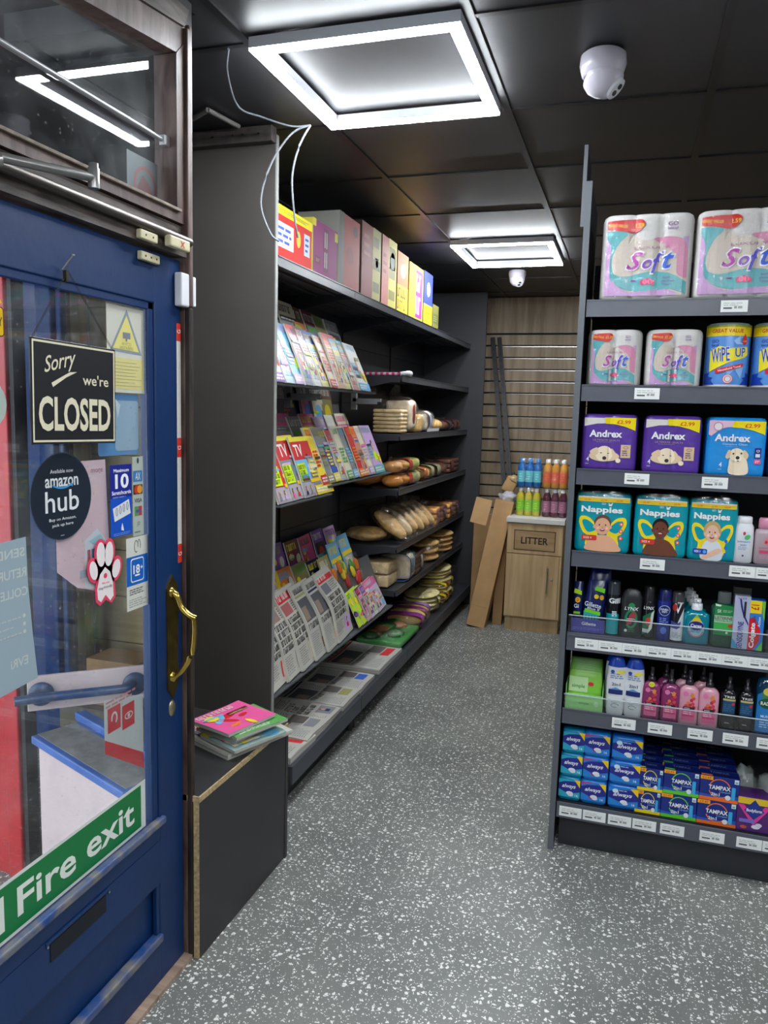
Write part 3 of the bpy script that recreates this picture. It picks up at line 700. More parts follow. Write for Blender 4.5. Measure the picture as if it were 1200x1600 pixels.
p.text('Buy on Amazon,', 1.312, 1.312, .080, .008, Wt, 2, bold=.01); p.text('pick up here', 1.312, 1.300, .062, .008, Wt, 2, bold=.01); p.lines(1.304, 1.276, 1.32, 1.280, 1, (150, 160, 170)); fin()
m, p, fin = sticker('paw_sticker', 'pink and white paw shaped sticker on the door glass')
PK = (226, 70, 100); PW = (236, 226, 226)
for cx, cy, rx, ry, ro in ((1.404, 1.185, .014, .024, .25), (1.430, 1.217, .016, .030, .05), (1.458, 1.214, .016, .030, -.12), (1.483, 1.176, .015, .024, -.35)):
    p.ell(cx, cy, rx+.006, ry+.006, PK, 1, 24, rot=ro); p.ell(cx, cy, rx-.001, ry-.002, PW, 3, 24, rot=ro)
p.ell(1.444, 1.178, .026, .028, PK, 1); p.poly([(1.418, 1.178), (1.408, 1.140), (1.410, 1.112), (1.424, 1.100), (1.444, 1.110), (1.466, 1.098), (1.480, 1.112), (1.478, 1.145), (1.468, 1.180), (1.444, 1.206)], PK, 1)
p.poly([(1.426, 1.172), (1.415, 1.140), (1.417, 1.116), (1.428, 1.108), (1.444, 1.122), (1.460, 1.105), (1.472, 1.114), (1.471, 1.143), (1.461, 1.172), (1.444, 1.186)], PW, 2)
p.ell(1.444, 1.166, .006, .006, PK, 3); p.text('We are', 1.444, 1.150, .026, .005, PK, 3); p.text('dog-friendly', 1.444, 1.139, .048, .008, (40, 40, 44), 3, bold=.0); fin()
m, p, fin = sticker('scratchcard_sticker', 'tall blue sticker limiting scratchcards to ten')
B1 = (28, 40, 140)
p.rect(1.467, 1.248, 1.546, 1.414, (20, 82, 190), 1); p.rect(1.467, 1.338, 1.546, 1.414, B1, 2)
p.text('Maximum', 1.507, 1.401, .056, .008, (240, 240, 245), 3, bold=.03); p.text('10', 1.509, 1.376, .050, .034, (240, 240, 245), 3, bold=.05); p.text('Scratchcards', 1.507, 1.350, .070, .009, (240, 240, 245), 3, bold=.03)
p.lines(1.475, 1.336, 1.540, 1.343, 1, (120, 130, 190), 3)
p.poly([(1.474, 1.315), (1.534, 1.332), (1.540, 1.298), (1.480, 1.284)], (226, 228, 232), 3)
for i in range(4): p.ring(1.488+i*.013, 1.306+i*.0035, .004, .010, .002, (120, 124, 136), 4)
p.poly([(1.504, 1.268), (1.508, 1.279), (1.512, 1.268), (1.514, 1.260), (1.504, 1.262)], (230, 232, 238), 3); p.lines(1.476, 1.250, 1.540, 1.257, 2, (120, 160, 220), 3); fin()
m, p, fin = sticker('payment_sticker', 'narrow pale strip of card payment logos beside the blue scratchcard sticker')
p.rect(1.550, 1.240, 1.592, 1.430, (176, 186, 176), 1); p.ell(1.571, 1.420, .004, .007, (60, 66, 64), 2)
p.rect(1.552, 1.370, 1.588, 1.396, (64, 124, 176), 2); p.text('AX', 1.570, 1.383, .02, .018, (215, 225, 230), 3)
p.rect(1.552, 1.340, 1.588, 1.363, (58, 56, 54), 2); p.ell(1.565, 1.3515, .010, .010, (200, 60, 40), 3); p.ell(1.576, 1.3515, .010, .010, (226, 150, 50), 4)
p.text('VISA', 1.571, 1.325, .030, .010, (50, 60, 80), 2, bold=.03)
p.rect(1.556, 1.288, 1.570, 1.311, (90, 150, 100), 2); p.rect(1.571, 1.288, 1.585, 1.311, (180, 70, 80), 2); p.rect(1.561, 1.296, 1.580, 1.303, (90, 90, 130), 3)
p.text('JD', 1.571, 1.268, .012, .012, (110, 120, 114), 2); p.lines(1.555, 1.245, 1.588, 1.253, 1, (120, 126, 120)); fin()
m, p, fin = sticker('age_limit_sticker', 'white and blue eighteen plus age limit sticker at the glass edge')
p.rect(1.522, 1.062, 1.606, 1.238, (214, 214, 204), 1); p.rect(1.522, 1.122, 1.606, 1.192, (22, 98, 190), 2)
p.rrect(1.537, 1.129, 1.589, 1.187, .007, (226, 232, 238), 3); p.rrect(1.5395, 1.132, 1.5865, 1.184, .006, (22, 98, 190), 4)
p.text('18', 1.559, 1.160, .026, .022, (235, 238, 240), 5, bold=.05); p.text('+', 1.579, 1.162, .009, .009, (235, 238, 240), 5, bold=.04); p.rect(1.552, 1.143, 1.572, 1.147, (235, 238, 240), 5)
p.ring(1.560, 1.215, .008, .015, .002, (60, 60, 60), 2, a0=40, a1=300); p.ring(1.572, 1.217, .006, .014, .002, (60, 60, 60), 2, a0=-40, a1=200)
p.lines(1.532, 1.098, 1.600, 1.114, 3, (70, 70, 74), 2); p.lines(1.530, 1.068, 1.600, 1.090, 4, (160, 160, 156), 2); fin()
m, p, fin = sticker('cctv_notice', 'pale cream warning sheet with a camera in a yellow triangle', 'notice')
p.rect(1.464, 1.578, 1.602, 1.774, (204, 204, 190), 1); p.rect(1.478, 1.586, 1.597, 1.656, (214, 204, 138), 2)
p.poly([(1.474, 1.670), (1.592, 1.666), (1.536, 1.766)], (140, 150, 158), 2); p.poly([(1.484, 1.676), (1.580, 1.673), (1.535, 1.752)], (222, 212, 130), 3)
p.rect(1.520, 1.700, 1.548, 1.714, (130, 136, 140), 4); p.rect(1.530, 1.694, 1.536, 1.700, (130, 136, 140), 4)
p.text('CCTV IN', 1.534, 1.688, .034, .007, (170, 166, 110), 4, mirror=True); p.text('OPERATION', 1.534, 1.679, .05, .007, (170, 166, 110), 4, mirror=True)
for i in range(8): p.lines(1.484, 1.592+i*.0075, 1.592, 1.595+i*.0075, 1, (160, 156, 120), 3, random.Random(i)); 
fin()
m, p, fin = sticker('parcel_poster', 'pale grey poster seen from its back at the left edge of the glass', 'poster')
PG = (150, 168, 178)
p.poly([(1.06, .985), (1.228, .998), (1.217, 1.10), (1.209, 1.20), (1.207, 1.290), (1.06, 1.282)], PG, 1); LT = (190, 196, 190)
p.text('SEND', 1.165, 1.262, .075, .018, LT, 2, .03, mirror=True); p.text('RETURN', 1.160, 1.222, .09, .018, LT, 2, .03, mirror=True); p.text('COLLECT', 1.157, 1.184, .10, .018, LT, 2, .03, mirror=True)
for i in range(3): p.ell(1.196, 1.135-i*.016, .004, .004, LT, 2); p.lines(1.12, 1.131-i*.016, 1.19, 1.137-i*.016, 1, (180, 188, 186), 2, random.Random(i))
p.text('EVRi', 1.180, 1.045, .045, .018, LT, 2, .03, mirror=True); fin()
m, p, fin = sticker('fire_exit_sign', 'long green fire exit sign with white lettering along the bottom of the glass', 'sign')
p.rect(.975, .489, 1.585, .615, (216, 222, 214), 0); GR = (12, 118, 60)
p.rect(.975, .497, 1.566, .607, GR, 1); WG = (228, 232, 222)
p.text('Fire exit', 1.345, .553, .385, .064, WG, 2, bold=.03)
p.rect(1.02, .515, 1.118, .590, WG, 2)
p.ell(1.085, .573, .009, .009, GR, 3); p.poly([(1.078, .566), (1.096, .558), (1.086, .536), (1.104, .520), (1.096, .515), (1.076, .532), (1.060, .517), (1.052, .522), (1.070, .540)], GR, 3); fin()
m, p, fin = sticker('warning_sticker', 'yellow warning sticker at the far left edge of the glass')
p.rrect(1.08, 1.668, 1.170, 1.722, .006, (60, 50, 20), 1); p.rrect(1.08, 1.670, 1.168, 1.720, .005, (226, 186, 20), 2); p.poly([(1.12, 1.73), (1.168, 1.728), (1.15, 1.752)], (226, 186, 20), 2); p.text('Y', 1.161, 1.695, .010, .016, (80, 60, 10), 3); fin()
m, p, fin = sticker('round_label', 'plain white round label at the far left edge of the glass')
p.ell(1.125, 1.545, .045, .045, (190, 204, 196), 1, 30); fin()
m, p, fin = sticker('leaflet', 'white leaflet with two red symbol squares low on the outside of the glass', 'leaflet', -1.1335)
p.poly([(1.440, .742), (1.590, .640), (1.590, .835), (1.440, .872)], (205, 206, 204), 1)
p.poly([(1.440, .742), (1.590, .640), (1.590, .682), (1.440, .775)], (214, 40, 48), 2)
for i in (0, 1): p.rect(1.452+i*.054, .785-i*.012, 1.500+i*.054, .845-i*.012, (206, 40, 48), 2)
p.ring(1.476, .816, .012, .016, .005, (225, 215, 210), 3, a0=-60, a1=200); p.ring(1.531, .803, .016, .009, .003, (225, 215, 210), 3); p.ell(1.531, .803, .005, .005, (225, 215, 210), 3)
p.lines(1.446, .846, 1.56, .866, 2, (210, 130, 130), 2); fin()
m, p, fin = sticker('pink_poster', 'pink and white poster with a small shop picture behind the door glass', 'poster', -1.1345)
p.poly([(1.30, 1.20), (1.30, 1.428), (1.462, 1.428), (1.470, 1.25), (1.470, 1.12), (1.36, 1.155)], (232, 196, 204), 1)
p.poly([(1.385, 1.150), (1.388, 1.255), (1.43, 1.275), (1.470, 1.235), (1.470, 1.126)], (222, 224, 230), 2)
for i, c in enumerate(((190, 80, 90), (90, 120, 160), (160, 190, 210), (200, 90, 90), (110, 130, 170))): p.rect(1.395+i*.014, 1.20-i*.002, 1.405+i*.014, 1.232, c, 3)
p.rect(1.37, 1.172, 1.45, 1.19, (180, 184, 196), 3); p.poly([(1.40, 1.25), (1.44, 1.262), (1.46, 1.238), (1.42, 1.24)], (160, 210, 220), 3)
p.text('more', 1.432, 1.405, .04, .008, (170, 120, 140), 3); fin()
m, p, fin = sticker('blue_poster', 'pale blue clear wallet poster under the warning sheet at the glass edge', 'poster', -1.1355)
p.rrect(1.44, 1.435, 1.590, 1.575, .008, (96, 150, 204), 1); p.rrect(1.50, 1.445, 1.588, 1.560, .008, (168, 192, 214), 2); p.poly([(1.50, 1.565), (1.52, 1.55), (1.51, 1.52)], (225, 235, 240), 3); fin()

# ================================================================== OUTSIDE THE DOOR (porch)
RED = mat('red_gloss_paint', (190, 36, 42), .35, noise_amt=.15, nscale=12); BL2 = mat('porch_blue', (28, 62, 120), .4, noise_amt=.2, nscale=9)
PINKW = mat('pinkish_board', (214, 192, 190), .6, noise_amt=.05, nscale=10)
m = MB(); m.box(-4.2, -1.66, 3.30, 3.36, 0, 2.7, mat('porch_dark', (46, 42, 44), .7)); m.box(-4.2, -1.17, .3, 3.3, 2.62, 2.68, mat('porch_ceiling_brown', (40, 30, 32), .7)); m.box(-3.4, -3.35, 1.6, 3.3, 0, 2.6, mat('porch_dark', (46, 42, 44), .7)); struct(m.build('wall_porch'))
m = MB()
m.box(-2.30, -1.93, 1.93, 1.97, 0, 2.1, RED, .004); m.box(-1.925, -1.855, 1.905, 1.96, 0, 2.1, RED, .004); m.box(-1.850, -1.795, 1.89, 1.95, 0, 2.1, RED, .004)
for x in (-1.9275, -1.8525): m.box(x-.004, x+.004, 1.93, 1.95, 0, 2.1, mat('red_shadow_gap', (70, 12, 16), .6))
m.box(-1.79, -1.775, 1.90, 1.95, 0, 2.1, mat('porch_dark', (46, 42, 44), .7))
for z in (.7, 1.35): m.box(-2.30, -1.93, 1.92, 1.93, z, z+.03, RED, .003)
tag(m.build('red_door'), 'glossy red painted door and post outside the glass', 'door')
m = MB(); m.box(-2.52, -2.43, 2.75, 2.81, 0, 2.1, BL2, .004); m.box(-2.42, -2.34, 2.72, 2.78, 0, 2.1, BL2, .008); m.box(-2.335, -2.305, 2.74, 2.78, 0, 2.1, BL2, .008)
tag(m.build('blue_post'), 'blue painted fluted posts outside, right of the red door', 'post')
CRMW = wood('cream_painted_wood', (190, 170, 120), (216, 200, 156), (6, 6, 1), .5, 3); BGE = wood('beige_cladding_wood', (170, 150, 105), (196, 178, 130), (1.5, 1.5, 8), .6, 2)
m = MB(); m.box(-2.46, -2.42, 2.94, 2.99, 0, 2.15, mat('redbrown_post', (120, 70, 52), .5)); m.box(-2.415, -2.37, 2.93, 2.99, 0, 2.15, CRMW, .003)
tag(m.build('cream_post'), 'cream and brown timber post outside beside the beige boards', 'post')
m = MB()
for i in range(10): m.box(-2.37, -1.74, 3.0, 3.03, .22*i+.004, .22*(i+1), BGE, .003)
m.box(-2.37, -1.74, 3.02, 3.04, 0, 2.2, mat('porch_dark', (46, 42, 44), .7)); tag(m.build('timber_cladding'), 'beige horizontal timber boards outside behind the parcel', 'cladding')
t = thing('parcel', 'taped cardboard parcel standing outside in front of the beige boards', 'parcel', (-2.1, 2.86, .22))
m = MB(); m.box(-.14, .12, -.09, .08, 0, .21, KRAFT, .004); m.box(-.142, .122, -.092, .082, .10, .13, mat('parcel_tape', (190, 180, 150), .25)); m.build('carton', t)
m = MB(); m.lathe([(-.035, .004), (-.028, .022), (0, .036), (.028, .024), (.036, .004)], mat('black_rubber_ball', (24, 24, 26), .4), 16, c=(.0, -.125)); m.v = [(a, b_, c_+.12) for a, b_, c_ in m.v]; m.build('black_cap', t)
m = MB(); m.box(-2.35, -1.8, 2.72, 3.0, 0, .22, mat('crate_grey', (120, 112, 92), .7), .004); tag(m.build('storage_crate'), 'low grey crate outside under the parcel', 'crate')
# low porch wall with blue sill
def obl(m, a, c, th, z0, z1, mt, bev=0.0):
    a = Vector(a); c = Vector(c); d = (c-a); L = d.length; ang = math.atan2(d.y, d.x)
    m.box(0, L, 0, th, z0, z1, mt, bev, T=Matrix.Translation((a.x, a.y, 0)) @ Matrix.Rotation(ang, 4, 'Z'))
t = thing('low_porch_wall', 'low pinkish wall with a dusty blue sill just outside the glass', 'wall', (-1.42, 1.7, 0))
def rel(m, n, par):
    m.v = [(x+1.42, y-1.7, z) for x, y, z in m.v]; return m.build(n, par)
m = MB(); obl(m, (-1.655, 1.825), (-1.20, 1.635), .20, 0, .525, PINKW); rel(m, 'wall_panel', t)
m = MB(); obl(m, (-1.668, 1.807), (-1.198, 1.610), .165, .525, .55, mat('sill_blue', (62, 104, 176), .45, noise_amt=.15, nscale=12), .004); obl(m, (-1.655, 1.822), (-1.20, 1.628), .12, .5502, .5515, mat('sill_dust', (140, 138, 134), .9, noise_amt=.2, nscale=30)); obl(m, (-1.63, 1.955), (-1.22, 1.775), .035, .55, .575, mat('sill_blue', (62, 104, 176), .45, noise_amt=.15, nscale=12), .004); rel(m, 'sill', t)
t = thing('push_bar', 'dark blue push bar on a pinkish board seen through the glass', 'push bar', (-1.42, 1.7, 0))
m = MB(); obl(m, (-1.475, 1.59), (-1.235, 1.80), .012, .735, .83, PINKW, .002); rel(m, 'back_board', t)
DB = mat('bar_dark_blue', (44, 66, 104), .32, noise_amt=.25, nscale=18, bump=.1)
m = MB(); m.tube(smooth_pts([(-1.272, 1.765, .782), (-1.262, 1.74, .782), (-1.28, 1.715, .782), (-1.42, 1.60, .780), (-1.475, 1.545, .779)], 6), .0125, DB, 14); m.tube([(-1.45, 1.60, .782), (-1.455, 1.57, .78)], .012, DB, 12); rel(m, 'bar', t)
for x, y in ((-1.268, 1.766), (-1.447, 1.609)):
    m = MB(); m.lathe([(0, .033), (.006, .031), (.009, .016)], DB, 24, T=Matrix.Translation((x, y, .782)) @ Matrix.Rotation(math.radians(-48.8), 4, 'Z') @ Matrix.Rotation(math.pi/2, 4, 'Y')); rel(m, 'flange', t)

# ================================================================== CORNER LEDGE BOX
t = thing('ledge_box', 'low black board box with a raw chipboard edge in front of the magazine shelving', 'display box', (-1.15, 2.0, 0))
def lb(m, n): m.v = [(x+1.15, y-2.0, z) for x, y, z in m.v]; return m.build(n, t)
m = MB(); tp = [(-1.062, 1.762), (-1.050, 2.318), (-1.43, 2.318), (-1.138, 1.815), (-1.12, 1.762)]
m.prism(tp, .470, .4865, CHIP); m.prism([(x*.9995-.0002, y) for x, y in [(-1.0665, 1.766), (-1.0545, 2.316), (-1.43, 2.316), (-1.138, 1.815), (-1.12, 1.766)]], .4866, .4872, BLK); lb(m, 'top_board')
m = MB(); m.prism([(-1.064, 1.762), (-1.052, 2.30), (-1.068, 2.30), (-1.081, 1.762)], 0.002, .4695, CHIP); m.prism([(-1.0636, 1.7635), (-1.0516, 2.30), (-1.0526, 2.30), (-1.0646, 1.7635)], 0.003, .4695, BLK); lb(m, 'front_board')
m = MB(); m.prism([(-1.083, 1.766), (-1.072, 2.29), (-1.080, 2.29), (-1.096, 1.766)], 0.002, .469, mat('maroon_board', (84, 20, 24), .5)); lb(m, 'inner_board')
m = MB(); m.prism([(-1.050, 2.300), (-1.050, 2.318), (-1.42, 2.318), (-1.42, 2.300)], 0, .4695, BLK); lb(m, 'end_board')
# chips of white flake on the top near the corner
# ================================================================== PRODUCTS ON THE RIGHT SHELVES
def bumpy_contour(w, d, nc, nd, amp, n=8, r=.0):
    pts = []
    def side(a, c, k, nx, ny):
        for i in range(k):
            for j in range(n):
                u = (i+j/n)/k; q = j/n; o = amp*(math.sqrt(max(0, 1-(2*q-1)**2)))
                pts.append((a[0]+(c[0]-a[0])*u+nx*o, a[1]+(c[1]-a[1])*u+ny*o))
    hw, hd_ = w/2-amp, d/2-amp
    side((-hw, -hd_), (hw, -hd_), nc, 0, -1); side((hw, -hd_), (hw, hd_), nd, 1, 0); side((hw, hd_), (-hw, hd_), nc, 0, 1); side((-hw, hd_), (-hw, -hd_), nd, -1, 0)
    return pts
def bump_fn(w, d, nc, amp):
    hw = w/2-amp
    def f(u, v, k):
        q = ((u+hw)/(2*hw)*nc); q = q-math.floor(q) if 0 <= q < nc else 0
        return (u, -(d/2-amp)-amp*math.sqrt(max(0, 1-(2*q-1)**2))-.0007-k, v)
    return f
def softpack(name, w, h, d, nc, amp, body, label, cat, loc, top=.018, flap=False, wob=0.0, seed=1, group=None):
    t = thing(name, label, cat, loc, (0, 0, 0), group); m = MB(); c = bumpy_contour(w, d, nc, max(1, nc-1), amp); rings = []
    rd = random.Random(seed)
    lv = [(0, .93), (.006, .985), (.014, 1)] + [(h*(i/6), 1+wob*rd.uniform(-1, 1)) for i in range(1, 6)] + [(h-top, 1), (h-top*.4, .975), (h-top*.1, .93), (h, .82)]
    for z, s in lv: rings.append([(x*s, y*s, z) for x, y in c])
    m.loft(rings, body); o = m.build('pack_body', t); return t
def wave(p, pts, col, k): p.poly(pts, col, k)
ROLLW = mat('tissue_white', (206, 203, 200), .7, bump=.15, bscale=90)
LIL = (190, 150, 196); TEAL = (88, 166, 172); BEI = (196, 184, 170); PNK = (202, 128, 160)
def soft_art(t, w, h, d, nc, amp, price, count):
    m = MB(); p = Pr(m, bump_fn(w, d, nc, amp), (w/nc/5, None), rough=.3)
    a, bb = -w/2+amp*1.4, w/2-amp*1.4; W_ = bb-a
    X_ = lambda u: a+W_*u
    Y_ = lambda v: h*v
    p.sp([(X_(0), Y_(.06)), (X_(1), Y_(.05)), (X_(1), Y_(.62)), (X_(.93), Y_(.69)), (X_(.8), Y_(.725)), (X_(.62), Y_(.71)), (X_(.5), Y_(.685)), (X_(.42), Y_(.70)), (X_(.3), Y_(.76)), (X_(.22), Y_(.80)), (X_(0), Y_(.80))], BEI, 1, (X_(0), X_(1)))
    p.sp([(X_(0), Y_(.80)), (X_(.26), Y_(.78)), (X_(.16), Y_(.66)), (X_(.08), Y_(.5)), (X_(.09), Y_(.34)), (X_(.16), Y_(.24)), (X_(0), Y_(.20))], TEAL, 2, (X_(0), X_(1)))
    p.sp([(X_(0), Y_(.72)), (X_(.06), Y_(.6)), (X_(.05), Y_(.4)), (X_(.07), Y_(.25)), (X_(.16), Y_(.16)), (X_(.30), Y_(.10)), (X_(.5), Y_(.10)), (X_(.75), Y_(.12)), (X_(.85), Y_(.05)), (X_(0), Y_(.05))], LIL, 4, (X_(0), X_(1)))
    p.sp([(X_(.58), Y_(.70)), (X_(.75), Y_(.72)), (X_(.92), Y_(.69)), (X_(1), Y_(.62)), (X_(1), Y_(.24)), (X_(.88), Y_(.30)), (X_(.86), Y_(.5)), (X_(.72), Y_(.62))], PNK, 2, (X_(0), X_(1)))
    p.sp([(X_(.09), Y_(.30)), (X_(.22), Y_(.27)), (X_(.4), Y_(.30)), (X_(.6), Y_(.33)), (X_(.8), Y_(.30)), (X_(1), Y_(.20)), (X_(1), Y_(.06)), (X_(.8), Y_(.12)), (X_(.5), Y_(.10)), (X_(.3), Y_(.11)), (X_(.14), Y_(.18))], TEAL, 3, (X_(0), X_(1)))
    p.sp([(X_(1), Y_(.72)), (X_(.93), Y_(.70)), (X_(.985), Y_(.60)), (X_(1), Y_(.5))], LIL, 3, (X_(0), X_(1)))
    p.sp([(X_(0), Y_(.915)), (X_(.3), Y_(.93)), (X_(.42), Y_(.925)), (X_(.46), Y_(.87)), (X_(.40), Y_(.80)), (X_(.32), Y_(.78)), (X_(.18), Y_(.80)), (X_(0), Y_(.82))], (206, 34, 30), 6, (X_(0), X_(1)))
    YL = (240, 196, 40)
    p.text('GREAT VALUE!', X_(.13), Y_(.862), W_*.24, h*.035, YL, 7, .02, rot=-.08); p.text(price, X_(.37), Y_(.858), W_*.16, h*.05, YL, 7, .04)
    PU = (120, 50, 140)
    p.text('GO', X_(.80), Y_(.865), W_*.12, h*.042, PU, 7, .03); p.text('local', X_(.80), Y_(.815), W_*.12, h*.03, PU, 7, .02)
    p.text('LUXURY', X_(.56), Y_(.60), W_*.42, h*.03, (160, 96, 140), 6, 0)
    for ch, x, ww, hh, yy, col in (('S', .36, .20, .20, .45, (176, 60, 160)), ('o', .515, .12, .105, .41, (130, 64, 180)), ('f', .64, .15, .25, .43, (84, 70, 190)), ('t', .77, .14, .19, .45, (44, 90, 200))):
        p.text(ch, X_(x), Y_(yy), W_*(ww+.035), h*(hh+.03), (236, 232, 238), 6, .03, shear=.35); p.text(ch, X_(x), Y_(yy), W_*ww, h*hh, col, 8, .03, shear=.35)
    p.text(count, X_(.27), Y_(.22), W_*.035, h*.04, (230, 225, 235), 6, .02); p.lines(X_(.31), Y_(.205), X_(.42), Y_(.24), 1, PU, 6)
    for dx, r in ((-.06, .03), (0, .036), (.06, .03), (-.03, .03), (.03, .03)): p.ell(X_(.53+dx), Y_(.20+(.01 if abs(dx) < .05 else 0)), W_*r, h*r*1.1, (214, 60, 110) if abs(dx) != .03 else (236, 110, 150), 6, 12)
    for i, s in enumerate(('Soft', 'Bathroom', 'Tissue')): p.text(s, X_(.76), Y_(.255-i*.038), W_*(.09, .19, .11)[i], h*.026, PU, 6, .01)
    m.build('printed_front', t)
    f = MB(); ff = bump_fn(w, d, nc, amp); hw = w/2-amp; n = 18; vs = []; fs = []
    for j in range(13):
        for i in range(n+1):
            x, y, z = ff(-hw*.99+1.98*hw*i/n, .01+(h-.025)*j/12, .006); o = noise.noise(Vector((x*40, z*40, nc)))*.003; vs.append((x, y-abs(o), z))
    for j in range(12):
        for i in range(n): a_ = j*(n+1)+i; fs.append([a_, a_+1, a_+n+2, a_+n+1])
    f.add(vs, fs, FILM2, True); f.build('film_wrap', t)
YF = 2.705
def soft(w, h, d, nc, x, z, price, count, label, cat='tissue pack'):
    t = softpack('tissue_pack', w, h, d, nc, .012 if nc == 3 else .014, ROLLW, label, cat, (x, YF+d/2, z))
    soft_art(t, w, h, d, nc, .012 if nc == 3 else .014, price, count); return t
s9 = soft(.285, .272, .28, 3, .013, 1.936, '£2.59', '9', 'big white and lilac nine-roll tissue pack at the left end of the top shelf')
clone(s9, 'big white and lilac nine-roll tissue pack cut by the right edge on the top shelf', (.308, YF+.128, 1.936), (0, 0, -.07))
s4 = soft(.178, .187, .19, 2, -.068, 1.656, '£1.29', '4', 'small lilac and teal four-roll tissue pack at the left end of the second shelf')
clone(s4, 'small lilac and teal four-roll tissue pack standing beside the yellow-topped kitchen roll', (.120, YF+.095, 1.656), (0, 0, -.03))
# kitchen rolls
def kitchen(x, z, label, first=[None]):
    if first[0]: return clone(first[0], label, (x, YF+.07, z), (0, 0, .10))
    t = thing('kitchen_roll', label, 'kitchen roll', (x, YF+.07, z)); r = .067; h = .205
    m = MB(); m.lathe([(0, r*.9), (.004, r), (.010, r), (h-.010, r), (h-.004, r*.98), (h, r*.9), (h+.001, .02)], mat('roll_wrap_blue', (84, 142, 214), .3), 36); m.build('roll', t)
    m = MB(); m.lathe([(0, r*1.002), (.012, r*1.004)], ROLLW, 36); m.lathe([(h-.006, r*.97), (h+.001, r*.9)], ROLLW, 36); m.build('paper_end', t)
    m = MB(); p = Pr(m, cylmap(r+.0006), (.012, None), rough=.3)
    Y2 = (236, 206, 20); BL = (22, 62, 170)
    p.rect(-.10, h-.040, .10, h-.012, Y2, 1); p.rect(-.10, h-.012, .10, h-.004, (150, 160, 70), 1)
    p.text('GREAT VALUE', -.010, h-.024, .098, .012, (200, 60, 20), 2, .03)
    p.text('GO', -.046, h-.056, .024, .010, BL, 2, .03); p.text('local', -.046, h-.068, .024, .009, BL, 2, .02)
    p.ell(.047, h-.055, .010, .012, (206, 34, 40), 3); p.poly([(.047, h-.032), (.038, h-.050), (.056, h-.050)], (206, 34, 40), 3); p.text('£1.89', .047, h-.056, .014, .005, (240, 220, 80), 4)
    p.poly([(-.06, .052), (-.062, .118), (-.03, .134), (.0, .126), (.06, .132), (.066, .108), (.05, .098), (.0, .082), (-.02, .072)], (236, 220, 30), 3)
    p.text('WiPE', -.027, .106, .058, .046, (235, 240, 246), 4, .07, rot=.10); p.text('WiPE', -.027, .106, .056, .044, BL, 5, .02, rot=.10)
    p.text('UP', .034, .114, .036, .030, (235, 240, 246), 4, .07, rot=.05); p.text('UP', .034, .114, .034, .028, BL, 5, .02, rot=.05)
    p.poly([(-.04, .060), (.045, .080), (.044, .068), (-.038, .046)], (206, 34, 40), 6); p.text('Household Towel', .004, .0635, .068, .007, (240, 225, 225), 7, rot=.23)
    p.ell(.0, .030, .015, .015, (214, 60, 50), 4); p.ell(.0, .030, .013, .013, (220, 224, 230), 5); p.ring(.0, .030, .010, .010, .002, (214, 60, 50), 6)
    for sx in (-1, 1): p.poly([(sx*.085, .012), (sx*.04, .012), (sx*.055, .028), (sx*.045, .034), (sx*.065, .038), (sx*.06, .05), (sx*.085, .046)], BL, 3)
    p.poly([(.01, .15), (.03, .165), (.03, .145), (.05, .14), (.02, .138)], (150, 190, 236), 2); p.poly([(-.01, .06), (.0, .04), (.02, .06), (.04, .03), (.05, .07)], (130, 176, 230), 1)
    m.build('printed_wrap', t); first[0] = t; return t
kitchen(.284, 1.656, 'blue and yellow kitchen roll fully in view on the second shelf'); kitchen(.424, 1.656, 'blue and yellow kitchen roll cut by the right edge on the second shelf')
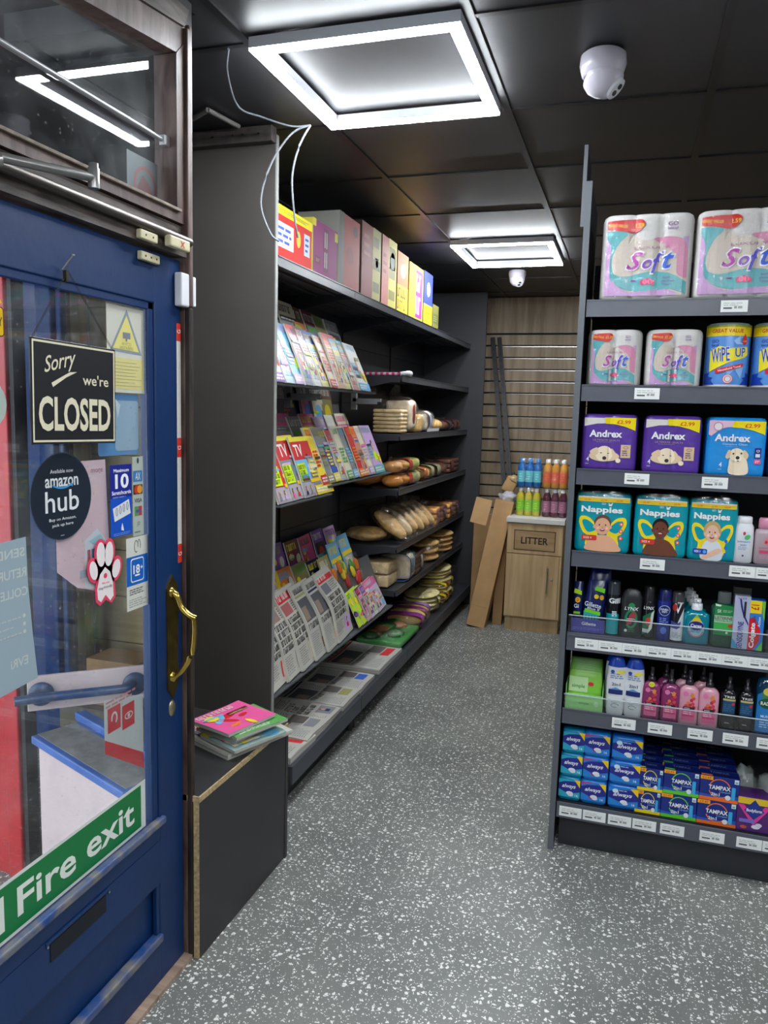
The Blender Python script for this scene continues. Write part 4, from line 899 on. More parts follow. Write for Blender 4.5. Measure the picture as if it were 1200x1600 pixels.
# quilted tissue packs
DOG = (222, 196, 160); DOG2 = (240, 222, 194); DOG3 = (60, 46, 40)
def quilt(x, z, kind, label, rot=0.0):
    w, h, d = (.185, .190, .17); base = (86, 52, 150) if kind == 'purple' else (30, 140, 216)
    t = softpack('quilted_tissue_pack', w, h, d, 2, .008, mat('pack_'+kind, base, .3, bump=.3, bscale=25), label, 'tissue pack', (x, YF+d/2, z), .03)
    t.rotation_euler = (0, 0, rot)
    m = MB(); p = Pr(m, bump_fn(w, d, 2, .008), (w/10, None), rough=.28); a = -w/2+.010; W_ = w-.02; X_ = lambda u: a+W_*u; Y_ = lambda v: h*v
    p.poly([(X_(0), Y_(.78)), (X_(.25), Y_(.83)), (X_(.5), Y_(.84)), (X_(.75), Y_(.80)), (X_(1), Y_(.74)), (X_(1), Y_(.93)), (X_(0), Y_(.93))], (220, 214, 206), 1)
    p.poly([(X_(.40), Y_(.94)), (X_(.42), Y_(.83)), (X_(.6), Y_(.825)), (X_(.8), Y_(.785)), (X_(1), Y_(.72)), (X_(1), Y_(.94))], (242, 220, 0), 2)
    p.text('£2.99', X_(.77), Y_(.865), W_*.26, h*.065, (214, 50, 30), 3, .02)
    p.text('Andrex', X_(.43), Y_(.655), W_*.64, h*.125, (236, 234, 240), 3, .05)
    if kind == 'purple':
        p.text('ULTIMATE QUILTS', X_(.45), Y_(.54), W_*.52, h*.032, (190, 168, 120), 3, 0); p.lines(X_(.25), Y_(.50), X_(.66), Y_(.515), 1, (160, 140, 190))
        p.ell(X_(.42), Y_(.26), W_*.30, h*.095, DOG, 3); p.ell(X_(.42), Y_(.30), W_*.17, h*.14, DOG2, 4); p.sp([(X_(.14), Y_(.34)), (X_(.28), Y_(.41)), (X_(.30), Y_(.30)), (X_(.20), Y_(.27))], DOG, 5); p.sp([(X_(.56), Y_(.40)), (X_(.66), Y_(.30)), (X_(.70), Y_(.20)), (X_(.60), Y_(.24))], DOG, 5)
        p.ell(X_(.43), Y_(.22), W_*.075, h*.055, DOG2, 5); p.ell(X_(.43), Y_(.225), W_*.04, h*.032, DOG3, 6); p.ell(X_(.36), Y_(.315), W_*.02, h*.008, DOG3, 6); p.ell(X_(.50), Y_(.31), W_*.02, h*.008, DOG3, 6); p.ell(X_(.70), Y_(.19), W_*.05, h*.04, DOG2, 6); p.lines(X_(.38), Y_(.165), X_(.48), Y_(.175), 1, (150, 110, 90), 6)
        p.rect(X_(.74), Y_(.24), X_(.93), Y_(.47), (216, 186, 150), 3); p.ring(X_(.835), Y_(.42), W_*.05, h*.025, .0015, (130, 90, 110), 4); p.lines(X_(.77), Y_(.27), X_(.90), Y_(.38), 3, (90, 60, 110), 4)
    else:
        p.poly([(X_(0), Y_(.94)), (X_(.45), Y_(.94)), (X_(.4), Y_(.85)), (X_(.2), Y_(.80)), (X_(.05), Y_(.68)), (X_(0), Y_(.70))], (226, 186, 206), 2)
        p.ell(X_(.16), Y_(.84), W_*.085, h*.075, (206, 120, 170), 4); p.ell(X_(.16), Y_(.84), W_*.07, h*.06, (226, 224, 222), 5)
        p.text('Complete Clean', X_(.48), Y_(.545), W_*.44, h*.04, (220, 232, 244), 3, 0); p.lines(X_(.32), Y_(.50), X_(.62), Y_(.515), 1, (150, 196, 236))
        p.sp([(X_(.42), Y_(.05)), (X_(.40), Y_(.20)), (X_(.44), Y_(.34)), (X_(.66), Y_(.34)), (X_(.74), Y_(.20)), (X_(.72), Y_(.05))], DOG2, 3)
        p.ell(X_(.53), Y_(.37), W_*.135, h*.115, DOG2, 4); p.sp([(X_(.38), Y_(.45)), (X_(.33), Y_(.33)), (X_(.39), Y_(.31)), (X_(.43), Y_(.42))], DOG, 5); p.sp([(X_(.66), Y_(.46)), (X_(.74), Y_(.38)), (X_(.70), Y_(.30)), (X_(.64), Y_(.40))], DOG, 5)
        p.ell(X_(.55), Y_(.31), W_*.07, h*.055, (248, 236, 216), 5); p.ell(X_(.55), Y_(.325), W_*.035, h*.03, DOG3, 6); p.ell(X_(.47), Y_(.39), W_*.018, h*.016, DOG3, 6); p.ell(X_(.61), Y_(.40), W_*.018, h*.016, DOG3, 6); p.ell(X_(.56), Y_(.27), W_*.022, h*.008, DOG3, 6)
        p.rrect(X_(.84), Y_(.32), X_(.96), Y_(.50), .004, (40, 50, 130), 3); p.ring(X_(.90), Y_(.45), W_*.03, h*.02, .0015, (230, 230, 240), 4); p.rect(X_(.86), Y_(.345), X_(.94), Y_(.40), (220, 224, 236), 4); p.rrect(X_(.84), Y_(.23), X_(.96), Y_(.305), .003, (232, 80, 140), 3); p.lines(X_(.86), Y_(.245), X_(.94), Y_(.29), 2, (240, 220, 230), 4)
    p.text('4', X_(.10 if kind == 'purple' else .25), Y_(.20), W_*.055, h*.085, (226, 226, 240), 3, .01); p.lines(X_(.06 if kind == 'purple' else .21), Y_(.11), X_(.16 if kind == 'purple' else .31), Y_(.13), 1, (200, 200, 230), 3)
    m.build('printed_front', t); return t
qa = quilt(-.066, 1.375, 'purple', 'purple tissue pack with a sleepy puppy picture at the left end of the third shelf')
clone(qa, 'purple tissue pack with a sleepy puppy picture beside the blue pack', (.135, YF+.085, 1.375), (0, 0, -.04))
qb = quilt(.328, 1.375, 'blue', 'bright blue tissue pack with a sitting puppy picture on the third shelf', -.03)
clone(qb, 'bright blue tissue pack cut by the right edge on the third shelf', (.525, YF+.085, 1.375), (0, 0, .02))
# nappies
def nappy(x, z, w, kind, label, rot=0):
    h, d = .20, .13; TQ = (0, 152, 168)
    t = softpack('nappy_pack', w, h, d, 1, .006, mat('nappy_turquoise', TQ, .28, bump=.25, bscale=22), label, 'nappies', (x, YF+d/2, z), .022, wob=.008, seed=int(w*1000)); t.rotation_euler = (0, 0, rot)
    m = MB(); p = Pr(m, bump_fn(w, d, 1, .006), (w/10, None), rough=.25); a = -w/2+.008; W_ = w-.016; X_ = lambda u: a+W_*u; Y_ = lambda v: h*v
    p.rect(X_(0), Y_(.865), X_(1), Y_(.93), (232, 196, 40), 2); p.rect(X_(0), Y_(.925), X_(1), Y_(.95), (226, 220, 200), 2)
    for u in (.18, .5, .8): p.text('£2.99', X_(u), Y_(.895), W_*.12, h*.025, (214, 90, 40), 3)
    p.text('GO', X_(.5), Y_(.835), W_*.08, h*.035, (220, 236, 236), 3, .02)
    p.text('Nappies', X_(.47), Y_(.72), W_*.80, h*.135, (236, 240, 240), 3, .055)
    p.poly([(X_(.62), Y_(.83)), (X_(.59), Y_(.86)), (X_(.60), Y_(.80)), (X_(.65), Y_(.80)), (X_(.68), Y_(.86))], (230, 236, 236), 3)
    YW = (240, 214, 30)
    for sx in (-1, 1):
        p.sp([(X_(.5+sx*.10), Y_(.40)), (X_(.5+sx*.25), Y_(.58)), (X_(.5+sx*.42), Y_(.61)), (X_(.5+sx*.46), Y_(.50)), (X_(.5+sx*.38), Y_(.34)), (X_(.5+sx*.30), Y_(.28)), (X_(.5+sx*.32), Y_(.12)), (X_(.5+sx*.12), Y_(.12))], YW, 3)
        p.sp([(X_(.5+sx*.12), Y_(.40)), (X_(.5+sx*.26), Y_(.53)), (X_(.5+sx*.38), Y_(.55)), (X_(.5+sx*.39), Y_(.48)), (X_(.5+sx*.28), Y_(.34))], TQ, 4)
    sk = {'a': (226, 170, 136), 'b': (110, 64, 46), 'c': (230, 186, 160)}[kind]; hr = {'a': (104, 72, 56), 'b': (28, 20, 20), 'c': (196, 164, 110)}[kind]
    if kind == 'c':
        p.ell(X_(.50), Y_(.49), W_*.20, h*.17, hr, 5); p.sp([(X_(.30), Y_(.02)), (X_(.28), Y_(.18)), (X_(.38), Y_(.33)), (X_(.62), Y_(.33)), (X_(.74), Y_(.20)), (X_(.72), Y_(.02))], (214, 220, 226), 5); p.sp([(X_(.36), Y_(.02)), (X_(.70), Y_(.14)), (X_(.72), Y_(.20)), (X_(.60), Y_(.20)), (X_(.30), Y_(.06))], sk, 6)
    else:
        p.sp([(X_(.22), Y_(.03)), (X_(.20), Y_(.14)), (X_(.32), Y_(.26)), (X_(.46), Y_(.30)), (X_(.66), Y_(.28)), (X_(.80), Y_(.16)), (X_(.84), Y_(.03))], sk, 5); p.ell(X_(.5), Y_(.51), W_*.165, h*.14, hr, 5)
    p.ell(X_(.5), Y_(.45), W_*.15, h*.145, sk, 6); p.ell(X_(.345), Y_(.44), W_*.025, h*.03, sk, 6); p.ell(X_(.655), Y_(.44), W_*.025, h*.03, sk, 6)
    dk = (50, 30, 26); lt = tuple(min(255, int(c*1.12)) for c in sk)
    for sx in (-1, 1): p.ell(X_(.5+sx*.06), Y_(.475), W_*.014, h*.013, dk, 8); p.ell(X_(.5+sx*.085), Y_(.42), W_*.03, h*.022, lt, 7)
    p.ell(X_(.5), Y_(.435), W_*.016, h*.014, tuple(int(c*.85) for c in sk), 8); p.ell(X_(.5), Y_(.388), W_*.05, h*.022, (150, 50, 56), 8); p.ell(X_(.5), Y_(.397), W_*.036, h*.008, (235, 228, 224), 9)
    if kind != 'c':
        for i in range(3): p.ell(X_(.86), Y_(.50-i*.12), W_*.04, h*.035, (220, 70, 70), 5); p.ell(X_(.86), Y_(.50-i*.12), W_*.022, h*.02, (240, 190, 170), 6)
        p.rrect(X_(.10), Y_(.20), X_(.40), Y_(.29), .005, (206, 60, 50), 7); p.text('SIZE 4', X_(.22), Y_(.245), W_*.16, h*.035, (240, 220, 210), 8)
    else:
        for i in range(3): p.ell(X_(.82), Y_(.34-i*.11), W_*.035, h*.03, (30, 110, 200), 5)
        p.rrect(X_(.10), Y_(.10), X_(.42), Y_(.19), .005, (24, 70, 170), 7); p.text('SIZE 3', X_(.20), Y_(.145), W_*.14, h*.035, (236, 240, 246), 8); p.ell(X_(.36), Y_(.145), W_*.04, h*.03, (90, 160, 230), 8)
    m.build('printed_front', t)
    f = MB(); n = 12; vs = []; fs = []; rd = random.Random(7)
    ring = [(math.cos(2*math.pi*i/24), math.sin(2*math.pi*i/24)) for i in range(24)]; rings = []
    for z, s, o in ((h-.02, 1.0, 0), (h, .98, .003), (h+.016, .86, .006), (h+.028, .70, .006)):
        rings.append([(math.copysign(abs(x)**.35, x)*w/2*s+rd.uniform(-o, o), math.copysign(abs(y)**.35, y)*d/2*s, z+rd.uniform(-o, o)) for x, y in ring])
    f.loft(rings, film('clear_pack_top', (.9, .93, .92), .10, .12, .8, 40), True); f.build('clear_top', t); return t
nappy(-.071, 1.096, .185, 'a', 'turquoise nappy pack with a bare-shouldered baby at the left end of the fourth shelf', .03)
nappy(.118, 1.096, .172, 'b', 'turquoise nappy pack with a smiling dark-haired baby in the middle of the three', -.02)
nappy(.279, 1.096, .152, 'c', 'turquoise nappy pack with a blond toddler in a white top, right of the three', -.03)
# ---- bottles
def bottle(name, label, x, z, w, h, prof, body, art=None, cap=None, sy=.6, pw=.75, y=None, rough=None, extra=None, cat='bottle', rot=0):
    """prof: list of (height fraction, radius fraction) of the body; cap: (prof, material)"""
    t = thing(name, label, cat, (x, (YF+w/2*sy+.004) if y is None else y, z), (0, 0, rot))
    r = w/2; m = MB(); m.lathe([(a*h, q*r) for a, q in prof], body, 32, sx=1, sy=sy, pw=pw); m.build('bottle_body', t)
    if cap:
        m = MB(); m.lathe([(a*h, q*r) for a, q in cap[0]], cap[1], 28, sx=1, sy=min(1, sy*1.2) if len(cap) < 3 else cap[2]); m.build('cap', t)
    if art:
        m = MB()
        def fn(u, v, k):
            q = max(-.98, min(.98, u/r)); 
            yy = -(1-abs(q)**(2/pw))**(pw/2)*r*sy
            return (u, yy-.0006-k, v)
        p = Pr(m, fn, (w/12, None), rough=.3); art(p, w, h); m.build('label_print', t)
    if extra: extra(t, w, h)
    return t
def M2(n, c, r=.3, **k): return mat(n, c, r, **k)
def art_powder(p, w, h):
    p.ell(.006, h*.52, w*.20, h*.16, (214, 226, 240), 1); p.ell(0, h*.64, .004, .006, (210, 50, 60), 3); p.ell(.010, h*.56, w*.16, h*.05, (90, 190, 110), 3, rot=.6); p.text("Johnson's", 0, h*.46, w*.62, h*.05, (70, 90, 170), 3, .02); p.text('BABY', 0, h*.39, w*.3, h*.03, (70, 90, 170), 3); p.lines(-w*.25, h*.28, w*.25, h*.36, 3, (150, 170, 210)); p.ell(0, h*.16, .003, .003, (60, 60, 80), 2)
WB = M2('bottle_white', (226, 228, 232))
bottle('powder_bottle', 'white baby powder bottle beside the nappies', .374, 1.096, .062, .152, [(0, .85), (.03, 1), (.55, 1), (.78, .93), (.86, .72)], WB, art_powder, ([(.86, .74), (.88, .76), (.98, .74), (1, .6)], M2('cap_white', (236, 236, 238))), pw=.8)
def art_oil(p, w, h):
    p.poly([(0, h*.60), (-w*.12, h*.47), (0, h*.42), (w*.12, h*.47)], (226, 120, 130), 1); p.ell(0, h*.49, .004, .005, (200, 40, 60), 3); p.text("Johnson's", 0, h*.36, w*.62, h*.05, (200, 70, 110), 3, .02); p.rect(-w*.28, h*.24, w*.28, h*.31, (206, 70, 110), 2); p.lines(-w*.25, h*.12, w*.25, h*.20, 2, (206, 150, 170))
bottle('baby_oil_bottle', 'clear pinkish baby oil bottle with a pale pink cap at the right edge', .440, 1.096, .066, .15, [(0, .85), (.03, 1), (.66, 1), (.74, .9), (.78, .5)], M2('oil_clear_pink', (222, 200, 208), .12, trans=.4), art_oil, ([(.76, .5), (.78, .72), (.96, .72), (1, .62)], M2('cap_pink', (226, 150, 178))), pw=.6)
# shelf 5
Z5 = .810
t = thing('razor_pack', 'navy and green disposable razor bags in a clear tray with a purple front', 'razor pack', (-.096, YF+.05, Z5))
m = MB()
rd = random.Random(3)
def bag(m, cx, w, z0, h, c, y, lean): 
    rings = []
    for i in range(7):
        v = i/6; s = 1-.12*(2*v-1)**4; dd = .016*math.sin(math.pi*min(1, v*1.0))**.5+.002; rings.append([(cx+lean*v+math.cos(a)*w/2*s, y+math.sin(a)*dd+v*.01, z0+v*h) for a in [2*math.pi*k/16 for k in range(16)]])
    m.loft(rings, c)
NVY = M2('razor_navy', (22, 34, 92), .22); bag(m, .020, .078, .02, .195, NVY, .01, .012); m.build('back_bag', t)
m = MB(); bag(m, .010, .070, .025, .155, NVY, -.022, .014)
p = Pr(m, lambda u, v, k: (u, -.040-k, v), rough=.25)
p.rect(-.018, .036, .034, .075, (40, 160, 160), 1); p.poly([(-.016, .072), (.038, .062), (.038, .074), (-.014, .084)], (110, 200, 40), 2); p.text('Gillette', .012, .098, .056, .016, (210, 220, 236), 3, .02, rot=-.15); p.text('Blue II', .014, .084, .04, .008, (210, 220, 236), 3, .02, rot=-.15)
for i in range(5): p.rect(-.012+i*.010, .036, -.007+i*.010, .060, (24, 96, 130), 3)
p.poly([(.016, .150), (.048, .142), (.050, .158), (.02, .165)], (110, 200, 40), 3); p.ell(.022, .128, .008, .008, (226, 190, 30), 3); p.ell(.040, .126, .007, .009, (196, 150, 30), 3); m.build('front_bag', t)
m = MB(); bag(m, -.040, .034, .02, .150, NVY, -.018, .0)
p = Pr(m, lambda u, v, k: (u, -.036-k, v), rough=.25); p.poly([(-.054, .134), (-.028, .128), (-.028, .142), (-.052, .150)], (170, 210, 30), 2); p.ell(-.040, .110, .009, .010, (226, 170, 30), 3); p.text('2', -.040, .110, .006, .009, (120, 60, 20), 4, .03); p.text('Gi', -.044, .088, .016, .014, (220, 226, 236), 3, .03); p.rect(-.052, .060, -.03, .068, (130, 190, 30), 2); m.build('side_bag', t)
m = MB(); m.box(-.057, .055, -.048, -.044, 0, .046, M2('razor_tray_purple', (68, 66, 150), .35)); m.box(-.057, .055, -.044, .05, 0, .003, M2('razor_tray_purple', (68, 66, 150), .35)); p = Pr(m, lambda u, v, k: (u, -.0483-k, v)); p.text('Gillette', .002, .031, .048, .011, (225, 228, 240), 1, .03); p.lines(-.05, .008, .05, .018, 2, (110, 108, 190), 1); m.build('tray_front', t)
m = MB(); m.box(-.058, -.056, -.048, .03, 0, .085, CLEAR); m.build('tray_side', t); m = MB(); m.box(.055, .057, -.048, .03, 0, .105, CLEAR); m.build('tray_side', t)
def art_gel(p, w, h):
    p.rect(-w*.44, 0.003, w*.44, h*.40, (0, 150, 160), 1); p.text('Gill', .004, h*.65, w*.80, h*.10, (226, 230, 234), 3, .06); p.lines(-w*.05, h*.35, w*.40, h*.46, 3, (210, 226, 230), 3, None, .6)
bottle('shave_gel_can', 'black and turquoise shaving gel can beside the razor bags', -.017, Z5, .046, .185, [(0, .94), (.02, 1), (.72, 1), (.76, .94)], M2('can_black', (16, 18, 24), .2), art_gel, ([(.74, .93), (.98, .9), (1, .8)], M2('clear_dark_cap', (50, 56, 62), .1), 1), sy=1, pw=1, cat='can')
def art_sg(p, w, h):
    p.ring(0, h*.38, w*.30, h*.20, .008, (30, 130, 84), 1, a0=20, a1=200); p.ring(0, h*.38, w*.30, h*.20, .008, (30, 130, 84), 1, a0=220, a1=380); p.ell(0, h*.66, w*.15, h*.06, (30, 140, 84), 1); p.ell(.004, h*.45, w*.14, h*.10, (150, 60, 66), 2, rot=-.5); p.ell(-.006, h*.32, w*.14, h*.06, (170, 50, 60), 2); p.rect(-w*.2, h*.375, w*.2, h*.39, (220, 210, 200), 3)
    p.text('LYNX', 0, h*.60, w*.66, h*.07, (226, 230, 228), 4, .03, shear=.2); p.ell(-w*.22, h*.13, .005, .005, (210, 214, 214), 2); p.lines(-w*.1, h*.10, w*.25, h*.18, 2, (40, 120, 80))
bottle('shower_gel_bottle', 'wide black shower gel bottle with green and red leaves', .044, Z5, .070, .165, [(0, .88), (.02, 1), (.5, 1), (.82, .95), (.95, .75), (1, .45)], M2('gel_black', (34, 36, 38), .35), art_sg, sy=.5)
def art_deo(p, w, h):
    p.poly([(-w*.42, 0.01), (-w*.42, h*.42), (0, h*.5), (w*.42, h*.56), (w*.3, h*.2), (w*.1, 0.03)], (20, 100, 60), 1); p.poly([(w*.0, h*.1), (w*.30, h*.2), (w*.42, h*.56), (w*.20, h*.5)], (210, 220, 206), 2); p.ell(0, h*.34, w*.22, h*.08, (190, 60, 50), 2); p.rect(-w*.4, h*.12, w*.05, h*.19, (200, 205, 205), 3); p.text('LYNX', 0, h*.60, w*.8, h*.06, (226, 230, 228), 4, .03, shear=.2)
bottle('deodorant_can', 'slim black deodorant can with green and red artwork', .100, Z5, .043, .178, [(0, .94), (.02, 1), (.66, 1), (.72, .84)], M2('can_black', (16, 18, 24), .2), art_deo, ([(.70, .84), (.97, .82), (1, .7)], M2('cap_black', (26, 26, 30), .3), 1), sy=1, pw=1, cat='can')
def art_navy(p, w, h):
    p.ell(0, h*.60, w*.40, h*.105, (210, 220, 240), 1); p.ell(0, h*.60, w*.37, h*.097, (24, 36, 110), 2); p.text('NIVEA', 0, h*.62, w*.58, h*.045, (220, 228, 240), 3, .03); p.text('MEN', 0, h*.575, w*.36, h*.032, (220, 228, 240), 3, .03); p.lines(-w*.32, h*.32, w*.32, h*.46, 4, (120, 150, 220)); p.ell(0, h*.2, w*.22, h*.07, (70, 110, 200), 1)
bottle('deodorant_can', 'navy blue deodorant can with a white ring emblem', .150, Z5, .045, .172, [(0, .9), (.02, 1), (.76, 1), (.79, .96)], M2('can_navy', (30, 44, 130), .25), art_navy, ([(.78, .97), (.96, .94), (1, .8)], M2('cap_navy', (22, 28, 90), .3), 1), sy=1, pw=1, cat='can')
def art_wb(p, w, h):
    p.poly([(-w*.42, .004), (-w*.42, h*.3), (0, h*.36), (w*.42, h*.7), (w*.42, .004)], (206, 210, 216), 1); p.poly([(-w*.42, h*.28), (0, h*.26), (w*.2, h*.3), (w*.25, h*.42), (0, h*.38), (-w*.42, h*.42)], (70, 76, 150), 2); p.poly([(-w*.25, h*.78), (0, h*.58), (w*.28, h*.80), (w*.16, h*.80), (0, h*.66), (-w*.14, h*.78)], (220, 224, 228), 3); p.ell(-w*.22, h*.70, w*.15, h*.07, (180, 40, 40), 4); p.text('PRO', w*.15, h*.80, w*.4, h*.035, (225, 225, 230), 4, .03); p.lines(-w*.3, h*.08, w*.3, h*.2, 4, (150, 155, 165), 3)
bottle('deodorant_can', 'black and white deodorant can with a red dot and chevron', .192, Z5, .046, .168, [(0, .94), (.02, 1), (.74, 1), (.78, .9)], M2('can_ink_black', (18, 18, 26), .25), art_wb, ([(.77, .9), (.97, .86), (1, .75)], M2('cap_smoke', (58, 58, 60), .2), 1), sy=1, pw=1, cat='can')
def art_carex(p, w, h):
    p.ell(0, h*.36, w*.31, h*.21, (120, 180, 200), 1); p.ell(0, h*.36, w*.29, h*.195, (150, 200, 206), 2); p.poly([(-w*.26, h*.42), (-w*.14, h*.56), (0, h*.68), (w*.14, h*.56), (w*.26, h*.42)], (226, 196, 50), 3); p.poly([(-w*.1, h*.60), (0, h*.68), (w*.1, h*.60)], (130, 190, 60), 4)
    p.ell(0, h*.42, w*.28, h*.10, (30, 30, 120), 5); p.text('Carex', 0, h*.42, w*.42, h*.075, (230, 234, 240), 6, .05); p.lines(-w*.2, h*.26, w*.2, h*.33, 2, (60, 110, 170), 4); p.ring(0, h*.36, w*.29, h*.2, .003, (206, 60, 100), 4, a0=200, a1=340)
def pump(t, w, h):
    m = MB(); r = w/2; W2 = M2('pump_white', (226, 228, 232))
    m.lathe([(h*.76, r*.42), (h*.90, r*.40), (h*.91, r*.2), (h*.97, r*.2)], W2, 20); m.lathe([(h*.93, r*.30), (h*1.0, r*.28), (h*1.01, r*.2)], W2, 20); m.box(-r*.12, r*.12, -r*.75, 0, h*.965, h*1.0, W2, .002); m.build('pump', t)
cx = bottle('hand_wash_bottle', 'squat turquoise hand wash bottle with a white pump', .252, Z5, .084, .150, [(0, .9), (.03, 1), (.60, 1), (.68, .93), (.73, .6), (.78, .36)], M2('soap_turquoise', (0, 120, 140), .08), art_carex, None, sy=.5, pw=.5, extra=pump)
for i in range(3): clone(cx, 'squat turquoise hand wash bottle, %s behind the front one' % ORD[i], (.247-.004*i, YF+.085+.055*i, Z5))
def art_list(p, w, h):
    p.poly([(-w*.38, h*.22), (w*.38, h*.22), (w*.38, h*.76), (-w*.38, h*.80)], (34, 130, 70), 1); p.poly([(-w*.36, h*.79), (-w*.12, h*.775), (-w*.16, h*.745), (-w*.34, h*.75)], (226, 232, 228), 2); p.text('5X', -w*.19, h*.66, w*.16, h*.06, (226, 236, 226), 3, .04); p.lines(-w*.05, h*.64, w*.34, h*.69, 2, (150, 210, 160), 3)
    p.rect(-w*.37, h*.36, w*.37, h*.58, (176, 206, 176), 3); p.text('LISTERINE', 0, h*.535, w*.70, h*.055, (16, 60, 40), 4, .03); p.text('FRESHBURST', 0, h*.485, w*.64, h*.035, (40, 120, 60), 4, .01); p.rect(-w*.37, h*.28, w*.37, h*.45, (60, 170, 80), 4); p.ell(w*.28, h*.40, w*.10, h*.03, (200, 50, 40), 5); p.rect(w*.12, h*.25, w*.2, h*.29, (220, 230, 220), 5)
bottle('mouthwash_bottle', 'green mouthwash bottle with a clear ridged cap', .334, Z5, .076, .182, [(0, .9), (.02, 1), (.70, 1), (.76, .9), (.80, .5)], M2('mouthwash_green', (12, 70, 48), .08), art_list, ([(.79, .52), (.80, .56), (.97, .54), (1, .5)], M2('cap_clear_grey', (96, 104, 104), .12)), sy=.55, pw=.45)
def carton(name, label, x, z, w, h, d, base, art, cat='box', rot=0, y=None, group=None):
    t = thing(name, label, cat, (x, (YF+d/2) if y is None else y, z), (0, 0, rot), group); m = MB(); m.box(-w/2, w/2, -d/2, d/2, 0, h, base, .001, 1); m.build('carton', t)
    m = MB(); p = Pr(m, lambda u, v, k: (u, -d/2-.0003-k, v), rough=.3); art(p, w, h); m.build('printed_front', t); return t
def art_sens(p, w, h):
    p.rect(-w*.49, h*.02, w*.49, h*.98, (176, 180, 206), 1); p.rect(w*.10, h*.60, w*.24, h*.9, (34, 38, 52), 3); p.poly([(-w*.2, h*.95), (-w*.1, h*.8), (w*.1, h*.62), (w*.45, h*.45), (w*.45, h*.5), (w*.12, h*.68), (-w*.02, h*.85), (-w*.1, h*.97)], (30, 44, 130), 2)
    p.text('SENSODYNE', -w*.02, h*.27, h*.50, w*.36, (34, 46, 130), 3, .02, rot=math.pi/2); p.poly([(-w*.49, h*.02), (-w*.1, h*.02), (-w*.3, h*.14), (-w*.49, h*.2)], (60, 150, 200), 3)
    for i in range(4): p.ell(-w*.25+i*w*.14, h*.955, w*.05, h*.015, [(90, 160, 210), (220, 110, 150), (60, 130, 200), (150, 100, 180)][i], 3, 8)
t = carton('toothbrush_pack', 'tall pale lilac toothbrush carton with a clear hanging top', .387, Z5, .048, .178, .03, mat('carton_lilac', (168, 172, 200), .35), art_sens)
m = MB(); m.box(-.024, .024, -.0145, -.0135, .178, .205, CLEAR); m.box(-.0285, -.024, -.0145, .014, .03, .205, CLEAR); m.build('clear_blister', t)
def art_col(p, w, h):
    p.rect(-w*.49, h*.01, w*.49, h*.99, (40, 120, 200), 1); p.poly([(-w*.49, h*.01), (-w*.05, h*.01), (w*.28, h*.2), (w*.30, h*.42), (-w*.1, h*.66), (-w*.49, h*.62)], (206, 24, 36), 2); p.rect(-w*.49, h*.74, w*.30, h*.99, (242, 214, 20), 2); p.text('£1', -w*.1, h*.86, .018, .024, (206, 70, 20), 3, .04, rot=-math.pi/2*0+math.pi/2)
    p.text('Colgate', -w*.12, h*.30, h*.50, w*.38, (236, 238, 240), 4, .05, rot=math.pi/2); p.text('Triple', -w*.06, h*.60, h*.18, w*.16, (20, 50, 130), 4, .02, rot=math.pi/2+.1); p.text('Action', w*.20, h*.58, h*.20, w*.16, (230, 236, 240), 4, .02, rot=math.pi/2); p.poly([(w*.30, h*.99), (w*.49, h*.99), (w*.49, h*.6), (w*.38, h*.7)], (120, 190, 50), 3); p.poly([(w*.1, h*.01), (w*.49, h*.01), (w*.49, h*.2)], (90, 190, 60), 3)
carton('toothpaste_box', 'upright red and blue toothpaste box with a yellow price corner', .431, Z5, .050, .168, .036, mat('carton_blue', (30, 100, 190), .3), art_col, rot=-.05)
def art_r(p, w, h): p.rect(-w*.49, .001, w*.49, h*.6, (40, 30, 34), 1); p.ell(-w*.2, h*.3, w*.2, h*.25, (196, 60, 80), 2); p.ell(-w*.18, h*.26, w*.13, h*.14, (170, 196, 130), 3)
carton('gum_box', 'small dark fruit-printed box at the right edge of the fifth shelf', .505, Z5, .08, .058, .06, mat('carton_dark', (40, 24, 34), .3), art_r)
bottle('mouthwash_bottle', 'dark teal bottle in the shadow at the right edge of the fifth shelf', .50, Z5, .06, .15, [(0, .9), (.02, 1), (.70, 1), (.78, .5)], M2('dark_teal', (10, 46, 50), .15), None, ([(.78, .5), (1, .46)], M2('cap_black', (26, 26, 30), .3)), y=YF+.14)
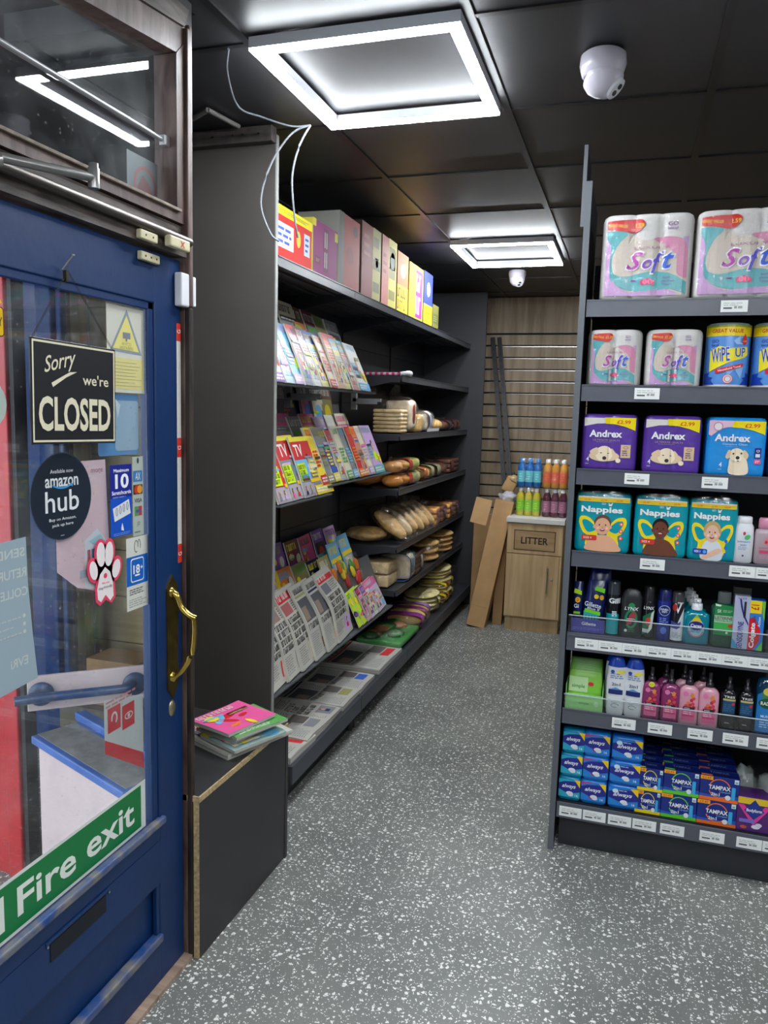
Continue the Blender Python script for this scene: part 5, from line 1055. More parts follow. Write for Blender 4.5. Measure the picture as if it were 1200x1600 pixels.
# shelf 6
Z6 = .524
t = thing('face_wipes_stack', 'green face wipe packs in a pale green tray, left of the sixth shelf', 'wipes', (-.094, YF+.055, Z6))
m = MB(); LG = (150, 214, 130)
m.box(-.064, .064, -.052, -.048, 0, .060, mat('tray_pale_green', LG, .4)); m.box(-.064, -.061, -.05, .05, 0, .09, mat('tray_pale_green', LG, .4)); m.box(.061, .064, -.05, .05, 0, .09, mat('tray_pale_green', LG, .4)); m.box(-.064, .064, -.05, .05, 0, .003, mat('tray_pale_green', LG, .4))
p = Pr(m, lambda u, v, k: (u, -.0523-k, v)); p.text('simple', .0, .028, .034, .010, (70, 130, 80), 1, .01); p.ell(.042, .03, .008, .010, (190, 230, 180), 1); m.build('tray', t)
for i in range(8):
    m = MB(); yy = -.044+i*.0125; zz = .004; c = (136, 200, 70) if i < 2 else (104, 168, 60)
    rings = []
    for j in range(7):
        v = j/6; s = 1-.06*(2*v-1)**6; dd = .006*(1-(2*v-1)**4)+.0008; rings.append([(math.copysign(abs(math.cos(a))**.5, math.cos(a))*.058*s, yy+math.sin(a)*dd+v*.022, zz+v*.125*(1+.035*i)) for a in [2*math.pi*k/14 for k in range(14)]])
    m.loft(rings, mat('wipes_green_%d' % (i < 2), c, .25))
    if i < 2:
        p = Pr(m, lambda u, v, k: (u, yy+v/.125*.022-.0085-k, v), rough=.3); p.rect(-.054, .066, .010, .118, (186, 222, 160), 1); p.text('simple', -.022, .084, .044, .016, (60, 110, 60), 2, .02); p.ell(.020, .096, .010, .007, (210, 50, 60), 2); p.rect(.012, .066, .052, .084, (120, 200, 60), 1)
    o = m.build('wipes_pack', t)
def art_hs(p, w, h):
    p.rect(-w*.36, h*.36, w*.36, h*.44, (30, 44, 110), 2); p.ell(-w*.2, h*.74, w*.10, h*.03, (50, 80, 170), 2); p.lines(-w*.3, h*.62, w*.38, h*.72, 3, (110, 130, 180)); p.ell(w*.22, h*.74, w*.2, h*.03, (240, 226, 70), 3, rot=.2); p.text('2in1', -.0, h*.53, w*.44, h*.05, (40, 50, 100), 3, .03); p.poly([(-w*.3, h*.44), (0, h*.48), (w*.3, h*.44)], (90, 150, 210), 2); p.ring(0, h*.17, w*.2, h*.035, .002, (100, 140, 120), 2, a0=0, a1=300); p.lines(-w*.2, h*.21, w*.2, h*.235, 1, (170, 180, 180), 2)
def hs_extra(t, w, h): pass
hs = bottle('shampoo_bottle', 'white shampoo bottle with a blue cap beside the green wipes', .010, Z6, .066, .212, [(0, .78), (.02, .88), (.3, .96), (.62, 1), (.80, .92), (.86, .80)], WB, art_hs, ([(.82, .93), (.86, .86), (.93, .72), (.985, .55), (1, .4)], M2('cap_blue', (30, 70, 180), .25)), sy=.55, pw=.75)
clone(hs, 'white shampoo bottle with a blue cap next to the magenta bottles', (.070, YF+.022, Z6), (0, 0, -.12))
clone(hs, 'white shampoo bottle in the second row behind the front pair', (.004, YF+.075, Z6))
def art_pink(bg):
    def f(p, w, h):
        p.ell(-w*.18, h*.64, w*.13, h*.05, (226, 120, 170), 2); p.lines(-w*.02, h*.62, w*.35, h*.66, 1, (226, 170, 200)); p.rect(-w*.33, h*.10, w*.33, h*.36, (226, 96, 150), 2)
        for i, (a, c) in enumerate(((.05, .42), (.2, .45), (-.05, .46), (.12, .52), (.22, .56), (.05, .38), (.25, .38), (-.14, .40))): p.ell(w*a, h*c, w*.09, h*.035, [(190, 30, 60), (220, 60, 90), (226, 120, 60)][i % 3], 3, 10)
        p.ell(w*.15, h*.62, w*.10, h*.05, (226, 140, 60), 4, 10); p.rect(-w*.28, h*.33, w*.28, h*.385, (40, 30, 40), 5); p.lines(-w*.22, h*.34, w*.22, h*.375, 1, (200, 190, 200), 6); p.lines(-w*.26, h*.18, w*.26, h*.30, 3, (246, 200, 220), 4); p.rect(-w*.3, h*.19, w*.3, h*.225, (206, 40, 110), 5)
    return f
PUMPC = ([(.80, .40), (.81, .42), (.90, .40), (.91, .22), (1.0, .20), (1.1, .2)], M2('smoke_pump', (40, 34, 42), .15))
bp_ = [(0, .88), (.02, .98), (.60, 1), (.70, .95), (.76, .75), (.80, .42)]
pa = bottle('body_wash_bottle', 'magenta body wash bottle with a round yellow sticker', .127, Z6, .062, .168, bp_, M2('wash_magenta', (140, 50, 104), .12), art_pink(0), PUMPC, sy=.6, pw=.6, extra=lambda t, w, h: None)
m = MB(); p = Pr(m, lambda u, v, k: (u, -.0195-k, v), rough=.4); p.ell(0, .128, .0095, .0095, (236, 226, 60), 2); p.text('£1.29', 0, .128, .013, .005, (120, 110, 30), 3); m.build('price_sticker', pa)
pb = bottle('body_wash_bottle', 'magenta body wash bottle without a sticker, left of the pale pink ones', .190, Z6, .062, .168, bp_, M2('wash_magenta', (140, 50, 104), .12), art_pink(0), PUMPC, sy=.6, pw=.6)
pc = bottle('body_lotion_bottle', 'pale pink lotion bottle beside the magenta bottles', .249, Z6, .064, .172, bp_, M2('lotion_pink', (222, 158, 176), .2), art_pink(1), PUMPC, sy=.6, pw=.6)
pd = clone(pc, 'pale pink lotion bottle beside the black bottles', (.312, YF+.023, Z6))
clone(pb, 'magenta body wash bottle in the row behind', (.176, YF+.078, Z6)); clone(pc, 'pale pink lotion bottle behind, left of the two', (.236, YF+.078, Z6)); clone(pc, 'pale pink lotion bottle behind, right of the two', (.296, YF+.078, Z6))
def art_tres(p, w, h): p.rect(-w*.38, h*.36, w*.38, h*.66, (26, 70, 110), 1); p.rect(-w*.38, h*.62, w*.38, h*.66, (196, 180, 120), 2); p.text('TRES', 0, h*.70, w*.66, h*.045, (226, 226, 220), 3, .03); p.ell(w*.25, h*.56, w*.1, h*.03, (200, 50, 50), 3); p.lines(-w*.3, h*.40, w*.3, h*.56, 4, (60, 110, 150), 2); p.lines(-w*.2, h*.15, w*.2, h*.18, 1, (170, 170, 170), 2)
ta = bottle('shampoo_bottle', 'black shampoo bottle with a blue label beside the pale pink bottle', .373, Z6, .050, .168, [(0, .9), (.02, 1), (.72, 1), (.80, .8), (.84, .42)], M2('bottle_black', (20, 20, 24), .18), art_tres, ([(.83, .44), (.93, .42), (.94, .25), (1.08, .22)], M2('smoke_pump', (40, 34, 42), .15)), sy=.7, pw=.7)
clone(ta, 'black shampoo bottle with a blue label beside the large blue bottle', (.427, YF+.022, Z6))
def art_rad(p, w, h):
    p.poly([(-w*.44, h*.06), (-w*.44, h*.62), (0, h*.74), (w*.44, h*.70), (w*.44, h*.06)], (34, 120, 190), 1); p.ell(w*.05, h*.62, w*.34, h*.14, (60, 130, 80), 2); p.ell(-w*.05, h*.68, w*.2, h*.06, (220, 200, 90), 3); p.ell(w*.0, h*.50, w*.40, h*.08, (14, 80, 50), 4); p.text('RADOX', 0, h*.50, w*.62, h*.055, (230, 236, 230), 5, .04); p.text('MUSCLE', -w*.02, h*.30, w*.5, h*.04, (225, 235, 245), 3, .02); p.lines(-w*.3, h*.12, w*.3, h*.26, 4, (170, 210, 240), 3)
bottle('bath_soak_bottle', 'large dark blue bath soak bottle with a green oval at the right edge', .492, Z6, .078, .222, [(0, .9), (.02, 1), (.74, 1), (.84, .85), (.88, .45)], M2('bath_blue', (12, 60, 90), .1), art_rad, ([(.87, .46), (1, .42)], M2('cap_black', (26, 26, 30), .3)), sy=.6, pw=.6)
# shelf 7: pads and tampons
Z7 = .186
def pad(w, variant):
    h, d = .088, .09; c = {0: (0, 130, 170), 1: (24, 120, 200), 2: (20, 110, 200)}[variant]
    t = thing('sanitary_pad_pack', 'x', 'sanitary pads'); m = MB(); rings = []
    ring = [2*math.pi*i/28 for i in range(28)]
    for z, s in ((0, .90), (.006, .985), (.02, 1.0), (.06, 1.0), (.078, .98), (.085, .92), (.087, .7)): rings.append([(math.copysign(abs(math.cos(a))**.3, math.cos(a))*w/2*s, math.copysign(abs(math.sin(a))**.3, math.sin(a))*d/2*s, z) for a in ring])
    m.loft(rings, mat('pad_body_%d' % variant, c, .22, bump=.25, bscale=40)); m.build('pack_body', t)
    m = MB(); p = Pr(m, lambda u, v, k: (u, -d/2-.0006-k, v), rough=.22); NB = (34, 40, 140)
    a = w*.46
    p.poly([(-a, .012), (a, .012), (a, .078), (-a, .078)], (40, 170, 200) if variant == 0 else (36, 130, 214), 1)
    p.poly([(-a, .040), (-a*.3, .028), (a*.4, .030), (a, .036), (a, .066), (a*.4, .074), (-a*.5, .070), (-a, .062)], NB, 2)
    p.text('always', -w*.02, .052, w*.60, .019, (226, 230, 240), 3, .035, shear=.35)
    p.poly([(a*.45, .080), (a, .080), (a, .052)], (244, 206, 20), 4)
    p.ell(w*.02, .028, .012, .007, (230, 234, 240), 3); p.ell(w*.06, .023, .010, .006, (220, 226, 236), 4); p.text('16', w*.32, .022, .010, .008, (230, 234, 240), 3, .02)
    if variant == 1: p.poly([(-a, .070), (-a*.2, .078), (a*.3, .080), (-a, .080)], (190, 60, 130), 3); p.ell(0, .026, .016, .008, (150, 40, 120), 2)
    if variant == 2: p.ell(-a*.55, .066, .010, .008, (200, 230, 246), 4); p.lines(-.015, .066, .02, .071, 1, (200, 220, 240), 4)
    m.build('printed_front', t); return t
wid = {0: .080, 1: .092, 2: .108}; xs_ = {0: -.122, 1: -.040, 2: .061}; nm = {0: 'turquoise', 1: 'blue and plum', 2: 'bright blue'}; lv = ['bottom', 'middle', 'top']
for v in (0, 1, 2):
    base = pad(wid[v], v)
    for row in (0, 1):
        for k in range(3):
            lab = '%s sanitary pad pack, %s of its %s stack, %s from the left end' % (nm[v], lv[k], 'front' if row == 0 else 'rear', ORD[v])
            loc = (xs_[v]+.002*((k*7) % 3-1), YF+.047+.096*row, Z7+.0885*k); rt = (0, 0, .02*((k+v) % 3-1))
            if row == 0 and k == 0: base['label'] = lab; base.location = loc; base.rotation_euler = rt; base['group'] = nm[v]+' sanitary pad packs'
            else: clone(base, lab, loc, rt)
def tampax(w, h, d, acc, name):
    t = thing('tampon_box', 'x', 'tampons'); m = MB(); m.box(-w/2, w/2, -d/2, d/2, 0, h, mat('tampon_blue', (22, 44, 130), .25), .0012, 1); m.build('carton', t)
    m = MB(); p = Pr(m, lambda u, v, k: (u, -d/2-.0003-k, v), rough=.28)
    p.poly([(-w*.5, h*.05), (w*.5, h*.05), (w*.5, h*.3), (w*.1, h*.2), (-w*.5, h*.25)], (30, 84, 190), 1)
    p.rect(-w*.5, 0, w*.5, h*.14, acc, 3); p.ring(0, h*.52, w*.28, h*.40, w*.03, acc, 2, a0=20, a1=165); p.ring(0, h*.50, w*.28, h*.38, w*.03, acc, 2, a0=195, a1=320)
    p.rect(-w*.5, h*.84, -w*.18, h*.99, (244, 170, 20), 3); p.text('£3.49', -w*.34, h*.915, w*.22, h*.09, (206, 60, 30), 4, .02); p.rect(w*.36, h*.80, w*.47, h*.98, (226, 232, 236), 3); p.rect(w*.38, h*.83, w*.45, h*.9, (90, 180, 190), 4)
    p.text('TAMPAX', .0, h*.56, w*.56, h*.17, (236, 238, 242), 5, .05); p.text('Compak', w*.14, h*.40, w*.28, h*.10, (130, 180, 236), 5, .0, shear=.3); p.text('2in1', -w*.10, h*.28, w*.22, h*.13, (226, 232, 240), 5, .04); p.rrect(w*.30, h*.14, w*.40, h*.66, w*.03, (60, 170, 226), 6); p.ell(w*.22, h*.2, w*.07, h*.10, (226, 232, 240), 5)
    m.build('printed_front', t)
    m = MB(); q = Pr(m, lambda u, v, k: (u, v, h+.0003+k), rough=.3); q.rect(-w*.48, -d*.48, w*.48, -d*.2, (18, 26, 80), 1); q.rect(-w*.48, -d*.48, -w*.2, -d*.3, acc, 2); q.text('TAMPAX', 0, d*.1, w*.5, d*.3, (110, 120, 170), 2, .03); m.build('printed_top', t)
    return t
for nm_, acc, w, x0 in (('yellow', (236, 210, 30), .084, .142), ('green', (96, 200, 50), .115, .243), ('orange', (236, 110, 40), .124, .364)):
    h = .082 if w < .1 else .086; base = tampax(w, h, .052, acc, nm_)
    first = True
    for row in range(5):
        for k in range(2):
            if row and k == 0: continue
            lab = '%s-edged tampon box, %s of its stack, %s row back from the shelf front' % (nm_, lv[k], ORD[row]); loc = (x0+.003*((row+k) % 2), YF+.030+.054*row, Z7+h*k+.0008*k)
            if first: base['label'] = lab; base.location = loc; base['group'] = nm_+' tampon boxes'; first = False
            else: clone(base, lab, loc, (0, 0, .015*((row*2+k) % 3-1)))
        if row:
            clone(base, '%s-edged tampon box, bottom of its stack, %s row back from the shelf front' % (nm_, ORD[row]), (x0, YF+.030+.054*row, Z7))
def art_body(p, w, h):
    p.rect(-w*.49, h*.8, w*.49, h*.99, (226, 190, 40), 1); p.poly([(-w*.49, h*.78), (-w*.1, h*.3), (0, h*.2), (w*.1, h*.3), (w*.49, h*.78), (w*.3, h*.78), (0, h*.36), (-w*.3, h*.78)], (226, 60, 150), 2); p.poly([(-w*.30, h*.62), (0, h*.95), (w*.30, h*.62), (0, h*.36)], (30, 50, 140), 3); p.text('Bodyform', 0, h*.62, w*.46, h*.12, (236, 236, 244), 4, .04); p.rect(-w*.42, h*.26, w*.05, h*.36, (120, 110, 200), 3); p.ell(w*.08, h*.16, w*.13, h*.06, (226, 220, 236), 3); p.ell(w*.16, h*.22, w*.1, h*.06, (214, 206, 230), 4); p.ell(-w*.28, h*.12, w*.1, h*.05, (200, 80, 60), 3)
carton('sanitary_pad_box', 'purple pad box with a blue and pink diamond at the lower right', .478, Z7, .104, .120, .08, mat('carton_purple', (80, 34, 110), .3), art_body)
# crumpled clear bags above
def blob(m, c, r, mt, seed=0, amp=.25, fr=2.5, sub=3, sq=(1, 1, 1)):
    b = bmesh.new(); bmesh.ops.create_icosphere(b, subdivisions=sub, radius=1)
    for v in b.verts:
        d = 1+amp*noise.noise(v.co*fr+Vector((seed*3.1, seed, -seed)))
        v.co = Vector((c[0]+v.co.x*r[0]*d, c[1]+v.co.y*r[1]*d, c[2]+v.co.z*r[2]*d))
    m.bm(b, mt, True)
GB = mat('cloudy_bag', (150, 156, 152), .25, bump=.6, bscale=30)
for i, (x, y, z, s, lab) in enumerate(((.455, YF+.13, .275, 1, 'crumpled clear bag of pads behind the purple pad box'), (.545, YF+.10, .27, 1.1, 'crumpled clear bag of pads at the right edge of the bottom shelf'))):
    m = MB(); blob(m, (0, 0, 0), (.05*s, .045, .085), GB, i, .3, 2.2); blob(m, (0, 0, 0), (.054*s, .05, .09), FILM, i, .4, 3); tag(m.build('pad_bag', None, (x, y, z)), lab, 'bag')
m = MB(); m.box(-.05, .05, -.05, .05, 0, .055, mat('lilac_pack', (130, 100, 170), .3), .01); tag(m.build('pad_bag', None, (.455, YF+.15, Z7)), 'flat lilac pack lying behind the purple pad box', 'bag')
m = MB(); blob(m, (0, 0, 0), (.035, .04, .075), mat('white_pack', (214, 210, 216), .3, bump=.4, bscale=30), 9, .2); tag(m.build('pad_bag', None, (.565, YF+.05, Z7+.078)), 'white puffy pack cut by the right edge on the bottom shelf', 'bag')
# ================================================================== MAGAZINES AND PAPERS
R90 = math.pi/2
PAL = {'pink': (226, 90, 150), 'yellow': (240, 214, 50), 'red': (206, 40, 46), 'blue': (44, 90, 180), 'sky': (110, 180, 220), 'green': (90, 160, 80), 'purple': (120, 70, 160), 'orange': (236, 130, 40), 'white': (222, 220, 214), 'cream': (222, 212, 186), 'teal': (90, 170, 170), 'black': (34, 32, 36), 'navy': (30, 36, 90), 'maroon': (110, 30, 50), 'olive': (150, 144, 90), 'lilac': (196, 160, 210), 'lime': (196, 230, 40), 'brown': (120, 84, 60), 'grey': (130, 132, 136)}
SKIN = [(226, 180, 150), (206, 156, 124), (150, 100, 76), (236, 196, 170)]; HAIR = [(60, 40, 30), (160, 116, 60), (36, 28, 26), (200, 160, 100), (120, 60, 36)]
def person_art(p, cx, cy, s, rd, k=3):
    sk = rd.choice(SKIN); hr = rd.choice(HAIR); cl = rd.choice(list(PAL.values()))
    p.ell(cx, cy+.02*s, .055*s, .075*s, hr, k, 14); p.poly([(cx-.09*s, cy-.19*s), (cx-.085*s, cy-.09*s), (cx-.03*s, cy-.055*s), (cx+.03*s, cy-.055*s), (cx+.085*s, cy-.09*s), (cx+.09*s, cy-.19*s)], cl, k+1)
    p.poly([(cx-.02*s, cy-.08*s), (cx+.02*s, cy-.08*s), (cx+.02*s, cy-.03*s), (cx-.02*s, cy-.03*s)], sk, k+2); p.ell(cx, cy, .040*s, .055*s, sk, k+3, 14)
    for q in (-1, 1): p.ell(cx+q*.015*s, cy+.01*s, .006*s, .004*s, (50, 36, 34), k+4, 6)
    p.ell(cx, cy-.025*s, .014*s, .006*s, (190, 60, 70), k+4, 8)
def cover(p, w, h, kind, rd, c1, c2):
    C1, C2 = PAL[c1], PAL[c2]; names = list(PAL)
    if kind == 'news':
        p.rect(0, 0, w, h, (184, 180, 170), 1); p.rect(w*.04, h*.84, w*.96, h*.96, C1 if c1 != 'white' else (184, 180, 170), 2); p.heads(w*.08, h*.86, w*.6, h*.95, 1, (226, 222, 214) if c1 != 'white' else (40, 40, 44), 3, rd)
        p.heads(w*.05, h*.30, w*.95, h*.66, 4, (36, 36, 40), 3, rd); p.rect(w*.05, h*.68, w*.45, h*.82, tuple(rd.choice([(150, 120, 110), (110, 110, 120), (170, 90, 90)])), 3); p.lines(w*.5, h*.68, w*.95, h*.82, 5, (110, 108, 106), 3, rd)
        p.lines(w*.05, h*.05, w*.46, h*.27, 8, (140, 138, 134), 3, rd); p.rect(w*.55, h*.05, w*.94, h*.26, C2, 3); person_art(p, w*.74, h*.19, h*.5, rd, 4)
        return
    if kind == 'broad':
        p.rect(0, 0, w, h, (182, 179, 170), 1); p.heads(w*.08, h*.87, w*.92, h*.96, 1, (40, 40, 46), 3, rd); p.rect(w*.04, h*.83, w*.96, h*.86, C1, 2)
        p.rect(w*.05, h*.50, w*.62, h*.80, (76, 78, 84), 3); p.rect(w*.64, h*.24, w*.95, h*.46, (104, 98, 92), 4); p.rect(w*.07, h*.52, w*.3, h*.7, (140, 120, 104), 4)
        p.lines(w*.66, h*.5, w*.95, h*.8, 10, (130, 128, 126), 3, rd); p.heads(w*.05, h*.38, w*.9, h*.48, 1, (50, 50, 54), 3, rd); p.lines(w*.05, h*.05, w*.46, h*.35, 11, (150, 148, 146), 3, rd); p.rect(w*.55, h*.08, w*.92, h*.22, C2, 3); p.lines(w*.55, h*.24, w*.92, h*.35, 4, (150, 148, 146), 3, rd); return
    p.rect(0, 0, w, h, C1 if kind != 'puzzle' else tuple(int(200+(c-200)*.35) for c in C2), 1)
    if kind == 'puzzle':
        p.rect(0, h*.78, w, h, C1, 2); p.heads(w*.06, h*.82, w*.94, h*.96, 1, C2, 3, rd); p.rect(0, h*.70, w, h*.77, C2, 2); p.lines(w*.05, h*.71, w*.9, h*.76, 1, PAL['white'], 3, rd)
        n = 6; g = w*.5/n; x0, y0 = w*.08, h*.12
        for i in range(n):
            for j in range(n):
                if rd.random() < .7: p.rect(x0+i*g, y0+j*g, x0+i*g+g, y0+j*g+g, PAL[rd.choice(names)] if rd.random() < .5 else rd.choice([C1, C2, PAL['cream']]), 3)
        p.frame(x0-.002, y0-.002, x0+n*g, y0+n*g, .002, (60, 60, 66), 3); person_art(p, w*.76, h*.52, h*.62, rd); p.ell(w*.8, h*.16, w*.14, w*.12, rd.choice([PAL['yellow'], PAL['sky'], PAL['red']]), 4, 12); p.lines(w*.08, h*.52, w*.5, h*.66, 3, C1, 3, rd)
    elif kind == 'women':
        person_art(p, w*.55, h*.55, h*1.5, rd, 2); p.heads(w*.05, h*.84, w*.95, h*.97, 1, C2, 8, rd)
        p.lines(w*.04, h*.30, w*.40, h*.60, 5, C2, 8, rd, .6); p.rect(0, 0, w, h*.16, C2, 7); p.lines(w*.05, h*.03, w*.9, h*.13, 2, PAL['white'], 8, rd, .6); p.ell(w*.82, h*.30, w*.13, w*.12, PAL['yellow'], 8, 12); p.lines(w*.73, h*.27, w*.91, h*.33, 2, (190, 40, 40), 9, rd)
    elif kind == 'tv':
        p.rect(0, h*.62, w, h*.92, (200, 40, 44), 2); p.rect(0, h*.92, w, h, (236, 220, 60), 2); p.text('TV', w*.3, h*.77, w*.42, h*.2, (236, 232, 226), 5, .03); person_art(p, w*.68, h*.6, h*1.1, rd, 3)
        p.rect(0, h*.26, w*.40, h*.56, (206, 236, 30), 8); p.heads(w*.03, h*.28, w*.38, h*.54, 3, (60, 80, 20), 9, rd); p.rect(0, 0, w, h*.24, (170, 160, 170), 3)
        for i in range(4): person_art(p, w*(.12+.25*i), h*.14, h*.5, rd, 8)
        p.rect(w*.45, h*.22, w, h*.28, (240, 190, 30), 9)
    elif kind == 'kids':
        for i in range(7): p.ell(rd.uniform(.15, .85)*w, rd.uniform(.1, .75)*h, w*rd.uniform(.08, .2), h*rd.uniform(.05, .12), PAL[rd.choice(names)], 2+i % 3, 12, rot=rd.uniform(0, 3))
        p.heads(w*.05, h*.80, w*.95, h*.96, 1, C2, 6, rd); p.ell(w*.2, h*.7, w*.12, w*.1, PAL['yellow'], 6, 12)
    elif kind == 'plain':
        p.rect(w*.08, h*.25, w*.92, h*.75, C2, 2); p.heads(w*.06, h*.80, w*.94, h*.95, 1, PAL['white'], 3, rd); p.ell(w*.5, h*.5, w*.25, h*.16, PAL[rd.choice(names)], 3, 14); p.lines(w*.1, h*.05, w*.9, h*.2, 3, PAL['white'], 3, rd)
    for i in range(rd.randint(1, 3)):
        y = rd.uniform(.25, .7)*h; x = rd.choice([.04, .5])*w; p.rect(x, y, x+w*.4, y+h*rd.uniform(.03, .07), PAL[rd.choice(names)], 9)
def sheet_mesh(w, h, th, bend, col, kind=None, rd=None, c1='red', c2='white', nz=10, rag=0.0):
    m = MB(); vs = []; fs = []
    zs = [h*i/nz for i in range(nz+1)]
    for z in zs: vs += [(0, bend(z), z), (w, bend(z), z), (w, bend(z)+th, z), (0, bend(z)+th, z)]
    paper = []; front = []
    for i in range(nz):
        a = 4*i; front.append([a, a+1, a+5, a+4]); front.append([a+2, a+3, a+7, a+6]); paper += [[a+1, a+2, a+6, a+5], [a+3, a, a+4, a+7]]
    m.add(vs, front, col, True); m.add(vs, paper+[[0, 3, 2, 1], [4*nz, 4*nz+1, 4*nz+2, 4*nz+3]], PAPER)
    if kind:
        p = Pr(m, lambda u, v, k: (u, bend(v)-.0004-k, v), (None, h/nz) , rough=.35 if kind not in ('news', 'broad') else .8); cover(p, w, h, kind, rd, c1, c2)
    return m
KN = {'puzzle': 'puzzle magazine', 'women': 'glossy portrait magazine', 'tv': 'TV magazine with lime patches', 'kids': 'children\'s magazine', 'plain': 'hobby magazine', 'news': 'newspaper', 'broad': 'broadsheet newspaper'}
def magrow(where, specs, y0, pitch, xb, z, lean, w, h, group, phi=.07, th=.006, bendamp=0.0, start=0, gap=None):
    for i, (kind, c1, c2) in enumerate(specs):
        rd = random.Random(hash_((where, i))); hh = h*rd.uniform(.95, 1.03); ww = w*rd.uniform(.95, 1.02)
        if kind is None: continue
        ba = bendamp*(rd.uniform(.6, 1.4) if bendamp else 0)
        bend = (lambda v, ba=ba, hh=hh: -ba*(1-math.cos(math.pi*2*v/hh))*.5+(.010*(v/hh)**2))
        m = sheet_mesh(ww, hh, th*rd.uniform(.7, 1.4), bend, P(tuple(int(x*.9) for x in PAL[c1]), .4) if kind not in ('news', 'broad') else PAPER, kind, rd, c1, c2, 8)
        o = m.build('newspaper' if kind in ('news', 'broad') else 'magazine', None, (xb+rd.uniform(-.003, .003), y0+pitch*i, z), (-lean+rd.uniform(-.02, .02), rd.uniform(-.015, .015), R90+phi))
        tag(o, '%s and %s %s, %s along the %s' % (c1, c2, KN[kind], ORD[i], where), 'newspaper' if kind in ('news', 'broad') else 'magazine', group)
def hash_(t):
    s = repr(t); v = 7
    for ch in s: v = (v*131+ord(ch)) % 1000003
    return v
magrow('upper tier back row', [('plain', 'blue', 'navy'), ('plain', 'cream', 'olive'), ('puzzle', 'cream', 'brown'), ('puzzle', 'cream', 'black'), ('plain', 'brown', 'orange'), ('plain', 'maroon', 'green'), ('women', 'olive', 'green'), ('plain', 'grey', 'black')], 2.64, .137, -1.372, 1.725, .32, .20, .300, 'magazines on the upper tier', .05)
magrow('upper tier front row', [('women', 'white', 'purple'), ('puzzle', 'pink', 'sky'), ('women', 'sky', 'lilac'), ('puzzle', 'red', 'navy'), ('puzzle', 'maroon', 'white'), ('puzzle', 'blue', 'yellow'), ('women', 'cream', 'red'), ('puzzle', 'red', 'orange'), ('puzzle', 'sky', 'yellow'), ('puzzle', 'teal', 'red'), ('women', 'white', 'sky')], 2.625, .094, -1.258, 1.652, .36, .21, .258, 'magazines on the upper tier', .085)
magrow('middle tier back row', [('plain', 'black', 'maroon'), ('plain', 'grey', 'yellow'), ('plain', 'olive', 'black'), ('plain', 'black', 'grey'), ('plain', 'grey', 'navy'), ('plain', 'black', 'navy'), ('plain', 'navy', 'pink'), ('plain', 'black', 'cream'), ('plain', 'brown', 'olive')], 2.64, .138, -1.50, 1.40, .18, .195, .28, 'magazines on the middle tier', .05)
magrow('middle tier middle row', [('women', 'white', 'blue'), ('puzzle', 'yellow', 'orange'), ('plain', 'sky', 'pink'), ('puzzle', 'pink', 'grey'), ('plain', 'grey', 'green'), ('puzzle', 'pink', 'yellow'), ('puzzle', 'lilac', 'white'), ('puzzle', 'white', 'cream'), ('puzzle', 'cream', 'pink')], 2.62, .148, -1.385, 1.28, .34, .20, .27, 'magazines on the middle tier', .06)
magrow('middle tier right front row', [('women', 'yellow', 'red'), ('women', 'grey', 'olive'), ('women', 'blue', 'yellow'), ('puzzle', 'red', 'grey'), ('women', 'cream', 'green'), ('women', 'grey', 'sky'), ('women', 'red', 'orange'), ('puzzle', 'orange', 'red'), ('women', 'cream', 'lilac'), ('women', 'lilac', 'teal')], 3.10, .083, -1.258, 1.23, .36, .21, .262, 'magazines on the middle tier', .085)
magrow('middle tier left front row', [('tv', 'red', 'lime'), ('tv', 'grey', 'yellow'), ('tv', 'sky', 'lime'), ('women', 'grey', 'yellow')], 2.63, .125, -1.238, 1.195, .32, .225, .268, 'TV magazines on the middle tier', .06)
# lower tier: toy magazines behind, newspapers and comics in front
magrow('lower tier back row', [('plain', 'black', 'purple'), ('kids', 'maroon', 'grey'), ('plain', 'black', 'lilac'), ('kids', 'purple', 'olive'), ('kids', 'maroon', 'yellow'), ('kids', 'pink', 'brown'), ('plain', 'purple', 'black'), ('kids', 'lilac', 'brown')], 2.70, .172, -1.50, .655, .24, .17, .27, 'magazines on the lower tier', .06)
magrow('lower tier middle row', [('kids', 'cream', 'orange'), ('kids', 'cream', 'red'), ('kids', 'yellow', 'pink'), ('kids', 'orange', 'sky'), ('kids', 'olive', 'green'), ('kids', 'navy', 'yellow'), ('kids', 'teal', 'yellow')], 2.68, .165, -1.42, .56, .30, .185, .26, 'magazines on the lower tier', .05)
magrow('lower tier newspaper row', [('news', 'white', 'red'), ('news', 'red', 'grey'), ('news', 'red', 'cream'), ('broad', 'olive', 'brown'), ('broad', 'navy', 'orange'), ('news', 'red', 'lilac')], 2.625, .145, -1.252, .452, .40, .25, .352, 'newspapers on the lower tier', .10, .010, .022)
magrow('pink comic row beside the newspapers', [('kids', 'lime', 'green'), ('kids', 'lime', 'cream'), ('puzzle', 'maroon', 'pink'), ('puzzle', 'purple', 'lilac'), ('puzzle', 'pink', 'white'), ('puzzle', 'pink', 'lilac')], 3.62, .068, -1.252, .455, .42, .19, .185, 'small comics on the lower tier', .10, .005)
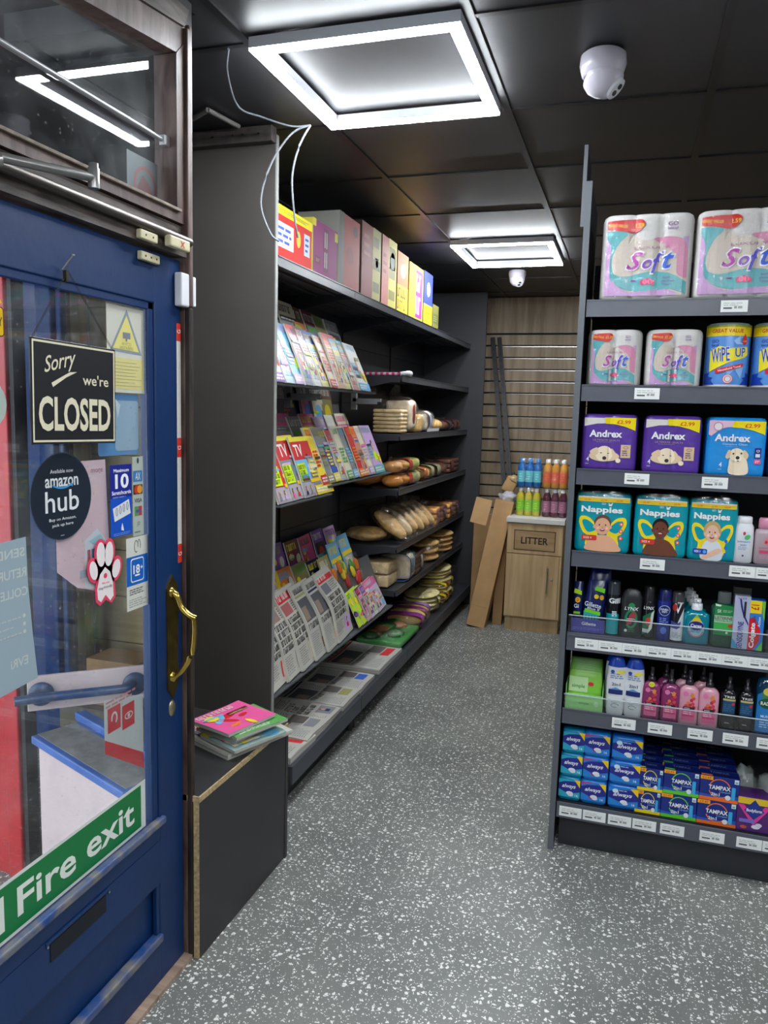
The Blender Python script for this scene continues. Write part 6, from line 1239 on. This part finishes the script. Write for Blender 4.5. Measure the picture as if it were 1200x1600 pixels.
# carded toys standing behind the comics
for i, (y, c, cb, lab) in enumerate(((3.50, 'orange', 'olive', 'orange and green toy card pack left of the three above the pink comics'), (3.66, 'yellow', 'sky', 'pink and yellow toy card pack in the middle above the pink comics'), (3.83, 'red', 'sky', 'red toy card pack with a blue header right of the three above the pink comics'))):
    t = thing('toy_pack', lab, 'toy', (-1.36, y, .60), (-.36, 0, R90+.06)); hh = (.23, .28, .30)[i]; rd = random.Random(i+5)
    m = MB(); m.box(0, .165, 0, .004, 0, hh, P(PAL[cb], .4)); p = Pr(m, lambda u, v, k: (u, -.0004-k, v), rough=.35); p.rect(.005, hh*.72, .16, hh*.98, PAL[cb], 1); p.heads(.01, hh*.76, .15, hh*.94, 1, PAL['yellow' if i else 'white'], 2, rd); p.rect(.0, hh*.62, .165, hh*.70, PAL['yellow'] if i else PAL['olive'], 2); p.rect(.02, .01, .14, hh*.6, PAL['cream'], 1); m.build('backing_card', t)
    m = MB()
    for q in range(5): blob(m, (.03+.11*rd.random(), -.012, .03+hh*.5*rd.random()), (.02, .012, .035), P(PAL[(c, 'yellow', 'red', 'green', 'orange')[q]], .3), q, .3)
    m.build('toys', t); m = MB(); m.box(.01, .155, -.030, 0, .008, hh*.62, film('blister_clear', (.98, .98, .98), .08, .06, .5, 20), .01); m.build('blister', t)
# flat newspapers on the base shelf
def flatpaper(kind, c1, c2, y, x, z, w, h, th, rot, label, curl=.004):
    rd = random.Random(hash_(label))
    m = MB(); n = 10
    def zf(u, v): return th+curl*math.sin(u/w*5+v*9)+.004*noise.noise(Vector((u*9, v*9, th*99)))
    vs = []; fs = []
    for j in range(n+1):
        for i in range(n+1): u, v = w*i/n, h*j/n; vs.append((u, v, zf(u, v)))
    for j in range(n):
        for i in range(n): a = j*(n+1)+i; fs.append([a, a+1, a+n+2, a+n+1])
    m.add(vs, fs, PAPER, True)
    loop = [(0, i) for i in range(n+1)]; ring = [vs[i] for i in range(n+1)]+[vs[(j+1)*(n+1)-1] for j in range(1, n+1)]+[vs[n*(n+1)+i] for i in range(n-1, -1, -1)]+[vs[j*(n+1)] for j in range(n-1, 0, -1)]
    lays = max(1, int(th/.006))
    for L in range(lays):
        za, zb = L/lays, (L+1)/lays; off = .002*((L*5) % 3-1)
        N = len(ring); bv = [(x_+(off if L < lays-1 else 0), y_, z_*za) for x_, y_, z_ in ring]+[(x_+(off if L < lays-1 else 0), y_, z_*zb) for x_, y_, z_ in ring]
        m.add(bv, [[i, (i+1) % N, N+(i+1) % N, N+i] for i in range(N)], P((196, 192, 182), .8) if L % 2 else P((170, 168, 160), .8))
    m.add([(0, 0, 0), (w, 0, 0), (w, h, 0), (0, h, 0)], [[3, 2, 1, 0]], PAPER)
    p = Pr(m, lambda u, v, k: (u, v, zf(u, v)+.0006+k), (w/n, h/n), rough=.8 if kind in ('news', 'broad') else .35); cover(p, w, h, kind, rd, c1, c2)
    tag(m.build('newspaper' if kind in ('news', 'broad') else 'magazine', None, (x, y, z), (0, 0, rot)), label, 'newspaper' if kind in ('news', 'broad') else 'magazine')
BZ = .171
for kind, c1, c2, y, th, rot, lab in (('broad', 'red', 'red', 3.76, .024, 0, 'wide pile of broadsheets with red print, farthest flat pile on the base shelf'),
        ('broad', 'white', 'blue', 3.46, .020, .03, 'pile of pale broadsheets, second from the far end on the base shelf'),
        ('broad', 'navy', 'olive', 3.22, .022, .02, 'pile of papers with a navy banner in the middle of the base shelf'),
        ('news', 'white', 'grey', 2.98, .020, .05, 'pile of papers with a dark picture, third from the door side on the base shelf'),
        ('broad', 'olive', 'grey', 2.80, .030, .01, 'beige pile of papers, second from the door side on the base shelf'),
        ('news', 'red', 'red', 2.635, .026, -.02, 'thick white paper with red print at the door end of the base shelf')):
    flatpaper(kind, c1, c2, y, -1.183, BZ, .245 if y < 3.5 else .43 if y > 3.7 else .26, .36, th, R90+rot, lab)
# pile on the ledge box
flatpaper('broad', 'red', 'green', 1.99, -1.10, .4875, .27, .26, .018, R90-.38, 'thick newspaper with a green corner block, bottom of the pile on the black box')
for i, (k, c1, c2, lab) in enumerate((('puzzle', 'yellow', 'teal', 'thin yellow puzzle magazine low in the pile on the black box'), ('puzzle', 'orange', 'red', 'orange puzzle magazine in the middle of the pile on the black box'), ('kids', 'cream', 'purple', 'cream and purple comic under the pink one on the black box'), ('plain', 'green', 'cream', 'pale green magazine right below the pink comics on the black box'), ('kids', 'pink', 'white', 'bright pink comic on top of the pile on the black box'))):
    flatpaper(k, c1, c2, 1.985+.012*((i*3) % 4), -1.075-.010*((i*2) % 3), .513+.0125*i, .21, .17, .009, R90-.34+.05*((i*2) % 3-1), lab, .0015)

# ================================================================== CARTONS ON THE TOP SHELF
def topbox(y0, y1, h, d, base, side, parts, label, xf=-1.272, rot=0):
    t = thing('snack_carton', label, 'carton', (xf, (y0+y1)/2, 2.108), (0, 0, R90+rot)); w = y1-y0
    m = MB(); m.box(-w/2, w/2, 0, d, 0, h, P(side, .55), .002, 1); m.build('carton', t)
    m = MB(); p = Pr(m, lambda u, v, k: (u, -.0004-k, v), rough=.62); p.rect(-w*.49, h*.01, w*.49, h*.99, base, 1); rd = random.Random(hash_(label))
    for q in parts:
        x0, z0, x1, z1, c = q[:5]; X0, X1, Z0, Z1 = -w/2+w*x0, -w/2+w*x1, h*z0, h*z1
        p.rect(X0, Z0, X1, Z1, c, 2)
        if len(q) > 5:
            if q[5] == 'l': p.lines(X0+.01, Z0+.01, X1-.01, Z1-.01, 3, q[6], 3, rd)
            elif q[5] == 'h': p.heads(X0+.008, Z0+.008, X1-.008, Z1-.008, 1 if (Z1-Z0) < .08 else 2, q[6], 3, rd)
            elif q[5] == 'o': p.ell((X0+X1)/2, (Z0+Z1)/2, (X1-X0)*.4, (Z1-Z0)*.4, q[6], 3)
    m.build('printed_front', t); return t
topbox(2.62, 2.975, .185, .24, (206, 40, 34), (226, 204, 30), [(0, .82, 1, 1, (232, 214, 30), 'l', (80, 110, 40)), (.0, .72, .12, .84, (220, 214, 40)), (.05, .2, .5, .68, (214, 216, 226), 'l', (70, 90, 180)), (.56, .30, .70, .72, (206, 40, 34), 'o', (200, 190, 60)), (.78, .25, .94, .70, (200, 210, 224), 'l', (60, 90, 170)), (.1, .04, .45, .14, (206, 40, 34), 'l', (226, 190, 180))], 'low red carton with a yellow top band at the door end of the top shelf')
topbox(2.985, 3.26, .215, .24, (140, 44, 110), (176, 168, 60), [(.0, .86, .12, 1, (210, 200, 50)), (.42, .10, .62, .92, (110, 40, 84), 'h', (190, 180, 180)), (.88, .78, 1, .95, (200, 190, 60)), (.08, .18, .3, .34, (120, 40, 90), 'l', (170, 150, 90))], 'magenta carton, second from the door end of the top shelf')
topbox(3.28, 3.55, .315, .20, (176, 84, 76), (150, 148, 142), [(0, 0, .22, 1, (120, 116, 112), 'h', (64, 60, 60)), (.30, .30, .72, .62, (176, 84, 76), 'o', (150, 74, 68)), (.62, .74, .9, .93, (176, 84, 76), 'o', (120, 80, 84))], 'tall dusty red carton with a grey printed edge, third from the door')
topbox(3.575, 3.87, .345, .24, (150, 62, 54), (70, 50, 44), [(.56, .0, 1, 1, (186, 176, 92), 'l', (120, 120, 70)), (.08, .5, .48, .9, (150, 62, 54), 'l', (186, 120, 110)), (.7, .45, .88, .6, (120, 160, 140), 'o', (90, 120, 110))], 'tall brown-red and pale yellow carton, fourth from the door')
topbox(3.89, 4.15, .35, .24, (206, 124, 110), (90, 60, 50), [(.44, .0, 1, 1, (216, 204, 96), 'l', (150, 140, 60)), (.52, .52, .9, .86, (216, 204, 96), 'o', (100, 110, 110)), (.05, .4, .4, .8, (206, 124, 110), 'l', (180, 96, 84))], 'tall salmon and yellow carton, fifth from the door')
topbox(4.17, 4.385, .325, .22, (226, 120, 60), (120, 80, 50), [(0, 0, 1, .45, (232, 210, 40), 'h', (130, 100, 30)), (.2, .55, .8, .85, (226, 120, 60), 'o', (236, 180, 160))], 'orange over yellow carton, sixth from the door')
topbox(4.41, 4.725, .31, .24, (236, 214, 40), (186, 160, 60), [(.45, .04, .92, .93, (216, 40, 130), 'h', (240, 190, 214)), (.05, .6, .38, .9, (236, 214, 40), 'l', (150, 120, 30)), (.02, .93, .98, 1, (220, 190, 60))], 'yellow carton with a magenta panel, seventh from the door')
topbox(4.745, 4.96, .32, .22, (50, 64, 170), (40, 50, 130), [(0, 0, 1, .38, (236, 216, 30), 'h', (120, 100, 30)), (.25, .5, .75, .85, (50, 64, 170), 'o', (170, 180, 220))], 'blue over yellow carton, eighth from the door')
topbox(4.98, 5.14, .15, .2, (120, 116, 60), (70, 70, 50), [(.1, .2, .9, .6, (90, 96, 50), 'l', (150, 150, 90))], 'small dark olive carton at the far end of the carton row')
for i, y in enumerate((3.0, 3.6, 4.2, 4.75)):
    pass

# ================================================================== BREAD AND CAKES
CR = {'crust': (224, 160, 88), 'bun': (236, 190, 120), 'dark': (110, 68, 50), 'pale': (238, 206, 156), 'white': (232, 214, 186), 'tort': (240, 222, 160), 'choc': (80, 50, 42), 'amber': (234, 150, 62)}
def breadbag(label, loc, size, kind, col, n=1, rot=0.0, stripe=None, film_tint=(1, 1, 1), name='bread_bag', cat='bread', group=None, tilt=0.0):
    """size = along aisle (w), depth (d), height (h); local x = along the aisle, -y = front"""
    w, d, h = size; t = thing(name, label, cat, loc, (tilt, 0, R90+rot), group); sd = hash_(label) % 97
    bmte = mat('crust_'+col, CR[col], .6, noise_amt=.22, nscale=28, bump=.3, bscale=40)
    m = MB()
    if kind == 'loaf':
        b = bmesh.new(); bmesh.ops.create_cube(b, size=1)
        for v in b.verts: v.co = Vector((v.co.x*w*.9, v.co.y*d*.9, h*.46+v.co.z*h*.86))
        bmesh.ops.bevel(b, geom=list(b.edges), offset=min(w, d, h)*.2, segments=4, profile=.6, affect='EDGES')
        for v in b.verts: v.co.z += .006*math.sin(v.co.x*60); v.co.y += .003*math.sin(v.co.x*200)
        m.bm(b, bmte, True); o = m.build('loaf', t)
        m = MB(); m.box(-w*.452, w*.452, -d*.40, d*.40, h*.12, h*.80, mat('crumb', (230, 210, 176), .8), h*.1); m.build('slice_face', t)
    elif kind == 'slices':
        for i in range(n): m.box(-w*.46, w*.46, -d*.44, d*.44, h*(.04+.92*i/n), h*(.04+.92*(i+.86)/n), bmte, min(.008, h/n*.3))
        m.build('slices', t)
    else:
        for i in range(n):
            mm = MB(); u = -w/2+w*(i+.5)/n if kind != 'stack' else 0; zz = h*.45 if kind != 'stack' else h*(i+.5)/n
            rr = (w/n*.52, d*.46, h*.42) if kind != 'stack' else (w*.46, d*.46, h/n*.5)
            blob(mm, (u, 0, zz), rr, bmte, sd+i, .12, 1.6); mm.build('bread_roll', t)
    if stripe:
        m = MB(); nn = 16
        for q, (u0, u1, c) in enumerate(stripe):
            rings = []
            for k in range(2):
                u = -w/2+w*(u0 if k == 0 else u1); s = .97+.02*math.sin(u*40)
                rings.append([(u, math.copysign(abs(math.sin(a))**.6, math.sin(a))*d*.50*s, h*.47+math.copysign(abs(math.cos(a))**.6, math.cos(a))*h*.47*s) for a in [2*math.pi*i/nn for i in range(nn)]])
            m.loft(rings, P(c, .25), True, False)
        m.build('printed_band', t)
    f = MB(); nn = 20; rings = []; rd = random.Random(sd)
    for k in range(11):
        v = k/10; s = (1-(2*v-1)**6*.55); u = -w*.56+w*1.12*v
        rings.append([(u+.004*rd.uniform(-1, 1), math.copysign(abs(math.sin(a))**.7, math.sin(a))*d*.53*s*(1+.09*rd.uniform(-1, 1)), h*.49+math.copysign(abs(math.cos(a))**.7, math.cos(a))*h*.50*s*(1+.05*rd.uniform(-1, 1))) for a in [2*math.pi*i/nn for i in range(nn)]])
    f.loft(rings, film('bread_film', (1, 1, 1), .12, .06, 1.0, 24, .03), True)
    if kind != 'stack': blob(f, (w*.05, d*.22, h*.78), (w*.40, d*.26, h*.42), film('bread_film'), sd, .7, 2.6, 3)
    f.build('clear_wrap', t); return t
XB = -1.36
S3, S4, S5, S6, S7 = LZ[1]+.003, LZ[2]+.003, LZ[3]+.003, LZ[4]+.003, .172
# pink striped stick on the upper bread shelf
t = thing('striped_stick', 'pink and white striped stick with a white end lying on the empty shelf', 'stick', (-1.25, 4.31, LZ[0]+.014), (0, 0, .02))
m = MB()
for i in range(16): m.lathe([(-.30+i*.017, .0085), (-.30+(i+1)*.017, .0085)], P((206, 60, 110) if i % 2 else (226, 200, 210), .4), 10, T=Matrix.Rotation(R90, 4, 'Y'))
m.build('shaft', t); m = MB(); m.tube(smooth_pts([(-.03, 0, 0), (0, .02, .006), (.012, .07, .006), (0, .12, .0)], 4), [.012]*5+[.015]*4+[.010]*4, WHITE, 10); m.build('white_handle', t)
breadbag('upright pack of seeded toast slices at the left of the third shelf', (XB, 4.40, S3), (.14, .20, .15), 'slices', 'pale', 6)
breadbag('tall loaf pack with a small red label, topmost of the third shelf bread', (XB+.02, 4.55, S3+.02), (.15, .18, .20), 'loaf', 'white', 1, 0, [(.30, .62, (150, 50, 50))])
breadbag('orange tinted loaf pack behind the tall loaf on the third shelf', (XB, 4.74, S3), (.17, .2, .13), 'loaf', 'bun')
breadbag('blue and white bread bag in the middle of the third shelf', (XB+.01, 4.97, S3), (.22, .2, .15), 'loaf', 'white', 1, .1, [(.02, .35, (50, 50, 130)), (.35, .60, (200, 206, 216)), (.8, .95, (180, 190, 210))])
breadbag('pack of golden buns right of the blue and white bag', (XB, 5.27, S3), (.26, .2, .10), 'rolls', 'bun', 3)
breadbag('dark red cake pack at the far end of the third shelf', (XB, 5.72, S3), (.5, .2, .09), 'rolls', 'dark', 5, 0, [(.2, .34, (60, 66, 90)), (.5, .66, (120, 50, 40)), (.8, .92, (130, 60, 40))])
m = MB(); m.box(-.002, .0, -.16, .16, 0, .02, WHITE); tag(m.build('shelf_card', None, (-1.246, 5.0, S3+.006), (0, .15, 0)), 'white card strip standing on the third shelf edge', 'card')
# fourth shelf
breadbag('long bag of golden rolls at the back of the fourth shelf near the magazines', (-1.50, 4.52, S4+.0), (.50, .17, .10), 'rolls', 'amber', 4)
breadbag('upper bag of seeded rolls with a red band on the fourth shelf', (-1.325, 4.51, S4+.088), (.48, .135, .08), 'rolls', 'crust', 3, 0, [(.50, .64, (200, 50, 50)), (.64, .95, (196, 190, 110))])
breadbag('lower bag of rolls with a red band on the fourth shelf', (-1.325, 4.53, S4), (.48, .135, .085), 'rolls', 'amber', 3, 0, [(.48, .62, (206, 50, 50)), (.62, .97, (176, 176, 120))])
breadbag('orange and cream bun pack in the middle of the fourth shelf', (XB, 5.04, S4), (.30, .2, .10), 'rolls', 'bun', 3, 0, [(.0, .28, (206, 110, 60)), (.6, .9, (200, 196, 150))])
breadbag('brown cake pack behind the bun pack on the fourth shelf', (XB, 5.42, S4), (.34, .2, .10), 'rolls', 'dark', 4, 0, [(.0, .3, (170, 166, 130))])
breadbag('dark red cake pack at the far end of the fourth shelf', (XB, 5.82, S4), (.36, .2, .11), 'slices', 'dark', 3, 0, [(.1, .4, (130, 44, 40))])
# fifth shelf: five baguette bags
for i in range(7):
    breadbag('bag of long golden rolls, %s from the near end of the fifth shelf' % ORD[i], (XB-.005 if i else -1.49, 4.40+.138*(i-1)-(.0 if i else -.138), S5+(.075 if i else 0)), (.116 if i else .24, .27, .098), 'rolls', 'bun' if i != 2 else 'pale', 1, -.12 if i else 0, tilt=.62 if i else 0, group='bags of long rolls on the fifth shelf')
for i in range(4):
    breadbag('purple banded cake slices, %s pack along at the far end of the fifth shelf' % ORD[i], (XB, 5.26+.21*i, S5), (.19, .24, .13-.006*i), 'slices', 'dark' if i % 2 else 'crust', 3, .08, [(.25, .55, (150, 100, 130))], group='cake slice packs on the fifth shelf')
# sixth shelf
breadbag('sandwich loaf in a clear bag at the near end of the sixth shelf', (-1.44, 4.375, S6), (.21, .30, .17), 'slices', 'pale', 2)
breadbag('blue white and green bread bag standing on the sixth shelf', (-1.35, 4.61, S6), (.25, .22, .19), 'loaf', 'white', 1, .15, [(.0, .06, (196, 206, 214)), (.06, .30, (30, 80, 200)), (.30, .34, (220, 224, 226)), (.34, .48, (40, 130, 90)), (.48, .54, (226, 226, 220)), (.54, .8, (60, 140, 190)), (.8, .95, (40, 110, 60))])
breadbag('dark rye pack with a white ticket on the sixth shelf', (XB, 4.84, S6), (.34, .22, .14), 'slices', 'choc', 4, .1, [(.5, .66, (206, 208, 210))])
breadbag('stack of flat tea cakes toward the far end of the sixth shelf', (XB, 5.28, S6), (.34, .24, .15), 'stack', 'bun', 3)
breadbag('stack of golden pancakes at the far end of the sixth shelf', (XB, 5.72, S6), (.38, .24, .15), 'stack', 'bun', 4)
# bottom shelf
t = thing('party_tray', 'green wrapped tray of rolls at the near end of the bottom shelf', 'tray', (-1.32, 4.40, .186), (0, 0, R90))
m = MB(); m.box(-.22, .20, -.13, .15, 0, .035, mat('tray_green', (60, 150, 70), .3), .012); m.build('tray', t)
m = MB(); rd = random.Random(2)
for i in range(9): blob(m, (-.16+.04*i, rd.uniform(-.06, .08), .045), (.045, .05, .022), P(((50, 96, 50), (176, 120, 84), (70, 130, 60))[i % 3], .4), i, .3)
m.build('filling', t); m = MB(); m.box(-.225, .205, -.135, .155, .002, .085, film('bread_film', (1, 1, 1), .12, .06, 1.0, 24, .03), .02); m.build('clear_wrap', t)
breadbag('purple wrapped buns behind the green tray on the bottom shelf', (-1.33, 4.82, .186), (.36, .26, .09), 'rolls', 'bun', 3, .12, [(.0, .22, (150, 60, 150)), (.5, .66, (150, 40, 130)), (.84, 1.0, (160, 110, 190))])
breadbag('cream flatbread pack with a yellow panel on the bottom shelf', (-1.33, 5.18, .186), (.36, .28, .12), 'stack', 'tort', 4, 0, [(.3, .4, (60, 60, 50))])
for i in range(3): breadbag('yellow banded stack of wraps, %s layer up at the far end of the bottom shelf' % ('lowest', 'middle', 'topmost')[i], (-1.34-.01*i, 5.55+.04*i, .186+.075*i), (.46, .28, .072), 'stack', 'tort', 3, .05, [(.05, .16, (232, 210, 30)), (.26, .42, (226, 140, 30)), (.6, .78, (236, 220, 40))] if i < 2 else None, group='stacked packs of wraps on the bottom shelf')

# ================================================================== BACK CORNER
OAK = wood('cabinet_oak', (182, 150, 106), (212, 182, 138), (9, 9, .9), .5, 2.2, .05)
t = thing('litter_cabinet', 'oak litter bin cabinet with a white top at the end of the aisle', 'litter bin', (-.598, 5.5, 0))
m = MB(); m.box(-.197, .197, .012, .48, .10, .795, OAK); m.build('body', t)
m = MB(); m.box(-.190, .190, .03, .46, .0, .10, OAK); m.build('plinth', t)
m = MB(); m.box(-.205, .205, -.02, .50, .796, .833, mat('white_worktop', (216, 214, 208), .35), .004); m.build('worktop', t)
m = MB(); m.box(-.195, .195, -.004, .012, .575, .790, OAK, .001, 1); m.box(-.146, .146, -.006, -.003, .600, .745, mat('flap_gap', (66, 52, 36), .7)); 
m.build('front_panel', t)
m = MB(); m.box(-.140, .140, -.0075, -.004, .606, .739, wood('flap_wood', (156, 126, 88), (178, 148, 108), (1.2, 9, 9), .5, 2.2, .05)); p = Pr(m, lambda u, v, k: (u, -.0077-k, v)); p.text('LITTER', 0, .672, .19, .050, (34, 26, 22), 1, .03); m.build('litter_flap', t)
m = MB(); m.box(-.195, .178, -.006, .012, .112, .568, OAK, .001, 1); d_ = m.build('door', t)
m = MB(); m.box(.181, .195, -.004, .012, .112, .568, OAK, .001, 1); m.build('side_stile', t)
m = MB(); m.tube(smooth_pts([(.100, -.006, .30), (.102, -.024, .315), (.104, -.028, .40), (.102, -.024, .475), (.100, -.006, .49)], 5), .0055, ALU, 10); m.build('handle', d_)
m = MB(); m.lathe([(0, .009), (.003, .008)], ALU, 16, T=Matrix.Translation((.135, -.006, .40)) @ Matrix.Rotation(R90, 4, 'X')); m.build('lock', d_)
# shrink-wrapped drinks
def drinks(x, z, liq, lab, cap, label, rot=0):
    t = thing('drinks_pack', label, 'drinks', (x, 5.66, z), (0, 0, rot)); r = .028
    L = mat('drink_%d_%d' % (liq[0], liq[2]), liq, .1); K = P(cap, .35); LB = P(lab, .3)
    for j in range(2):
        for i in range(3):
            cx_, cy_ = (i-1)*.058, (j-.5)*.058; m = MB(); m.lathe([(.0, r*.85), (.006, r), (.05, r), (.11, r*.97), (.135, r*.95), (.155, r*.8), (.172, r*.45), (.18, r*.42)], L, 20, c=(cx_, cy_)); bo = m.build('bottle', t)
            m = MB(); m.lathe([(.176, r*.5), (.20, r*.5), (.202, r*.42)], K, 16, c=(cx_, cy_)); m.build('cap', bo)
            m = MB(); m.lathe([(.035, r*1.02), (.115, r*1.0)], LB, 20, c=(cx_, cy_)); p = Pr(m, lambda u, v, k: (cx_+math.sin(u/r)*(r*1.03+k), cy_-math.cos(u/r)*(r*1.03+k), v), (.006, None)); p.lines(-.015, .05, .015, .10, 3, tuple(min(255, int(c*1.25)) for c in lab), 1); m.build('label', bo)
    f = MB(); ring = [2*math.pi*i/32 for i in range(32)]; rd = random.Random(int(abs(x)*100)+int(z*100)); rings = []
    for zz, s in ((0.002, 1), (.06, 1.0), (.12, 1.0), (.165, .99), (.195, .93), (.206, .8)): rings.append([(math.copysign(abs(math.cos(a))**.4, math.cos(a))*.090*s*(1+.015*rd.uniform(-1, 1)), math.copysign(abs(math.sin(a))**.4, math.sin(a))*.062*s, zz) for a in ring])
    f.loft(rings, FILM, True); f.build('shrink_wrap', t)
drinks(-.672, .834, (214, 200, 60), (150, 220, 60), (226, 226, 220), 'six-pack of yellow drinks with lime labels, lower left on the cabinet')
drinks(-.485, .834, (90, 24, 50), (170, 110, 140), (220, 220, 222), 'six-pack of dark berry drinks, lower right on the cabinet')
drinks(-.674, 1.045, (20, 110, 190), (120, 210, 220), (60, 140, 210), 'six-pack of bright blue drinks, upper left on the cabinet')
drinks(-.489, 1.045, (222, 160, 60), (240, 110, 70), (226, 224, 220), 'six-pack of amber drinks with orange labels, upper right on the cabinet')
# leaning cartons and loose uprights
def lean_box(name, label, base, w, d, L, rx, ry, m1, cat='cardboard', rz=0):
    m = MB(); m.box(0, w, 0, d, 0, L, m1, .002, 1); m.box(0, w, -.0012, 0, L*.16, L*.162, KRAFT2); m.box(w*.12, w*.3, -.001, 0, L*.72, L*.745, mat('clear_tape_kraft', (190, 160, 120), .2))
    return tag(m.build(name, None, base, (rx, ry, rz)), label, cat)
lean_box('long_carton', 'long brown cardboard box leaning against the litter cabinet', (-1.062, 5.475, .018), .135, .15, .95, math.radians(-7), math.radians(9.6), KRAFT)
m = MB(); m.box(0, .12, 0, .004, 0, .19, KRAFT, .001, 1); m.build('x')
o = bpy.data.objects['x']; o.name = 'carton_flap'; o.location = (-1.075, 5.52, .775); o.rotation_euler = (math.radians(-12), math.radians(12), .1); tag(o, 'bent flap of brown card standing out left of the leaning carton top', 'cardboard')
m = MB(); m.box(0, .26, 0, .02, 0, .80, KRAFT2, .002, 1); tag(m.build('flat_carton', None, (-1.10, 5.78, 0.0), (math.radians(-3), 0, 0)), 'flat folded carton standing behind the leaning box on its left', 'cardboard')
m = MB(); m.box(0, .07, 0, .03, 0, .70, KRAFT2, .002, 1); tag(m.build('flat_carton', None, (-.895, 5.62, 0.0), (math.radians(-2), math.radians(1), 0)), 'narrow strip of card standing between the leaning box and the cabinet', 'cardboard')
UPM = mat('black_upright', (44, 44, 48), .45)
for i, (x0, x1) in enumerate(((-.80, -1.155), (-.75, -1.10))):
    m = MB(); a = Vector((x0, 6.08, .02)); c = Vector((x1, 6.60, 2.20)); d_ = (c-a); L = d_.length; q = Vector((0, 0, 1)).rotation_difference(d_)
    m.box(-.017, .017, -.010, .010, 0, L, UPM)
    for k in range(40): m.box(-.003, .003, -.0104, -.010, .05+k*.054, .075+k*.054, mat('slot_black', (10, 10, 12), .6))
    o = m.build('shelving_upright', None, tuple(a)); o.rotation_mode = 'QUATERNION'; o.rotation_quaternion = q; tag(o, 'tall black metal upright leaning on the slatted wall, %s one' % ('left', 'right')[i], 'shelving upright')
m = MB(); m.tube([(-.92, 5.86, .55), (-.855, 5.92, 1.0), (-.83, 5.95, 1.12)], [.035, .03, .008], mat('black_bag', (26, 28, 34), .5), 10); tag(m.build('umbrella'), 'folded black umbrella among the cardboard beside the drinks', 'umbrella')
m = MB(); blob(m, (0, 0, 0), (.07, .06, .045), mat('white_crumpled_bag', (190, 190, 196), .35, bump=.5, bscale=30), 3, .5, 3); tag(m.build('crumpled_bag', None, (-.835, 5.74, .945)), 'crumpled white bag tucked behind the cabinet top', 'bag')
m = MB(); m.box(-.045, .045, -.03, .03, -.06, .06, KRAFT, .01); blob(m, (.01, -.01, .05), (.05, .03, .03), mat('clear_tape_kraft', (190, 160, 120), .2), 5, .3); tag(m.build('paper_packet', None, (-.845, 5.86, 1.03), (0, .45, .2)), 'brown taped packet sticking up beside the drinks', 'packet')
m = MB(); m.tube([(-.93, 5.75, .02), (-.93, 5.78, .75)], .012, mat('grey_tube', (80, 84, 88), .4), 8); tag(m.build('metal_tube'), 'grey metal tube standing behind the leaning box', 'tube')
